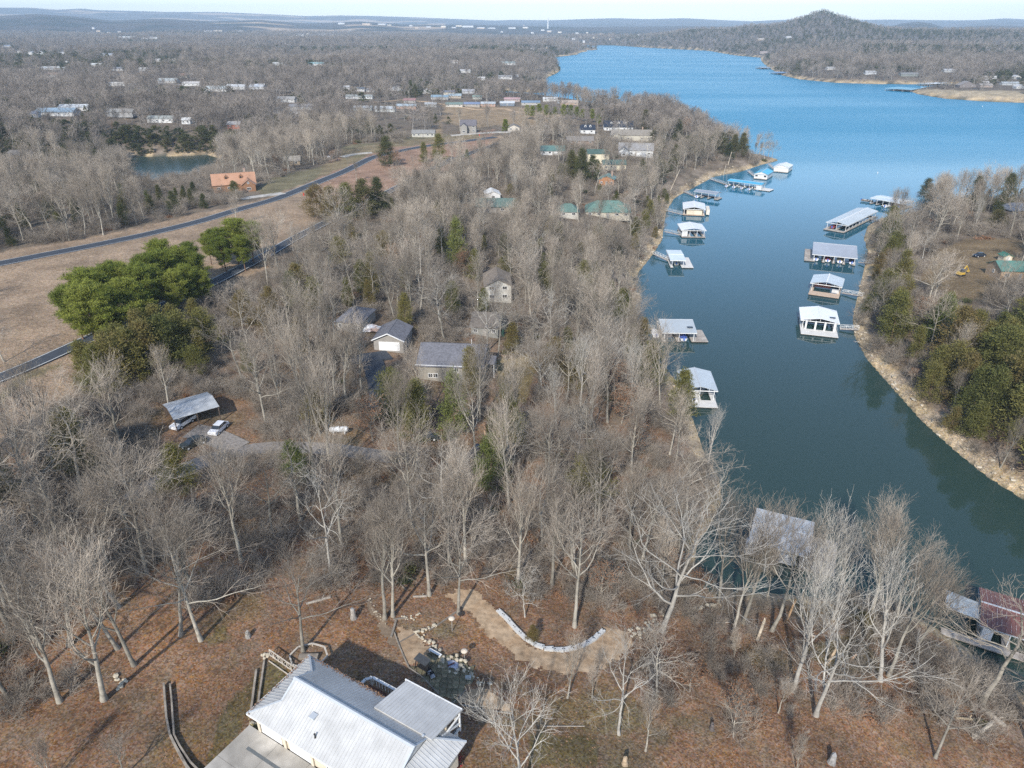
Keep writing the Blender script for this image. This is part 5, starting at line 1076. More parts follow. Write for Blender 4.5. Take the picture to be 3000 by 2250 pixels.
# ------------------------------------------------------------------ boat docks on the cove
DECKW = mat('grey_dock_boards', (.42, .38, .33), .9, .2, 1.2, hue=(.33, .29, .25)); DECKP = mat('pale_dock_deck', (.62, .60, .56), .85, .1, 1)
DECKT = mat('tan_dock_deck', (.50, .38, .28), .85, .12, 1); FLOAT = mat('dock_float', (.03, .03, .03), .8, .1, 1); STEEL = mat('galvanised_steel', (.45, .48, .50), .5, .1, 1, spec=.5)
def boat(x, y, rz, L, label, hull=(.7, .7, .68), cover=None, z=.35, w=None, parent_world=None):
    M = parent_world; p = M @ Vector((x, y, z)); ang = M.to_euler().z + rz
    t = thing('motor_boat', label, 'boat', p, ang); w = w or 2.3; b = MB(); hm = mat('boat_hull_%d_%d_%d' % tuple(int(v * 99) for v in hull), hull, .3, .05, 1, spec=.6)
    st = [(-L / 2, .9), (-L / 4, 1), (L / 8, .95), (L / 3, .6), (L / 2, .04)]; vs = []
    for xx, k in st:
        ww = w / 2 * k; vs += [(xx, -ww, .75 + .25 * (1 - k)), (xx, -ww * .75, 0), (xx, 0, -.15), (xx, ww * .75, 0), (xx, ww, .75 + .25 * (1 - k))]
    fs = [(i * 5 + k, i * 5 + k + 1, i * 5 + k + 6, i * 5 + k + 5) for i in range(4) for k in range(4)] + [(4, 3, 2, 1, 0)]
    b.add(vs, fs); b.add([(v[0], v[1], v[2] - .12) for i in range(5) for v in (vs[i * 5], vs[i * 5 + 4])], [(i * 2, i * 2 + 2, i * 2 + 3, i * 2 + 1) for i in range(4)]); b.build('hull', hm, t)
    if cover:
        cvs = [(xx * .93, s * w / 2 * k * .95, .72 + .2 * (1 - k)) for xx, k in st for s in (-1, 1)]; top = [(xx * .93, 0, 1.35 - abs(xx) * .12) for xx, k in st]
        v2 = []; 
        for i in range(5): v2 += [cvs[2 * i], top[i], cvs[2 * i + 1]]
        MB().add(v2, [(i * 3 + k, i * 3 + k + 1, i * 3 + k + 4, i * 3 + k + 3) for i in range(4) for k in range(2)] + [(0, 2, 1)]).build('cover', mat('boat_cover_%d_%d_%d' % tuple(int(v * 99) for v in cover), cover, .8, .1, 1), t)
    else:
        MB().box(-L * .3, L * .15, -w * .32, w * .32, .62, .66).build('floor', DECKP, t); MB().box(-.25, .25, -.5, .5, .66, 1.15).build('console', GLASS, t)
    MB().box(-L / 2 - .5, -L / 2 - .02, -.2, .2, .3, 1.15).build('outboard_motor', mat('boat_motor', (.03, .03, .035) if cover != (.03, .08, .35) else (.05, .15, .5), .4), t)
    return t
def gangway(a, b_, label, rail=True, tan=False, w=1.3):
    a = Vector(a); b_ = Vector(b_); d = b_ - a; L = math.hypot(d.x, d.y); t = thing('gangway', label, 'gangway', a, math.atan2(d.y, d.x)); sl = d.z
    f = lambda x: sl * x / L
    MB().slab([(0, -w/2, f(0)), (L, -w/2, f(L)), (L, w/2, f(L)), (0, w/2, f(0))], .12).build('walkway', DECKT if tan else DECKW, t)
    if rail:
        for s in (-1, 1):
            tr = MB(); n = max(3, int(L / 1.5)); y = s * w / 2
            tr.bar((0, y, f(0) + 1.0), (L, y, f(L) + 1.0), .08)
            for i in range(n + 1):
                x = L * i / n; tr.bar((x, y, f(x) - .05), (x, y, f(x) + 1), .06)
                if i < n: x2 = L * (i + 1) / n; tr.bar((x, y, f(x) + (1 if i % 2 else 0)), (x2, y, f(x2) + (0 if i % 2 else 1)), .05)
            tr.build('truss', TRIM if rail == 2 else STEEL, t)
_pm = {}
def dock(FL, FR, BL, label, roof=WMET, ridge='y', rise=1.1, deck=DECKW, front=0, left=0, right=0, back=0, walls=None, slips=2, gang=None, ez=3.3, posts=True, rails=True, glabel=None, lockers=(), solar=False, grail=1, hide_slips=False):
    a, b_, c = [P(x, y, ez) for x, y in (FL, FR, BL)]
    u = b_ - a; Wd = float(np.hypot(u[0], u[1])); u = u[:2] / Wd; v = np.array([-u[1], u[0]]); Dp = float((c[:2] - a[:2]) @ v)
    ctr = (a[:2] + u * Wd / 2 + v * Dp / 2); rz = math.atan2(u[1], u[0])
    t = thing('boat_dock', label, 'boat dock', (ctr[0], ctr[1], 0), rz, 'boat docks of the cove')
    CLEAR.append((ctr[0], ctr[1], max(Wd, Dp) * .5)); rm = mat('dock_roof_%d_%d_%d_%s' % (*[int(v_ * 99) for v_ in roof], ridge), roof, .38, .06, .3, ribs=.9, ribdir=1 if ridge == 'y' else 0, spec=.5, hue=tuple(v_ * .9 for v_ in roof))
    X, Y = Wd / 2, Dp / 2; z1 = ez + rise; rf = MB()
    if ridge == 'y': rf.slab([(-X, -Y, ez), (0, -Y, z1), (0, Y, z1), (-X, Y, ez)], .1).slab([(0, -Y, z1), (X, -Y, ez), (X, Y, ez), (0, Y, z1)], .1)
    elif ridge == 'x': rf.slab([(-X, -Y, ez), (X, -Y, ez), (X, 0, z1), (-X, 0, z1)], .1).slab([(-X, 0, z1), (X, 0, z1), (X, Y, ez), (-X, Y, ez)], .1)
    else: rf.slab([(-X, -Y, ez), (X, -Y, ez), (X, Y * .55, z1), (-X, Y * .55, z1)], .1).slab([(-X, Y * .55, z1), (X, Y * .55, z1), (X, Y, ez + rise * .4), (-X, Y, ez + rise * .4)], .1)
    ro = rf.build('roof', rm, t)
    rc = MB(); yy = 0 if ridge == 'x' else Y * .55
    (rc.box(-.18, .18, -Y, Y, z1 - .03, z1 + .05) if ridge == 'y' else rc.box(-X, X, yy - .15, yy + .15, z1 - .03, z1 + .05)).build('ridge_cap', TRIM if roof[0] > .5 else STEEL, ro)
    if solar: MB().box(X * .5, X * .5 + 1.7, -Y * .55, -Y * .55 + 1.0, 0, .08).build('solar_panel', GLASS, ro, (0, 0, ez + rise * .52)).rotation_euler = (0, 0, 0)
    # fingers of deck with open slips between
    x0, x1 = -X + .3, X - .3; df = MB(); fl = MB(); n = slips + 1; fw = 1.1; ex_ = []
    for i in range(n):
        xa = x0 + (x1 - x0 - fw) * i / max(1, n - 1); ex_.append(xa); df.box(xa, xa + fw, -Y - front * 0, Y - 1.5, .35, .5); fl.box(xa + .05, xa + fw - .05, -Y + .1, Y - 1.6, -.15, .348)
    df.box(x0, x1, Y - 1.498, Y, .35, .5); fl.box(x0, x1, Y - 1.45, Y - .05, -.15, .348)
    if front: df.box(x0, x1, -Y - front, -Y - .002, .35, .5); fl.box(x0 + .1, x1 - .1, -Y - front + .1, -Y - .1, -.15, .348)
    if left: df.box(-X - left, x0 - .002, -Y, Y, .35, .5); fl.box(-X - left + .1, x0 - .1, -Y + .1, Y - .1, -.15, .348)
    if right: df.box(x1 + .002, X + right, -Y, Y * .9, .35, .5); fl.box(x1 + .1, X + right - .1, -Y + .1, Y * .8, -.15, .348)
    df.build('deck', deck, t); fl.build('float', FLOAT, t)
    if posts:
        if 'm' not in _pm: _pm['m'] = MB().box(-.07, .07, -.07, .07, .5, 3.25).mesh('post', TRIM); _pm['r'] = None
        ny = max(2, int(Dp / 4) + 1)
        for xa in ex_:
            for j in range(ny):
                po = link('post', _pm['m'], t, (xa + fw / 2, -Y + .25 + (Dp - .5) * j / (ny - 1), 0))
    fas = MB(); fas.box(-X, X, -Y - .03, -Y + .03, ez - .32, ez - .12).box(-X, X, Y - .03, Y + .03, ez - .32, ez - .12); fas.box(-X - .03, -X + .03, -Y + .04, Y - .04, ez - .32, ez - .12).box(X - .03, X + .03, -Y + .04, Y - .04, ez - .32, ez - .12); fas.build('fascia', TRIM if roof[0] > .3 else STEEL, t)
    if ridge == 'y':
        tb = MB(); tb.bar((0, -Y + .03, ez - .2), (0, -Y + .03, z1 - .15), .08).bar((-X * .5, -Y + .03, ez - .2), (-X * .5, -Y + .03, ez + rise * .5 - .15), .07).bar((X * .5, -Y + .03, ez - .2), (X * .5, -Y + .03, ez + rise * .5 - .15), .07).build('truss', TRIM, t)
    if rails and not walls:
        rl = MB()
        for s in (-1, 1):
            rl.bar((s * (X - .3), -Y + .3, 1.45), (s * (X - .3), Y - .3, 1.45), .06)
            for i in range(int(Dp / 2)): rl.bar((s * (X - .3), -Y + .3 + i * 2, .5), (s * (X - .3), -Y + .3 + i * 2, 1.45), .05)
        rl.bar((-X + .3, Y - .3, 1.45), (X - .3, Y - .3, 1.45), .06); rl.build('railing', STEEL, t)
    if walls:
        wm = wallm(walls[1])
        for s in walls[0]:
            if s == 'F':
                w_ = MB().box(-X + .3, X - .3, -Y + .3, -Y + .4, .5, ez - .1)
                if ridge == 'y': w_.add([(-X + .3, -Y + .3, ez - .1), (X - .3, -Y + .3, ez - .1), (0, -Y + .3, z1 - .2)], [(0, 1, 2)])
                w_.build('wall', wm, t)
            if s == 'R': MB().box(X - .4, X - .3, -Y + .41, Y - .3, .5, ez - .1).build('wall', wm, t)
            if s == 'L': MB().box(-X + .3, -X + .4, -Y + .41, Y - .3, .5, ez - .1).build('wall', wm, t)
            if s == 'B': MB().box(-X + .41, X - .41, Y - .4, Y - .3, .5, ez - .1).build('wall', wm, t)
    for (lx, ly, lw, ld, lh_, lc) in lockers:
        lo = MB().box(lx, lx + lw, ly, ly + ld, .5, .5 + lh_).build('storage_locker', wallm(lc), t); MB().box(lx + .1, lx + lw * .5 - .03, ly - .04, ly - .005, .65, .4 + lh_).build('locker_door', wallm(tuple(v_ * .92 for v_ in lc)), lo)
    if gang:
        q = P(gang[0][0], gang[0][1], .6); e = G(*gang[1]); e.z = max(e.z, .9) + .15; gangway(q, e, glabel or 'gangway', rail=grail)
    return t, Matrix.Translation((ctr[0], ctr[1], 0)) @ Matrix.Rotation(rz, 4, 'Z'), X, Y
d1 = dock((1940,974), (2043,975), (1926,939), 'grey roofed two slip dock with white dinghy left and wide wooden deck right', (.40,.44,.46), ridge='b', rise=1.3, right=3.6, slips=2, gang=((1918, 965), (1858, 958)), glabel='grey gangway from the shore to the dock with the blue covered boat', solar=True)
boat(1.6, -1.2, R(90), 6, 'boat under a royal blue cover in the grey roofed two slip dock', (.6,.62,.65), (.03, .08, .35), parent_world=d1[1])
boat(-d1[2] - 1.2, 0, R(90), 5, 'upturned white dinghy leaning at the left side of the grey roofed two slip dock', (.8,.8,.8), (.78,.78,.78), z=.7, parent_world=d1[1])
d2 = dock((2000,1141), (2104,1145), (1985,1084), 'long grey ribbed roof dock with white sun deck, partly behind the shore cedars', (.50,.54,.56), ridge='y', rise=1.0, front=3.6, deck=DECKP, slips=2)
boat(-1.5, -3.5, R(90), 6.5, 'white boat beside the sun deck of the long grey ribbed dock', (.8, .8, .8), parent_world=d2[1])
d3 = dock((1964,762), (2010,763), (1963,732), 'small square dock with pale blue white roof and a side deck', (.62,.68,.70), ridge='x', rise=.3, right=3.2, slips=1, deck=DECKP, gang=((1962, 764), (1915, 752)), glabel='white trussed gangway to the small square dock', grail=2)
boat(0, -1.0, R(90), 5.5, 'pale boat in the small square dock', (.7, .66, .55), parent_world=d3[1])
d4 = dock((1996,674), (2070,675), (1995,655), 'white gabled dock with white locker and cluttered deck, nearer of the two white ones', (.72,.73,.73), rise=.9, slips=3, front=1.2, gang=((1996, 688), (1947, 686)), glabel='blue grey gangway to the nearer white gabled dock', lockers=[(-5, -5.5, 2.4, 1.8, 2.3, WHITE)])
d5 = dock((2001,611), (2068,614), (2010,593), 'white roofed dock with beige enclosed boat bay and log end posts', (.72,.72,.71), rise=1.0, slips=1, front=1.0, deck=DECKT, walls=('B', TAN), gang=((2001, 628), (1952, 622)), glabel='brown railed gangway to the beige enclosed dock', lockers=[(-3.6, -7, 7.6, 3, 1.9, (.62,.55,.42)), (6, -6, 1.6, 9, 2.4, (.66,.60,.50))])
d6 = dock((2032,560), (2100,569), (2038,553), 'low grey roofed dock farthest up the left shore before the blue one', (.27,.30,.34), ridge='x', rise=.6, slips=3, right=1, gang=((2030, 572), (2004, 566)), glabel='short gangway to the low grey roofed dock')
boat(-4, -2, R(90), 6, 'white boat in the low grey roofed dock', (.75, .75, .75), parent_world=d6[1])
d7 = dock((2131,529), (2232,542), (2142,523), 'long bright blue roofed dock with several boat lifts', (.07,.38,.58), ridge='x', rise=.6, slips=6, right=5, deck=DECKP, gang=((2131, 541), (2080, 531)), glabel='long pale gangway to the bright blue roofed dock', lockers=[(7.5, -4.6, 3.2, 2, 2.2, WHITE)])
for i in range(4): boat(-9 + i * 4.6, -5, R(90), 5.5, ['first', 'second', 'third', 'fourth'][i] + ' small pale boat from the left under the long bright blue roof', (.7, .68, .62), parent_world=d7[1], w=1.9)
d8 = dock((2209,508), (2250,512), (2222,497), 'white walled boathouse with bright blue gable roof and two dark windows', (.07,.42,.60), rise=1.4, slips=1, walls=('FRLB', WHITE), posts=False, gang=((2209, 515), (2190, 512)), glabel='short pale gangway to the blue gabled boathouse', front=.6)
for s in (-1, 1): MB().box(s * 2.6 - .7, s * 2.6 + .7, -d8[3] + .2, -d8[3] + .28, 1.6, 2.5).build('window', GLASS, d8[0])
d9 = dock((2267,488), (2312,492), (2280,479), 'white gabled boathouse at the tip of the wooded point', (.70,.71,.70), rise=1.4, slips=1, walls=('FRLB', (.62,.62,.58)), posts=False, front=1, gang=((2267, 494), (2250, 489)), glabel='small gangway to the boathouse at the wooded point')
d10 = dock((2549,579), (2646,597), (2553,566), 'wide flat pale roofed dock with open slips off the right hand point', (.55,.60,.62), ridge='x', rise=.3, slips=5, gang=None)
boat(6, -5, R(90), 5.5, 'blue covered boat under the wide flat pale roof', (.6, .65, .7), (.05, .16, .45), parent_world=d10[1]); boat(1, -5, R(90), 5.5, 'white boat under the wide flat pale roof', (.75, .75, .75), parent_world=d10[1])
boat(-d10[2] - 3, -2, R(10), 6, 'old brown flat boat moored left of the wide flat roofed dock', (.25, .2, .15), parent_world=d10[1])
d11 = dock((2420,650), (2485,661), (2501,607), 'very long pale grey gabled dock lying at an angle with a front terrace', (.52,.55,.55), rise=.9, slips=2, front=2.6, deck=DECKW, gang=((2548, 641), (2580, 650)), glabel='steel gangway to the very long pale grey dock')
boat(-2.5, -d11[3] + 5, R(90), 6, 'maroon covered boat inside the very long pale grey dock', (.3, .1, .1), (.25, .05, .05), parent_world=d11[1])
d12 = dock((2380,744), (2513,757), (2388,712), 'wide mid grey roofed dock with four boats in its slips', (.36,.38,.41), ridge='b', rise=1.3, slips=4, left=2.6, gang=((2517, 768), (2560, 772)), glabel='steel gangway to the four boat dock')
for i, (cv, l) in enumerate(((None, 'white open boat, leftmost in the four boat dock'), ((.30, .03, .05), 'boat under a crimson cover in the four boat dock'), ((.55, .50, .36), 'boat under a tan cover in the four boat dock'), ((.02, .03, .10), 'boat under a navy cover, rightmost in the four boat dock'))):
    boat(-6.6 + i * 4.45, -4.2, R(90), 6.2, l, (.72, .72, .72), cv, parent_world=d12[1])
d13 = dock((2374,828), (2468,841), (2390,805), 'pale blue grey gabled dock with a tan party deck in front', (.52,.57,.59), rise=1.1, slips=1, front=4.2, deck=DECKT, gang=((2468, 857), (2528, 868)), glabel='white trussed gangway to the dock with the tan party deck', lockers=[(-4, 0, 5.5, 1.6, 1.2, (.45,.16,.12)), (2.2, -4.5, 2.2, 1.2, 1.0, WHITE)], grail=2)
d14 = dock((2346,936), (2461,948), (2356,901), 'brilliant white gabled dock with four round white posts on its deck', (.80,.81,.81), rise=1.0, slips=1, front=4.6, deck=DECKP, gang=((2461, 962), (2515, 968)), glabel='white trussed gangway to the brilliant white dock', lockers=[(-4.6, 0, 8, 1.5, 1.1, (.05,.05,.06))], grail=2, solar=True)
for i in range(4): MB().lathe([(.3, .5), (.3, 3.3)], 10).build('column', TRIM, d14[0], (-3.9 + i * 2.75, -d14[3] - .2, 0))
d15 = dock((2192,1584), (2372,1632), (2211,1486), 'large weathered grey metal roofed dock behind the near shore trees', (.62,.60,.56), ridge='x', rise=.7, slips=2, deck=DECKW, right=4.5, rails=True, lockers=[(-5.5, -5.4, 2.6, 1.6, 2.3, WHITE), (.2, -5.4, 3, 1.6, 2, WHITE)])
boat(1.5, 0, R(90), 6, 'white boat glimpsed under the large weathered grey dock roof', (.75, .75, .75), parent_world=d15[1])
rd = dock((2872,1830), (3060,1890), (2876,1722), 'rust red ribbed metal roofed dock at the right edge', (.185,.085,.07), ridge='x', rise=.8, slips=2, deck=DECKW, rails=False)
for i in range(int(rd[2] * 2 / .62)):
    xx = -rd[2] + .3 + i * .62
    if xx < rd[2]: MB().bar((xx, -rd[3], 3.35), (xx, 0, 4.16), .05).bar((xx, 0, 4.16), (xx, rd[3], 3.35), .05).build('roof_rib', mat('worn_galvanised', (.5, .42, .40), .6, .5, 3, hue=(.25, .08, .06)), rd[0].children[0])
MB().slab([(-rd[2] - 4.6, -rd[3] + 2, 2.9), (-rd[2] - .1, -rd[3] + 1.5, 3.1), (-rd[2] - .1, .6, 3.3), (-rd[2] - 4.6, 1.6, 3.1)], .1).build('side_roof', mat('dull_zinc', (.42, .46, .47), .5, .15, .5), rd[0])
MB().box(-rd[2] + .6, -rd[2] + 2.0, -rd[3] + .2, -rd[3] + 1.2, .5, 2.8).build('storage_locker', TRIM, rd[0])
MB().box(-rd[2] - 4.6, rd[2], -rd[3] - 1.6, -rd[3] - .01, .35, .5).build('walkway', DECKW, rd[0])
# far shore docks
for FL, FR, BL, l, c in (((2593, 258), (2671, 263), (2597, 252), 'long far dock with sky blue roof off the right hand point', (.12, .34, .45)), ((2699, 259), (2734, 260), (2702, 254), 'short blue roofed far dock behind the right hand point', (.22, .42, .52)), ((2718, 246), (2785, 243), (2720, 242), 'white roofed far dock in the inlet behind the right hand point', (.6, .64, .65)),
                         ((2750, 255), (2772, 255), (2752, 251), 'small blue far dock beside the lodge lawn', (.16, .35, .5)), ((2230, 198), (2262, 198), (2232, 195), 'dark far dock under the headland', (.16, .2, .25)), ((2253, 211), (2290, 214), (2255, 207), 'blue far dock second along the headland', (.08, .18, .35)),
                         ((1628, 344), (1660, 347), (1630, 341), 'low dock roof glimpsed behind the pine clump', (.4, .45, .5))):
    dock(FL, FR, BL, l, c, ridge='x', rise=.4, slips=3, rails=False)
for x, y, l in ((2571, 508, 'white buoy floating off the wide flat roofed dock'), (2878, 313, 'small white buoy floating off the right hand point')):
    p = P(x, y, 0); t = thing('buoy', l, 'buoy', p); MB().lathe([(.05, -.2), (.25, .05), (.28, .3), (.18, .5), (.08, .9), (.03, 1.4)], 10).build('float', TRIM, t); MB().lathe([(.1, .7), (.1, .8)], 8).build('band', wallm((.5, .1, .05)), t)

# ------------------------------------------------------------------ the near house
UX = (0.86, -0.51)
hz = 15.5
A_ = P(722, 2090, 18.5); HRZ = math.atan2(UX[1], UX[0])
H_ = thing('metal_roofed_house', 'house with big pale metal hip and gable roof at the bottom of the picture', 'house', (A_[0], A_[1], hz), HRZ)
HM = Matrix.Translation((A_[0], A_[1], hz)) @ Matrix.Rotation(HRZ, 4, 'Z')
CLEAR.append((-14, 49, 15))
RM = mat('pale_metal_roofing', (.50, .495, .475), .5, .13, .5, spec=.5, hue=(.45, .445, .425)); SEAM = mat('roof_seam_shade', (.43, .43, .42), .5, .1, 1)
HW = mat('cream_siding', (.60, .52, .40), .85, .08, 1); E_, RG, L_, V_W = 3.0, 5.6, 22.4, 9.35
b = MB(); b.box(.7, L_ - .7, .7, V_W - .7, -.5, 2.9).build('wall', HW, H_)
h2 = V_W / 2; sk = 3.05; zsk = E_ + (RG - E_) * 2.45 / h2
def hr(pts): return [(x, y, z) for x, y, z in pts]
rf = MB()
rf.slab([(0, 0, E_), (L_, 0, E_), (L_ - sk, 2.45, zsk), (L_ - sk - .1, h2, RG), (sk, h2, RG), (sk, 2.45, zsk)], .14).build('roof_slope', RM, H_)
rf = MB(); rf.slab([(L_, V_W, E_), (0, V_W, E_), (sk, V_W - 2.45, zsk), (sk, h2, RG), (L_ - sk - .1, h2, RG), (L_ - sk, V_W - 2.45, zsk)], .14).build('roof_slope', RM, H_)
MB().slab([(0, V_W, E_), (0, 0, E_), (sk, 2.45, zsk), (sk, V_W - 2.45, zsk)], .14).build('hip_skirt', RM, H_)
MB().slab([(L_, 0, E_), (L_, V_W, E_), (L_ - sk, V_W - 2.45, zsk), (L_ - sk, 2.45, zsk)], .14).build('hip_skirt', RM, H_)
for x in (sk + .03, L_ - sk - .13): MB().add([(x, 2.5, zsk - .05), (x, V_W - 2.5, zsk - .05), (x, h2, RG - .08), (x + .06, 2.5, zsk - .05), (x + .06, V_W - 2.5, zsk - .05), (x + .06, h2, RG - .08)], [(0, 1, 2), (5, 4, 3), (0, 2, 5, 3), (1, 4, 5, 2)]).build('gable_panel', RM, H_)
# ridge and hip caps
CAPM = mat('roof_cap_metal', (.46, .485, .50), .4, .05, 1)
up = .05
MB().slab([(sk - .2, h2 - .22, RG - .02), (L_ - sk + .1, h2 - .22, RG - .02), (L_ - sk + .1, h2, RG + .07), (sk - .2, h2, RG + .07)], .04).slab([(sk - .2, h2, RG + .07), (L_ - sk + .1, h2, RG + .07), (L_ - sk + .1, h2 + .22, RG - .02), (sk - .2, h2 + .22, RG - .02)], .04).build('ridge_cap', CAPM, H_)
for (p, q) in (((0, 0, E_), (sk, 2.45, zsk)), ((0, V_W, E_), (sk, V_W - 2.45, zsk)), ((L_, 0, E_), (L_ - sk, 2.45, zsk)), ((L_, V_W, E_), (L_ - sk, V_W - 2.45, zsk)),
               ((sk, 2.45, zsk), (sk, h2, RG)), ((sk, V_W - 2.45, zsk), (sk, h2, RG)), ((L_ - sk, 2.45, zsk), (L_ - sk, h2, RG)), ((L_ - sk, V_W - 2.45, zsk), (L_ - sk, h2, RG))):
    MB().bar(Vector(p) + Vector((0, 0, .03)), Vector(q) + Vector((0, 0, .03)), .22, .06).build('hip_cap', CAPM, H_)
# standing seams: one object each on the slopes
slope = slope_r = (RG - E_) / h2
def seam(p, q, par=H_): MB().bar(p, q, .035, .05).build('seam', SEAM, par)
x = .4
while x < L_:
    if x < sk: y1 = x * 2.45 / sk
    elif x > L_ - sk: y1 = (L_ - x) * 2.45 / sk
    else: y1 = h2 - .2
    if y1 > .3:
        seam((x, .02, E_ + slope * .02 + .02), (x, y1, E_ + slope * y1 + .02)); seam((x, V_W - .02, E_ + .03), (x, V_W - y1, E_ + slope * y1 + .02))
    x += .41
y = .4
while y < V_W:
    xm = sk * min(1, min(y, V_W - y) / 2.45) - .05
    s2_ = (zsk - E_) / sk
    if xm > .3: seam((.02, y, E_ + .03), (xm, y, E_ + s2_ * xm + .02)); seam((L_ - .02, y, E_ + .03), (L_ - xm, y, E_ + s2_ * xm + .02))
    y += .23 if False else .41
# porch roof slab over the NE side
pz0, pz1 = 4.72, 3.9
PR = MB().slab([(12.4, 6.7, pz0), (20.0, 6.7, pz0), (20.2, 11.7, pz1), (12.7, 11.7, pz1)], .22).build('porch_roof', RM, H_)
x = 12.7
while x < 20:
    seam((x + .05, 6.72, pz0 + .02), (x + .25, 11.68, pz1 + .02), PR); x += .41
MB().box(12.5, 20.2, 11.72, 11.84, pz1 - .3, pz1 + .03).build('gutter', TRIM, H_)
MB().box(13.0, 19.8, 9.6, 11.3, -.6, .35).build('porch_floor', DECKT, H_); MB().box(13.0, 19.8, 9.36, 9.5, -.5, 4.0).build('porch_wall', HW, H_)
for x in (13.2, 16.4, 19.7): MB().box(x - .12, x + .12, 11.1, 11.34, -.6, pz1 - .2).build('post', TRIM, H_)
for (p, q) in (((20.1, 7.2, 3.2), (20.1, 11.4, 3.2)), ((20.1, 11.4, 2.0), (20.1, 8.2, 3.6)), ((20.1, 11.4, .8), (20.1, 11.4, 3.8)), ((20.1, 7.2, 1.3), (20.1, 11.4, 1.3))): MB().bar(p, q, .16).build('porch_beam', TRIM, H_)
MB().box(19.9, 19.98, 7.6, 11.0, 1.4, 3.1).build('window', GLASS, H_)
# white timber frame of the sunken deck
DKM = mat('red_brown_deck', (.14, .065, .045), .9, .2, 2)
MB().box(7.0, 12.3, 8.72, 11.5, -.1, .1).build('deck', DKM, H_)
for (p, q) in (((6.9, 9.3, 1.2), (6.9, 11.1, 1.2)), ((6.9, 11.1, 1.2), (7.5, 11.75, 1.2)), ((7.5, 11.75, 1.2), (12.5, 11.75, 1.2))): MB().bar(p, q, .34, .12).build('deck_rail', TRIM, H_)
for i in range(12):
    x = 7.5 + i * .44; MB().box(x - .03, x + .03, 11.72, 11.78, .1, 1.14).build('baluster', TRIM, H_)
for x, y in ((6.9, 9.3), (7.3, 11.6), (12.4, 11.75)): MB().box(x - .1, x + .1, y - .1, y + .1, -.6, 1.4).build('deck_post', TRIM, H_)
# roof furniture
MB().box(-.3, .3, -.3, .3, 0, .28).box(-.36, .36, -.36, .36, .28, .34).build('roof_vent', CAPM, H_, (7.6, 2.6, E_ + slope * 2.6 - .02))
MB().lathe([(.13, 0), (.09, .12), (.07, .5), (.12, .55)], 8).build('flue_pipe', mat('black_pipe', (.03, .03, .03), .6), H_, (9.0, 1.3, E_ + slope * 1.3))
MB().box(-.12, .12, -.12, .12, 0, .12).build('roof_vent', CAPM, H_, (19.0, 6.55, 4.75))
q_ = np.random.default_rng(4); uu = q_.uniform(0, 1, 420) ** .7 * 11.5; vv = V_W - np.abs(q_.normal(0, .28, 420)); vv2 = q_.uniform(0, V_W, 160); uu2 = np.abs(q_.normal(0, .22, 160))
cx_ = np.concatenate([uu, uu2]); cy_ = np.concatenate([vv, vv2]); dE = np.minimum(np.minimum(cx_, cy_), V_W - cy_); cz_ = E_ + slope_r * np.maximum(dE, 0) + .06
v, f = cards(np.column_stack([cx_, cy_, cz_]), .13, q_, None, .9); tag(link('roof_leaves', npmesh('roof_leaves', v, [f], [mat('fallen_leaf', (.26, .15, .085), .8, .35, .8, hue=(.20, .125, .08))]), H_), kind='stuff')
# eaves trim, garage doors
MB().box(-.02, L_ + .02, -.06, .0, E_ - .2, E_ + .0).build('gutter', TRIM, H_); MB().box(-.06, -.0, .02, V_W, E_ - .2, E_ + .0).build('gutter', TRIM, H_)
for x0 in (1.1, 5.4):
    gd = MB().box(x0, x0 + 3.1, .62, .69, 0, 2.3).build('garage_door', TRIM, H_)
    for z in (.57, 1.15, 1.72): MB().box(x0, x0 + 3.1, .60, .619, z - .02, z + .02).build('panel_joint', mat('shadow_gap', (.4, .4, .39)), gd)
for x in (.85, 4.8, 8.8): MB().box(x - .18, x + .18, .5, .62, -.1, 2.85).build('pilaster', HW, H_)
for x in (11.5, 15, 18.5): window(H_, x, .66, 1.5, 1.4, 1.2)
for y in (2.5, 5.5): window(H_, .68, y, 1.5, 1.3, 1.1, R(-90))
# driveway of concrete slabs with a dark trench drain, the drain and slabs as parts
DV = thing('concrete_driveway', 'pale concrete driveway with a dark drain strip in front of the garage doors', 'driveway', (A_[0], A_[1], hz + .02), HRZ); DV['kind'] = 'structure'; del DV['label']; del DV['category']; DV.name = 'driveway'
for i in range(5):
    for j in range(3):
        MB().box(-.8 + i * 4.6, -.8 + i * 4.6 + 4.57, -3.8 - j * 4.1, -3.8 - j * 4.1 + 4.07 if j else .5, -.3, .06 + .004 * ((i + j) % 2)).build('concrete_slab', CONC, DV)
MB().box(1.2, 7.6, -1.75, -1.4, .04, .075).build('trench_drain', mat('drain_grate', (.13, .14, .14), .7, .1, 4), DV)

# ------------------------------------------------------------------ the yard
path1 = patch('path', [(1335,1725),(1400,1735),(1452,1790),(1500,1840),(1560,1897),(1650,1912),(1730,1880),(1775,1845),(1840,1850),(1850,1900),(1800,1935),(1720,1970),(1620,1975),(1520,1930),(1440,1870),(1390,1810),(1350,1780),(1310,1750)], TANG, .3, .06)
patch('path', [(1180,1835),(1235,1868),(1265,1905),(1240,1935),(1195,1955),(1180,1900),(1160,1860)], TANG, .25, .06)
patch('path', [(1345,2030),(1390,2010),(1440,2030),(1500,2070),(1490,2085),(1420,2080),(1345,2062)], TANG, .25, .06)
patch('path', [(1075,1750),(1110,1790),(1135,1830),(1180,1900),(1160,1910),(1120,1850),(1085,1800)], mat('worn_earth', (.24, .175, .115), .95, .2, 2), .3, .05)
patch('path', [(2030,1768),(2150,1760),(2330,1762),(2330,1778),(2150,1780),(2030,1790)], mat('shore_path_earth', (.23, .17, .11), .95, .2, 2), .4, .05)
patch('path', [(2620,1870),(2680,1960),(2760,2060),(2730,2065),(2650,1970),(2600,1900)], mat('shore_path_earth', (.23, .17, .11)), .5, .05)
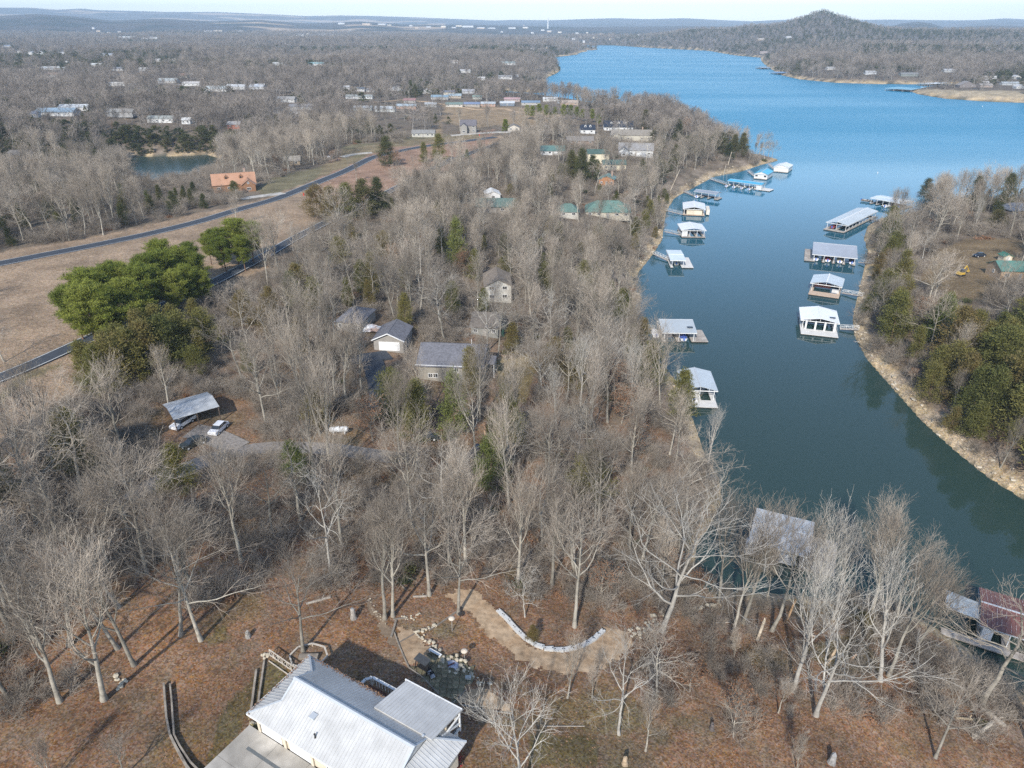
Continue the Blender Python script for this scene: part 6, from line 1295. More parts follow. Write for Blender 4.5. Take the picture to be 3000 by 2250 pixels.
# curved wall of pale concrete blocks
BLK = mat('pale_block', (.56, .56, .54), .9, .14, 1.5, hue=(.46, .46, .44)); HOLE = mat('block_hole', (.04, .04, .04))
wpx = [(1458,1790),(1487,1818),(1510,1845),(1538,1872),(1570,1892),(1605,1904),(1642,1907),(1678,1903),(1710,1892),(1740,1875),(1768,1850)]
wp = [G(x, y) for x, y in wpx]; cum = [0]
for a, b_ in zip(wp, wp[1:]): cum.append(cum[-1] + (b_.xy - a.xy).length)
WL = thing('retaining_wall', 'curved retaining wall of pale concrete blocks at the edge of the straw coloured terrace', 'retaining wall', wp[5]); nb = 15; bl = cum[-1] / nb; wc = WL.location
def along(s):
    for k in range(len(cum) - 1):
        if s <= cum[k + 1] or k == len(cum) - 2: return wp[k].lerp(wp[k + 1], (s - cum[k]) / (cum[k + 1] - cum[k]))
bme = MB().box(-bl / 2 + .03, bl / 2 - .03, -.33, .33, -1.0, .42).box(-bl / 2 + .12, bl / 2 - .12, -.24, .24, .42, .47).mesh('block', BLK); hme = MB().lathe([(.09, .47), (.09, .485)], 8).mesh('lifting_hole', HOLE)
for i in range(nb):
    s = (i + .5) * bl; p = along(s); q = along(min(s + .1, cum[-1] - .001)); r_ = along(max(s - .1, 0)); rz = math.atan2(q.y - r_.y, q.x - r_.x)
    o = link('block', bme, WL, p - wc + Vector((0, 0, -.05 + .03 * (i % 2))), rz + random.uniform(-.03, .03)); link('lifting_hole', hme, o, (-.5, 0, 0)); link('lifting_hole', hme, o, (.5, 0, 0))
# patio of irregular flagstones
FLAG = mat('mossy_flagstone', (.15, .14, .085), .9, .3, 1.5, hue=(.20, .165, .105), objvar=.35)
ppoly = [(1232,1935),(1262,1912),(1300,1925),(1345,1930),(1380,1950),(1395,1985),(1375,2010),(1345,2030),(1330,2062),(1290,2040),(1250,1995),(1205,1960)]
PT_ = thing('patio', 'mossy flagstone patio between the porch and the stone fire ring', 'patio', G(1300, 1980)); pc = PT_.location.copy(); pw = np.array([[*G(x, y)[:2]] for x, y in ppoly])
x0, y0 = pw.min(0); x1, y1 = pw.max(0); q = np.random.default_rng(2); s = .78
nx, ny = int((x1 - x0) / s) + 2, int((y1 - y0) / s) + 2; JX = x0 + (np.arange(nx)[:, None] + q.uniform(-.28, .28, (nx, ny))) * s; JY = y0 + (np.arange(ny)[None] + q.uniform(-.28, .28, (nx, ny))) * s
for i in range(nx - 1):
    for j in range(ny - 1):
        cs = [(JX[i, j], JY[i, j]), (JX[i + 1, j], JY[i + 1, j]), (JX[i + 1, j + 1], JY[i + 1, j + 1]), (JX[i, j + 1], JY[i, j + 1])]; cx = sum(c[0] for c in cs) / 4; cy = sum(c[1] for c in cs) / 4
        if not inpoly(np.array([cx]), np.array([cy]), pw)[0]: continue
        z = float(HZ(cx, cy)) + .10 + q.uniform(0, .03); m_ = Vector((cx, cy, z))
        MB().slab([((c[0] - cx) * .93, (c[1] - cy) * .93, 0) for c in cs], .12).build('flagstone', FLAG, PT_, m_ - pc)
# stones
def stone_mesh(name, seed, m):
    g = np.random.default_rng(seed); bm = bmesh.new(); bmesh.ops.create_icosphere(bm, subdivisions=1, radius=.5)
    for v in bm.verts: v.co *= g.uniform(.75, 1.15); v.co.z *= .65
    me = bpy.data.meshes.new(name); bm.to_mesh(me); bm.free(); me.materials.append(m); return me
PSTONE = mat('pale_fieldstone', (.50, .44, .33), .9, .2, 2, hue=(.42, .36, .27), objvar=.2)
SM = [stone_mesh('stone', i, PSTONE) for i in range(4)]
FP = thing('fire_ring', 'ring of pale rough stones round a blue grey ash bed on the patio', 'fire pit', G(1322, 1952)); fc = FP.location.copy()
for k in range(30):
    a = k * 2.4; r_ = 1.05 + (k % 3) * .33; st = link('stone', SM[k % 4], FP, (r_ * math.cos(a) * 1.15, r_ * math.sin(a), .12 + random.uniform(0, .08)), random.uniform(0, 6)); s = random.uniform(.45, .75); st.scale = (s, s * .8, s)
MB().lathe([(1.0, .04), (.8, .16), (.3, .2)], 14).build('ash_bed', mat('ash', (.30, .33, .42), .9, .3, 3, hue=(.45, .45, .5)), FP)
MB().bar((-.5, -.2, .25), (.4, .3, .3), .14, n=6).build('charred_log', mat('charred', (.12, .05, .05)), FP)
def stone_row(name, label, pts, size, n, wob=.3, cat='stone edging'):
    w = [G(x, y) for x, y in pts]; t = thing(name, label, cat, w[0]); c = [0]
    for a, b_ in zip(w, w[1:]): c.append(c[-1] + (b_ - a).length)
    for i in range(n):
        s = c[-1] * (i + random.random() * .6) / n; k = max(j for j in range(len(c) - 1) if c[j] <= s); p = w[k].lerp(w[k + 1], (s - c[k]) / (c[k + 1] - c[k]))
        z = size * random.uniform(.6, 1.25); o = link('stone', SM[i % 4], t, p - w[0] + Vector((random.uniform(-wob, wob), random.uniform(-wob, wob), z * .2)), random.uniform(0, 6)); o.scale = (z, z * .8, z * .8)
stone_row('stone_edging', 'row of pale stones edging the leaf bed above the patio', [(1215,1850),(1250,1878),(1290,1915)], .55, 26, .35)
stone_row('stone_edging', 'pale stones lining the bed below the fire ring', [(1362,1950),(1378,1975),(1410,2005),(1440,2010)], .5, 22, .4)
stone_row('stone_edging', 'short row of white stones beside the log by the garden lamp', [(1238,1850),(1262,1838),(1283,1832)], .6, 12, .2)
stone_row('stone_edging', 'scattered stones on the leaf litter under the paired grey trees', [(1180,1805),(1210,1810),(1228,1800)], .4, 14, .5)
stone_row('stone_edging', 'scattered pebbly stones along the worn earth path', [(1080,1755),(1095,1785),(1125,1830)], .3, 20, .5)
stone_row('stone_edging', 'line of pale boulders along the shore path', [(2025,1790),(2060,1780),(2120,1772),(2160,1770)], .7, 34, .4)
stone_row('stone_edging', 'rough stone steps right of the curved block wall', [(1850,1860),(1880,1850),(1915,1825),(1930,1800)], .7, 40, .9)
stone_row('stone_edging', 'pale boulders under the heavy leaning tree at the left', [(348,1980),(352,2010),(372,1995),(345,2020)], .8, 9, .5)
stone_row('stone_edging', 'pile of pale stones at the top of the timber stair', [(772,1920),(785,1928)], .55, 12, .3)
stone_row('stone_edging', 'tan boulders at the corner of the garage', [(740,2125),(755,2140),(750,2160)], .7, 12, .35)
# bleached rocks strewn along the waterline: too many to count
g_ = np.random.default_rng(77); seg = lake_px[36:62] ; pts = []
for side in (lake_px[30:51], lake_px[64:80]):
    for (xa, ya), (xb, yb) in zip(side, side[1:]):
        a = P(xa, ya); b_ = P(xb, yb); n = int(np.linalg.norm(b_ - a) * 2.2)
        for t_ in g_.uniform(0, 1, max(n, 1)):
            c = a + (b_ - a) * t_; c[:2] += g_.normal(0, 2.2, 2); pts.append(c)
pts = np.array(pts); dd = _samp(GD, pts[:, 0], pts[:, 1]); pts = pts[(dd > .1) & (dd < 9)]
zz = HZ(pts[:, 0], pts[:, 1]); sc_ = g_.uniform(.3, 1.0, len(pts)) ** 2 * 1.5 + .25
RK = mat('shore_rock', (.44, .35, .23), .95, .3, 1.5, hue=(.50, .45, .36)); RKC = inst_group('rock_shapes', [('stone', stone_mesh('stone', 20 + i, RK)) for i in range(3)])
tag(scatter_obj('shore_rocks', RKC, np.column_stack([pts[:, :2], zz]), np.column_stack([np.zeros((len(pts), 2)), g_.uniform(0, 6.28, len(pts))]), np.column_stack([sc_ * 1.3, sc_, sc_ * .6]), g_.integers(0, 3, len(pts))), kind='stuff')
# log and timber edging
OLDW = mat('old_timber', (.22, .19, .155), .95, .25, 2, hue=(.30, .26, .21))
def timber_row(name, label, pts, w_, h_, cat='edging', lift=.08):
    w = [G(x, y) for x, y in pts]; t = thing(name, label, cat, w[0])
    for a, b_ in zip(w, w[1:]): MB().bar(a - w[0] + Vector((0, 0, lift)), b_ - w[0] + Vector((0, 0, lift)), w_, h_).build('timber', OLDW, t)
timber_row('timber_edging', 'dark timber edging along the lower side of the sand bed', [(1155,1855),(1168,1890),(1185,1930),(1198,1958),(1240,1988),(1285,2035)], .16, .25)
timber_row('timber_edging', 'log edging from the garden lamp down to the stones', [(1258,1848),(1300,1820),(1336,1795)], .2, .2)
timber_row('timber_edging', 'timber bar across the sand bed', [(1165,1886),(1190,1872),(1214,1858)], .15, .15)
timber_row('timber_edging', 'timber bar beside the lower sand bed', [(1324,2063),(1345,2045),(1365,2022)], .15, .15)
timber_row('timber_edging', 'pale timber along the bottom of the lower sand bed', [(1345,2065),(1420,2082),(1500,2092)], .15, .15)
timber_row('timber_edging', 'log post row at the left end of the stone edged bed', [(1146,1868),(1156,1835),(1160,1820)], .28, .28)
timber_row('timber_edging', 'pair of old boards below the grey trees', [(1152,1815),(1190,1812)], .2, .15)
def rail_fence(label, pts, top=1.0, name='timber_fence', cat='fence', post_every=2.2):
    w = [G(x, y) for x, y in pts]; t = thing(name, label, cat, w[0])
    for a, b_ in zip(w, w[1:]):
        n = max(1, int((b_ - a).length / post_every))
        for i in range(n + 1):
            p = a.lerp(b_, i / n) - w[0]; MB().box(-.08, .08, -.08, .08, -.2, top).build('post', OLDW, t, p)
        for z in (top * .45, top * .92): MB().bar(a - w[0] + Vector((0, 0, z)), b_ - w[0] + Vector((0, 0, z)), .1).build('rail', OLDW, t)
    return t
timber_row('retaining_timbers', 'long grey timber wall curving down the bottom left lawn, outer run', [(482,2010),(486,2060),(490,2110),(500,2160),(520,2200),(548,2250),(570,2280)], .22, .7, 'timber wall', .25)
timber_row('retaining_timbers', 'long grey timber wall curving down the bottom left lawn, inner run', [(500,2010),(505,2060),(508,2110),(512,2160),(530,2195),(560,2240),(590,2270)], .18, .6, 'timber wall', .2)
timber_row('retaining_timbers', 'dark log edging left of the house, outer run', [(752,1965),(745,2020),(740,2060),(733,2105)], .25, .4, 'timber wall', .15)
timber_row('retaining_timbers', 'dark log edging left of the house, run nearest the wall', [(775,1938),(768,1990),(762,2030),(758,2060)], .22, .4, 'timber wall', .15)
# timber truss rail beside the roof corner
a, b_ = G(792, 1922), G(868, 1975); t = thing('timber_stair_rail', 'pale timber stair rail with crossed braces at the upper left corner of the roof', 'railing', a); d = b_ - a; PW = mat('pale_timber', (.48, .43, .36), .9, .2, 2)
for z in (.15, 1.15): MB().bar((0, 0, z), d + Vector((0, 0, z)), .1).build('rail', PW, t)
MB().bar((.1, -.9, .15), d + Vector((.1, -.9, .15)), .1).build('rail', PW, t)
for i in range(7):
    p = d * (i / 6); MB().bar(p + Vector((0, 0, 0)), p + Vector((0, 0, 1.2)), .08).build('post', PW, t)
    if i < 6: q_ = d * ((i + 1) / 6); MB().bar(p + Vector((0, 0, .15 if i % 2 else 1.15)), q_ + Vector((0, 0, 1.15 if i % 2 else .15)), .06).build('brace', PW, t)
# octagonal bench around the tree
p = G(905, 1928); t = thing('tree_bench', 'octagonal timber bench round the bushy tree behind the house', 'bench', p)
for k in range(8):
    a0_, a1_ = k * math.pi / 4, (k + 1) * math.pi / 4; MB().bar((2.4 * math.cos(a0_), 2.0 * math.sin(a0_), .45), (2.4 * math.cos(a1_), 2.0 * math.sin(a1_), .45), .22, .08).build('seat_board', PW, t); MB().bar((2.4 * math.cos(a0_), 2.0 * math.sin(a0_), -.1), (2.4 * math.cos(a0_), 2.0 * math.sin(a0_), .4), .1).build('leg', PW, t)
MB().box(-1.2, 1.2, -.4, .3, .0, .5).build('planter_box', OLDW, t)
# garden lamp, smaller lamp
def glamp(px, py, H, label):
    p = G(px, py); t = thing('garden_lamp', label, 'lamp', p); MB().lathe([(.06, -.1), (.05, H)], 8).build('post', mat('lamp_post_grey', (.3, .28, .25)), t); MB().lathe([(.42, H - .05), (.45, H + .05), (.3, H + .2), (.05, H + .28)], 12).build('shade', mat('lamp_shade', (.58, .50, .40), .7), t)
glamp(1325, 1850, 2.4, 'mushroom shaped garden lamp on a post in the leaf bed'); glamp(1361, 1932, 1.5, 'small grey post lamp right of the fire ring')
# swing bench, chairs, white bench, box
BLKM = mat('black_metal', (.02, .02, .022), .5)
p = G(1240, 1965); t = thing('garden_swing', 'black framed canopy swing on the mossy patio', 'swing', p, R(-35))
for s in (-1, 1):
    MB().bar((s * .95, -.6, 0), (s * .95, 0, 1.9), .08).bar((s * .95, .6, 0), (s * .95, 0, 1.9), .08).build('leg', BLKM, t)
MB().bar((-1.05, 0, 1.9), (1.05, 0, 1.9), .1).build('crossbar', BLKM, t); MB().slab([(-1.0, -.55, 1.95), (1.0, -.55, 1.95), (1.0, .55, 2.1), (-1.0, .55, 2.1)], .05).build('canopy', mat('dark_fabric', (.05, .055, .06)), t)
MB().box(-.8, .8, -.25, .25, .45, .52).box(-.8, .8, .22, .28, .5, 1.05).build('seat', BLKM, t); MB().bar((-.75, 0, .5), (-.75, 0, 1.9), .03).bar((.75, 0, .5), (.75, 0, 1.9), .03).build('chain', BLKM, t)
def chair(px, py, rz, label):
    t = thing('patio_chair', label, 'chair', G(px, py) + Vector((0, 0, .12)), rz); MB().box(-.28, .28, -.28, .28, .40, .47).build('seat', mat('chair_cushion', (.45, .45, .46)), t); MB().box(-.28, .28, .24, .3, .47, 1.0).build('backrest', BLKM, t)
    for sx in (-.25, .25):
        for sy in (-.25, .25): MB().box(sx - .02, sx + .02, sy - .02, sy + .02, 0, .4).build('leg', BLKM, t)
        MB().box(sx - .03, sx + .03, -.25, .25, .62, .66).build('armrest', BLKM, t)
chair(1259, 1978, .6, 'black patio chair with grey cushion nearest the swing'); chair(1268, 1990, .5, 'black patio chair with grey cushion furthest from the swing')
p = G(1275, 1918); t = thing('garden_bench', 'white bench at the top edge of the patio', 'bench', p, R(-33)); MB().box(-1.0, 1.0, -.2, .2, .42, .5).build('seat', TRIM, t); MB().box(-.85, -.7, -.18, .18, 0, .42).build('leg', TRIM, t); MB().box(.7, .85, -.18, .18, 0, .42).build('leg', TRIM, t)
p = G(1372, 1990); t = thing('utility_box', 'small grey box on the right corner of the patio', 'box', p); MB().box(-.35, .35, -.22, .22, 0, .4).build('case', mat('pale_block', (.5, .5, .5)), t); MB().box(-.38, .38, -.25, .25, .4, .46).build('lid', mat('grey_plastic', (.4, .42, .4)), t)
# red leaved bush at the wall corner
p = G(1318, 2235); q = np.random.default_rng(9); v, f = cards(np.array([p]) + q.normal(0, .6, (900, 3)) * [1, 1, .6] + [0, 0, .7], .16, q, None, .8)
t = tag(link('red_bush', npmesh('red_bush', v - np.array([p]), [f], [mat('red_leaf', (.25, .03, .03), .7, .3, 3)]), None, p), 'dark red leaved bush at the lower right corner of the house', 'bush')
v, f = cards(np.array([G(748, 2150)]) + q.normal(0, .5, (500, 3)) * [1, 1, .5] + [0, 0, .4], .2, q, None, .8); p = G(748, 2150)
tag(link('yellow_shrub', npmesh('yellow_shrub', v - np.array([p]), [f], [mat('yellow_leaf', (.32, .27, .12), .7, .3, 3)]), None, p), 'straw yellow shrub beside the driveway corner of the garage', 'bush')
rail_fence('white rail fence beside the road near the bronze cedar pair', [(1180, 446), (1205, 440)], .9)
for x, y, l in ((890, 573, 'red fire hydrant post at the end of the concrete drive by the log house'), (1405, 398, 'orange red post beside the pale drive at the road end')):
    t = thing('hydrant', l, 'hydrant', G(x, y)); MB().lathe([(.35, 0), (.25, .1), (.22, .9), (.3, 1.0), (.1, 1.3)], 8).build('barrel', wallm((.5, .04, .03)), t); MB().box(-.45, .45, -.1, .1, .6, .8).build('nozzle', wallm((.5, .04, .03)), t)
pl = thing('playground_set', 'white boat trailer frame standing on the gravel lawn of the right bank', 'trailer', G(2815, 817)) if False else None
# ------------------------------------------------------------------ the woods
g = np.random.default_rng(42)
def zone_of(px, py):
    if py > 1650: return 'on the near slope by the house' if px < 1900 else 'on the near shore slope'
    if px > 2480 and py > 560: return 'on the right bank of the cove'
    if py > 1250: return 'in the near left wood above the clearing' if px < 1000 else 'in the near wood left of the cove'
    if py > 700: return 'in the wood around the hidden houses' if px < 1500 else 'on the slope above the left row of docks'
    if px < 1000 and py < 740: return 'in the wood beyond the long road'
    return 'on the wooded point beyond'
# candidate spots, spacing growing with distance
X1, Y1 = jit(-260, 260, 30, 330, 6.7, g); r = np.hypot(X1, Y1); k = r < 270; X1, Y1 = X1[k], Y1[k]
X2, Y2 = jit(-620, 620, 60, 800, 8.0, g); r = np.hypot(X2, Y2); k = (r >= 270) & (r < 760); X2, Y2 = X2[k], Y2[k]
X3, Y3 = jit(-1700, 1700, 300, 2000, 12.5, g); r = np.hypot(X3, Y3); k = (r >= 760) & (r < 1900); X3, Y3 = X3[k], Y3[k]
X4, Y4 = jit(-4300, 4300, 900, 5200, 21.0, g); r = np.hypot(X4, Y4); k = (r >= 1900) & (r < 5000); X4, Y4 = X4[k], Y4[k]
X = np.concatenate([X1, X2, X3, X4]); Y = np.concatenate([Y1, Y2, Y3, Y4])
k = (np.abs(X) < Y * 0.86 + 25); k &= pix(X, Y, HZ(X, Y))[1] < 2290; X, Y = X[k], Y[k]
ok, px, py, dep = clear_mask(X, Y); X, Y, px, py, dep = X[ok], Y[ok], px[ok], py[ok], dep[ok]
Rr = np.hypot(X, Y); Z = HZ(X, Y)
n = len(X); u = g.uniform(0, 1, n)
kind = np.full(n, 0)                                   # 0 bare 1 cedar 2 dark 3 pale 4 leafy 5 green
kind[(u < .07)] = 3;  kind[(u > .975) & (Rr < 700)] = 4
bigc = np.zeros(n, bool)
for q, dn, kd in CEDPOLY:
    m = inpoly(px, py, q) & (g.uniform(0, 1, n) < dn); kind[m] = {'cedar': 1, 'dark': 2}[kd]; bigc |= m & (py < 480)
pat = fbm(X / 90, Y / 60, 88); m = (Rr > 400) & (pat > .56) & (g.uniform(0, 1, n) < .5); kind[m] = 2
pat2 = fbm(X / 500, Y / 260, 89); m = (Rr > 1300) & (pat2 > .50) & (g.uniform(0, 1, n) < .7); kind[m] = 2
hill = (px > 1800) & (Rr > 2500); m = hill & (g.uniform(0, 1, n) < .55); kind[m] = 2
m = (Rr < 400) & (g.uniform(0, 1, n) < .11) & (kind == 0); kind[m] = 1
m = (g.uniform(0, 1, n) < .012) & (kind == 1); kind[m] = 5
kind[(py > 1500) & np.isin(kind, (1, 2, 5))] = 0
shore = _samp(GD, X, Y) < 6
H = np.where(kind == 0, g.uniform(11, 16.5, n), np.where(kind == 3, g.uniform(10, 15, n), np.where(kind == 4, g.uniform(5, 9, n), g.uniform(6, 10.5, n))))
H = np.where((px > 2480) & (py > 560) & np.isin(kind, (1, 2)), H * 1.3, H); H = np.where(shore, H * np.where((px < 2150) & (py > 850), .9, .65), H); H = np.where(Rr < 230, H * 1.28, H); H = np.where(bigc, H * 1.35, H); H = H * np.interp(Rr, [300, 650], [1, .8]) * np.where(hill, .85, 1); H = H * np.where(Rr > 1900, 1.25, np.where(Rr > 760, 1.1, 1)) * np.where(Rr < 130, 1.0, .92)
WBIG = np.where(bigc, 1.5, np.where((px > 2480) & (py > 560) & (kind == 1), 1.3, 1.0))
HB = H * np.array([1.3, 1.12, 1.05, 1.3, 1.15, 1.05])[kind]
tx, ty, _ = pix(X, Y, Z + HB); hw = HB * .2 / dep * FOC; drop = np.zeros(n, bool); uu_ = g.uniform(0, 1, n)
prot(1950, 1060, 2130, 1200, 200, .5); prot(1910, 930, 2080, 1020, 260, .8); prot(1430, 640, 2000, 700, 300, 0.0); prot(370, 455, 630, 520, 600, 1.0); prot(2180, 1480, 2440, 1640, 130, .55); prot(2800, 1720, 3000, 1850, 120, .9)
prot(2690, 700, 2960, 840, 330, .7); prot(560, 1295, 1150, 1345, 165, .72); prot(1100, 320, 1560, 372, 720, .75); prot(1640, 320, 1760, 345, 760, .8); prot(1100, 400, 1480, 455, 520, .8); prot(640, 500, 1060, 620, 430, .6)
for x0, y0, x1, y1, dp, pr in PROT: drop |= (tx < x1 + hw * .6) & (tx > x0 - hw * .6) & (ty < y1) & (py > y0) & (dep < dp - 4) & (uu_ < pr)
keepo = ~drop; X, Y, Z, px, py, dep, Rr, kind, shore, H = [a_[keepo] for a_ in (X, Y, Z, px, py, dep, Rr, kind, shore, H)]; WBIG = WBIG[keepo]; n = len(X)
SHAPES = dict(bare=['round crowned', 'fan shaped', 'broad crowned', 'slender', 'high crowned', 'crooked'], pale=['fan shaped', 'crooked', 'broad crowned'], leafy=['open', 'full leaved'], cedar=['narrow', 'bushy', 'rounded', 'pointed'], dark=['pointed', 'bushy'], green=['narrow', 'bushy'])
LM = [(585,1230,'carport'),(540,1000,'pine grove'),(1022,972,'blue tarp roof'),(1140,1030,'white garage door'),(1320,1122,'grey stone house'),(1460,885,'brown shingled house'),(1450,625,'low green roofed house'),(1780,640,'sprawling green roof'),(1776,545,'cedar cabin'),(1862,458,'white lake house'),
 (690,560,'orange roofed log house'),(1136,486,'round field cedar'),(490,480,'quiet pond'),(1930,965,'blue boat dock'),(1930,760,'small square dock'),(1940,690,'nearer white gabled dock'),(1940,610,'beige boat dock'),(2120,520,'bright blue dock roof'),(2040,1140,'long ribbed dock'),
 (2500,960,'brilliant white dock'),(2500,860,'tan party deck dock'),(2540,760,'four boat dock'),(2580,650,'very long pale dock'),(2990,800,'teal green roof'),(2270,1600,'weathered grey dock roof'),(2860,1800,'rust red roof'),(1650,1900,'curved block wall'),(300,2050,'heavy leaning tree'),(708,1645,'cleared leaf strip'),(994,1268,'white gas tank'),
 (1333,1285,'bright magnolia like tree'),(1340,790,'tall bright evergreen'),(2075,1362,'toppling white tree'),(1800,1170,'orange leaved oak'),(100,1300,'corner of the tan field'),(200,690,'left end of the long road'),(800,600,'bend of the long road'),(1938,1848,'big spreading pale oak'),(2950,1300,'lower right shore'),(60,1600,'left picture edge'),(950,1480,'middle of the near left wood'),(1650,1400,'brown slope above the cove'),(1150,770,'middle of the grey wood'),(350,600,'trees beyond the long road'),(60,450,'brown hipped houses')]
LMA = np.array([(a_, b_) for a_, b_, _ in LM], float)
USED = set()
def tree_label(kn_, v_, H_, px_, py_, lean_):
    o_ = np.argsort((LMA[:, 0] - px_) ** 2 + ((LMA[:, 1] - py_) * 1.3) ** 2)
    for j in o_[:7]:
        r_ = label_at(int(j), kn_, v_, H_, px_, py_)
        if r_[0] not in USED: break
    else: r_ = label_at(int(o_[0]), kn_, v_, H_, px_, py_)
    USED.add(r_[0]); return r_
def label_at(j, kn_, v_, H_, px_, py_):
    dx_, dy_ = px_ - LMA[j, 0], py_ - LMA[j, 1]
    if abs(dx_) > 2 * abs(dy_): rel = 'left of' if dx_ < 0 else 'right of'
    elif abs(dy_) > 2 * abs(dx_): rel = 'straight behind' if dy_ < 0 else 'straight in front of'
    else: rel = ('behind and ' if dy_ < 0 else 'in front and ') + ('left of' if dx_ < 0 else 'right of')
    d_ = math.hypot(dx_, dy_); rel = ('right next to, ' if d_ < 45 else 'a little way off, ' if d_ < 110 else 'further off, ') + rel
    lo, hi = dict(bare=(12.5, 15), pale=(11, 13.5), leafy=(6, 7.7), cedar=(7.2, 9), dark=(7.2, 9), green=(7.2, 9))[kn_]; sz = 'small' if H_ < lo else 'tall' if H_ > hi else 'middling'
    nm_ = dict(bare='grey bare tree', pale='pale barked bare tree', leafy='brown leaved oak', cedar='olive cedar', dark='dark cedar', green='bright evergreen')[kn_]
    full = '%s %s %s, %s the %s' % (sz, SHAPES[kn_][v_], nm_, rel, LM[j][2])
    for a_, b_ in (('a little way off, ', 'near, '), ('straight ', ''), (' in front and ', ' before and '), ('further off, ', 'far '), ('right next to, ', 'close '), (' and ', ' '), ('tall ', ''), ('middling ', ''), ('small ', ''), (' barked bare', ''), (' crowned', ''), (' shaped', '')):
        if len(full.split()) > 15: full = full.replace(a_, b_, 1)
    return full, '%ss around the %s' % (nm_, LM[j][2])
kn = ['bare', 'cedar', 'dark', 'pale', 'leafy', 'green']
order = np.argsort(-(H / dep)); used = np.zeros(n, bool); LAB = {0: ('bare grey tree', 'bare grey trees'), 1: ('olive cedar', 'olive cedars'), 2: ('dark green cedar', 'dark green cedars'), 3: ('pale barked bare tree', 'pale barked trees'), 4: ('brown leaved young oak', 'brown leaved oaks'), 5: ('bright green evergreen', 'bright green evergreens')}
LIM = {0: 190, 3: 36, 1: 190, 2: 60, 4: 30, 5: 10}; cnt = {k: 0 for k in LIM}
vis = (px > -60) & (px < 3060) & (py < 2400)
for i in order:
    kd = int(kind[i])
    if not vis[i] or cnt[kd] >= LIM[kd]: continue
    cnt[kd] += 1; used[i] = True; v_ = int(g.integers(0, len(PROTO[kn[kd]]))); la, gr = tree_label(kn[kd], v_, H[i], px[i], py[i], 0)
    plant(kn[kd], float(X[i]), float(Y[i]), float(H[i]), la, gr, v=v_, wide=float(g.uniform(.85, 1.2) * WBIG[i]), lean=(float(g.normal(0, .04)), float(g.normal(0, .04))), rz=float(g.uniform(0, 6.28)))
rest = ~used
# lighter copies for the mass of the woods
def lodtree(seed, st, sp, cbb, lod, dens=1.0):
    T, Cn, _ = bare_tree(seed, H=18.0, style=st, spread=sp, cb=cbb, lod=lod, dens=dens)
    return mk('bare_tree_shape', [(a, b, 0) for a, b in T] + [(a, b, 1) for a, b in Cn], [BARK, TWIG] if lod < 2 else [BARKF, TWIGF], False)
def lodced(seed, w, f, leaf, n_, s_):
    T, Cn = cedar(seed, 9.0, w, n_, s_, f); return mk('cedar_shape', [(a, b, 0) for a, b in T] + [(a, b, 1) for a, b in Cn], [PINEB, leaf], False)
bareN = [('a', lodtree(50 + i, *q, 1, 1.0)) for i, q in enumerate((('oak', 1, .35), ('vase', 1, .35), ('oak', 1.15, .4), ('gnarl', 1, .4), ('vase', .85, .42)))]
bareF = [('b', lodtree(60 + i, *q, 2)) for i, q in enumerate((('oak', 1, .3), ('oak', 1.15, .35), ('vase', 1, .3)))]
cedN = [('a', lodced(70, .22, .2, CEDL, 3000, .33)), ('a', lodced(71, .28, .7, CEDL, 3000, .33)), ('b', lodced(72, .24, .3, CEDD, 2400, .36)), ('b', lodced(73, .28, .8, CEDD, 2400, .36)), ('c', lodced(74, .30, .9, CEDD, 260, 1.2)), ('c', lodced(75, .26, .6, CEDD, 260, 1.2))]
def rnd(m): k = int(m.sum()); return np.column_stack([g.normal(0, .04, (k, 2)), g.uniform(0, 6.28, k)])
m = rest & np.isin(kind, (0, 3, 4)); s = H[m] * 1.3 / 18.0; far = Rr[m] > 560
pick = np.where(far, 5 + g.integers(0, 3, m.sum()), g.integers(0, 5, m.sum())); wd = g.uniform(.9, 1.3, m.sum()) * np.where(far, 1.5, 1)
tag(scatter_obj('bare_forest', inst_group('bare_shapes', bareN + bareF), np.column_stack([X[m], Y[m], Z[m]]), rnd(m), np.column_stack([s * wd, s * wd, s]), pick), kind='stuff')
m = rest & np.isin(kind, (1, 2, 5)); s = H[m] * 1.08 / 9.0; far = Rr[m] > 800; dk = kind[m] == 2
pick = np.where(far, 4, np.where(dk, 2, 0)) + g.integers(0, 2, m.sum()); wd = g.uniform(.95, 1.4, m.sum()) * np.where(far, 1.5, 1) * WBIG[m]
tag(scatter_obj('cedar_forest', inst_group('cedar_shapes', cedN), np.column_stack([X[m], Y[m], Z[m]]), rnd(m), np.column_stack([s * wd, s * wd, s]), pick), kind='stuff')
# undergrowth: brush and saplings between the trunks
def brush(seed, k=70, h=2.2):
    q = np.random.default_rng(seed); st = q.normal(0, .5, (k // 5, 3)) * [1, 1, 0]; d = q.normal(0, .55, (k // 5, 3)); d[:, 2] = 1
    p1 = polyl(st, d, q.uniform(h * .6, h, k // 5), 3, .1, .15, q); r1 = np.linspace(.018, .008, 4)[None].repeat(len(p1), 0)
    p2, r2 = sprout(p1, r1, 8, .15, 1, .4, .9, h * .22, h * .5, 2, .08, .15, q, rf=.8, rend=.5); p3, r3 = sprout(p2, np.maximum(r2, .009), 4, .2, 1, .4, .9, h * .12, h * .3, 1, .05, .1, q, rf=.8, rend=.6)
    v, f, mi = join([tubes(p1, r1, 3), tubes(p2, np.maximum(r2, .008), 3), tubes(p3, np.maximum(r3, .008), 3)]); return npmesh('brush_shape', v, f, [BRUSHM])
BRUSHM = barkmat('brush_stem', (.27, .235, .19), (.21, .175, .14), .25)
BR = [('a', brush(80 + i)) for i in range(4)]
q = np.random.default_rng(90); v, f = cards(q.normal(0, .6, (220, 3)) * [1, 1, .35] + [0, 0, .3], .2, q, None, .8); BR.append(('b', npmesh('leaf_brush', v, [f], [OAKL])))
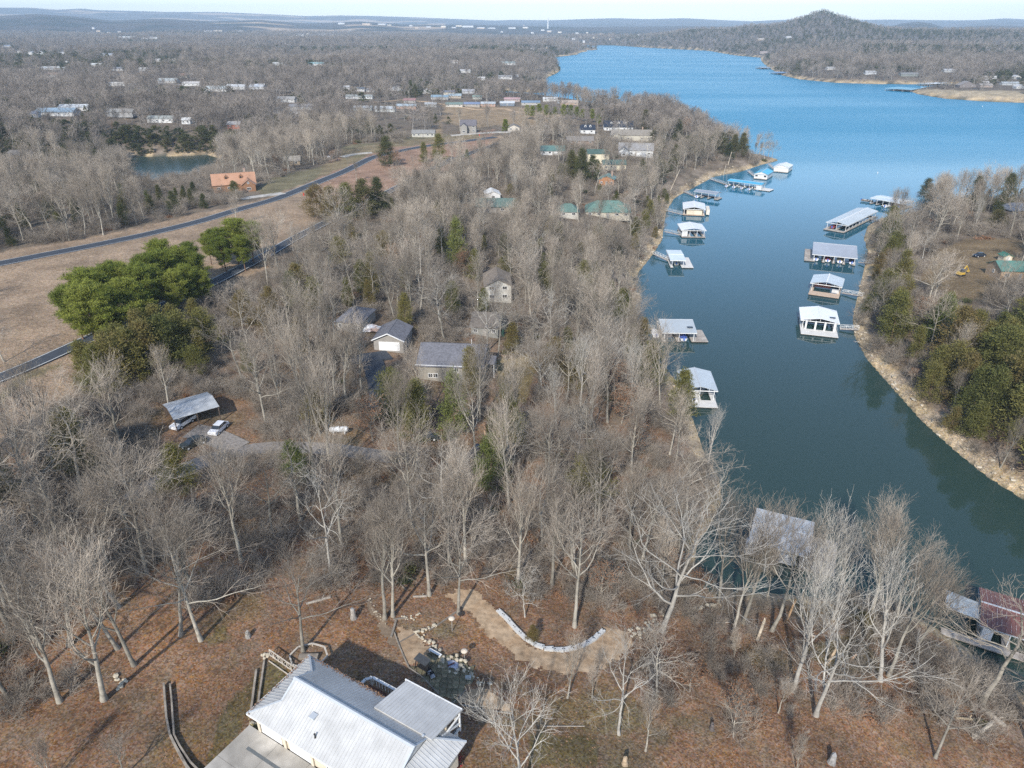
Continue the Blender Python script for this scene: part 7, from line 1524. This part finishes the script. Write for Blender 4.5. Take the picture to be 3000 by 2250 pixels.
v, f = cards(q.normal(0, .6, (260, 3)) * [1, 1, .5] + [0, 0, .6], .28, q, None, .6); BR.append(('c', npmesh('green_brush', v, [f], [CEDD])))
Xb1, Yb1 = jit(-170, 170, 35, 230, 2.3, g); Xb2, Yb2 = jit(-420, 420, 60, 560, 4.6, g); k = np.hypot(Xb1, Yb1) < 190; k2 = (np.hypot(Xb2, Yb2) >= 190) & (np.hypot(Xb2, Yb2) < 540)
Xb = np.concatenate([Xb1[k], Xb2[k2]]); Yb = np.concatenate([Yb1[k], Yb2[k2]]); k = np.abs(Xb) < Yb * .86 + 15; Xb, Yb = Xb[k], Yb[k]
HERO_, HERO = HERO, []; ok, px, py, dep = clear_mask(Xb, Yb, -.8); HERO = HERO_
slope_ = inpoly(px, py, YARD) & (px > 1850) & (g.uniform(0, 1, len(px)) < .35) & (_samp(GD, Xb, Yb) > .7) & (py < 2150)
cw = np.ones(len(Xb), bool)
for cx, cy, r in CLEAR: cw &= np.hypot(Xb - cx, Yb - cy) > r
ok = (ok | (slope_ & cw)) & (fbm(Xb / 11, Yb / 11, 91) > .45); Xb, Yb = Xb[ok], Yb[ok]; nb = len(Xb)
uu = g.uniform(0, 1, nb); pick = np.where(uu < .80, g.integers(0, 4, nb), np.where(uu < .90, 4, np.where(uu < .93, 5, 0))); s = g.uniform(.6, 1.5, nb) * np.where(np.hypot(Xb, Yb) > 190, 1.5, 1)
sb = np.where(pick >= 4, s * .7, s)
tag(scatter_obj('undergrowth', inst_group('brush_shapes', BR), np.column_stack([Xb, Yb, HZ(Xb, Yb) - .05]), np.column_stack([np.zeros((nb, 2)), g.uniform(0, 6.28, nb)]), np.column_stack([sb * 1.2, sb * 1.2, sb]), pick), kind='stuff')
# fallen leaves on the litter close to the house
Xl = g.uniform(-70, 95, 26000); Yl = g.uniform(38, 110, 26000); k = (np.abs(Xl) < Yl * .8 + 5) & (_samp(GD, Xl, Yl) > 1) & (fbm(Xl / 6, Yl / 6, 95) > .42); 
for cx, cy, r in ((-14, 49, 12),): k &= np.hypot(Xl - cx, Yl - cy) > r
Xl, Yl = Xl[k], Yl[k]; c = np.column_stack([Xl, Yl, HZ(Xl, Yl) + .04]); v, f = cards(c, .17, g, np.broadcast_to([0, 0, 0.], c.shape), .9)
v = v.reshape(-1, 4, 3); v[:, :, 2] = c[:, None, 2] + (v[:, :, 2] - c[:, None, 2]) * .35; tag(link('fallen_leaves', npmesh('fallen_leaves', v.reshape(-1, 3), [f], [MATS['fallen_leaf']])), kind='stuff')
print('trees', n, 'things', int(used.sum()), cnt, 'brush', nb)
# ------------------------------------------------------------------ haze
hb = MB().box(-16500, 16500, -3000, 16500, -6, 460)
hm = bpy.data.materials.new('air_haze'); hm.use_nodes = True; hn = hm.node_tree; hn.nodes.remove(hn.nodes['Principled BSDF'])
pv = hn.nodes.new('ShaderNodeVolumePrincipled'); pv.inputs['Color'].default_value = (.62, .80, 1, 1); pv.inputs['Density'].default_value = 0.000085; pv.inputs['Anisotropy'].default_value = -0.15
hn.links.new(pv.outputs[0], hn.nodes['Material Output'].inputs['Volume'])
tag(hb.build('haze', hm), kind='stuff')
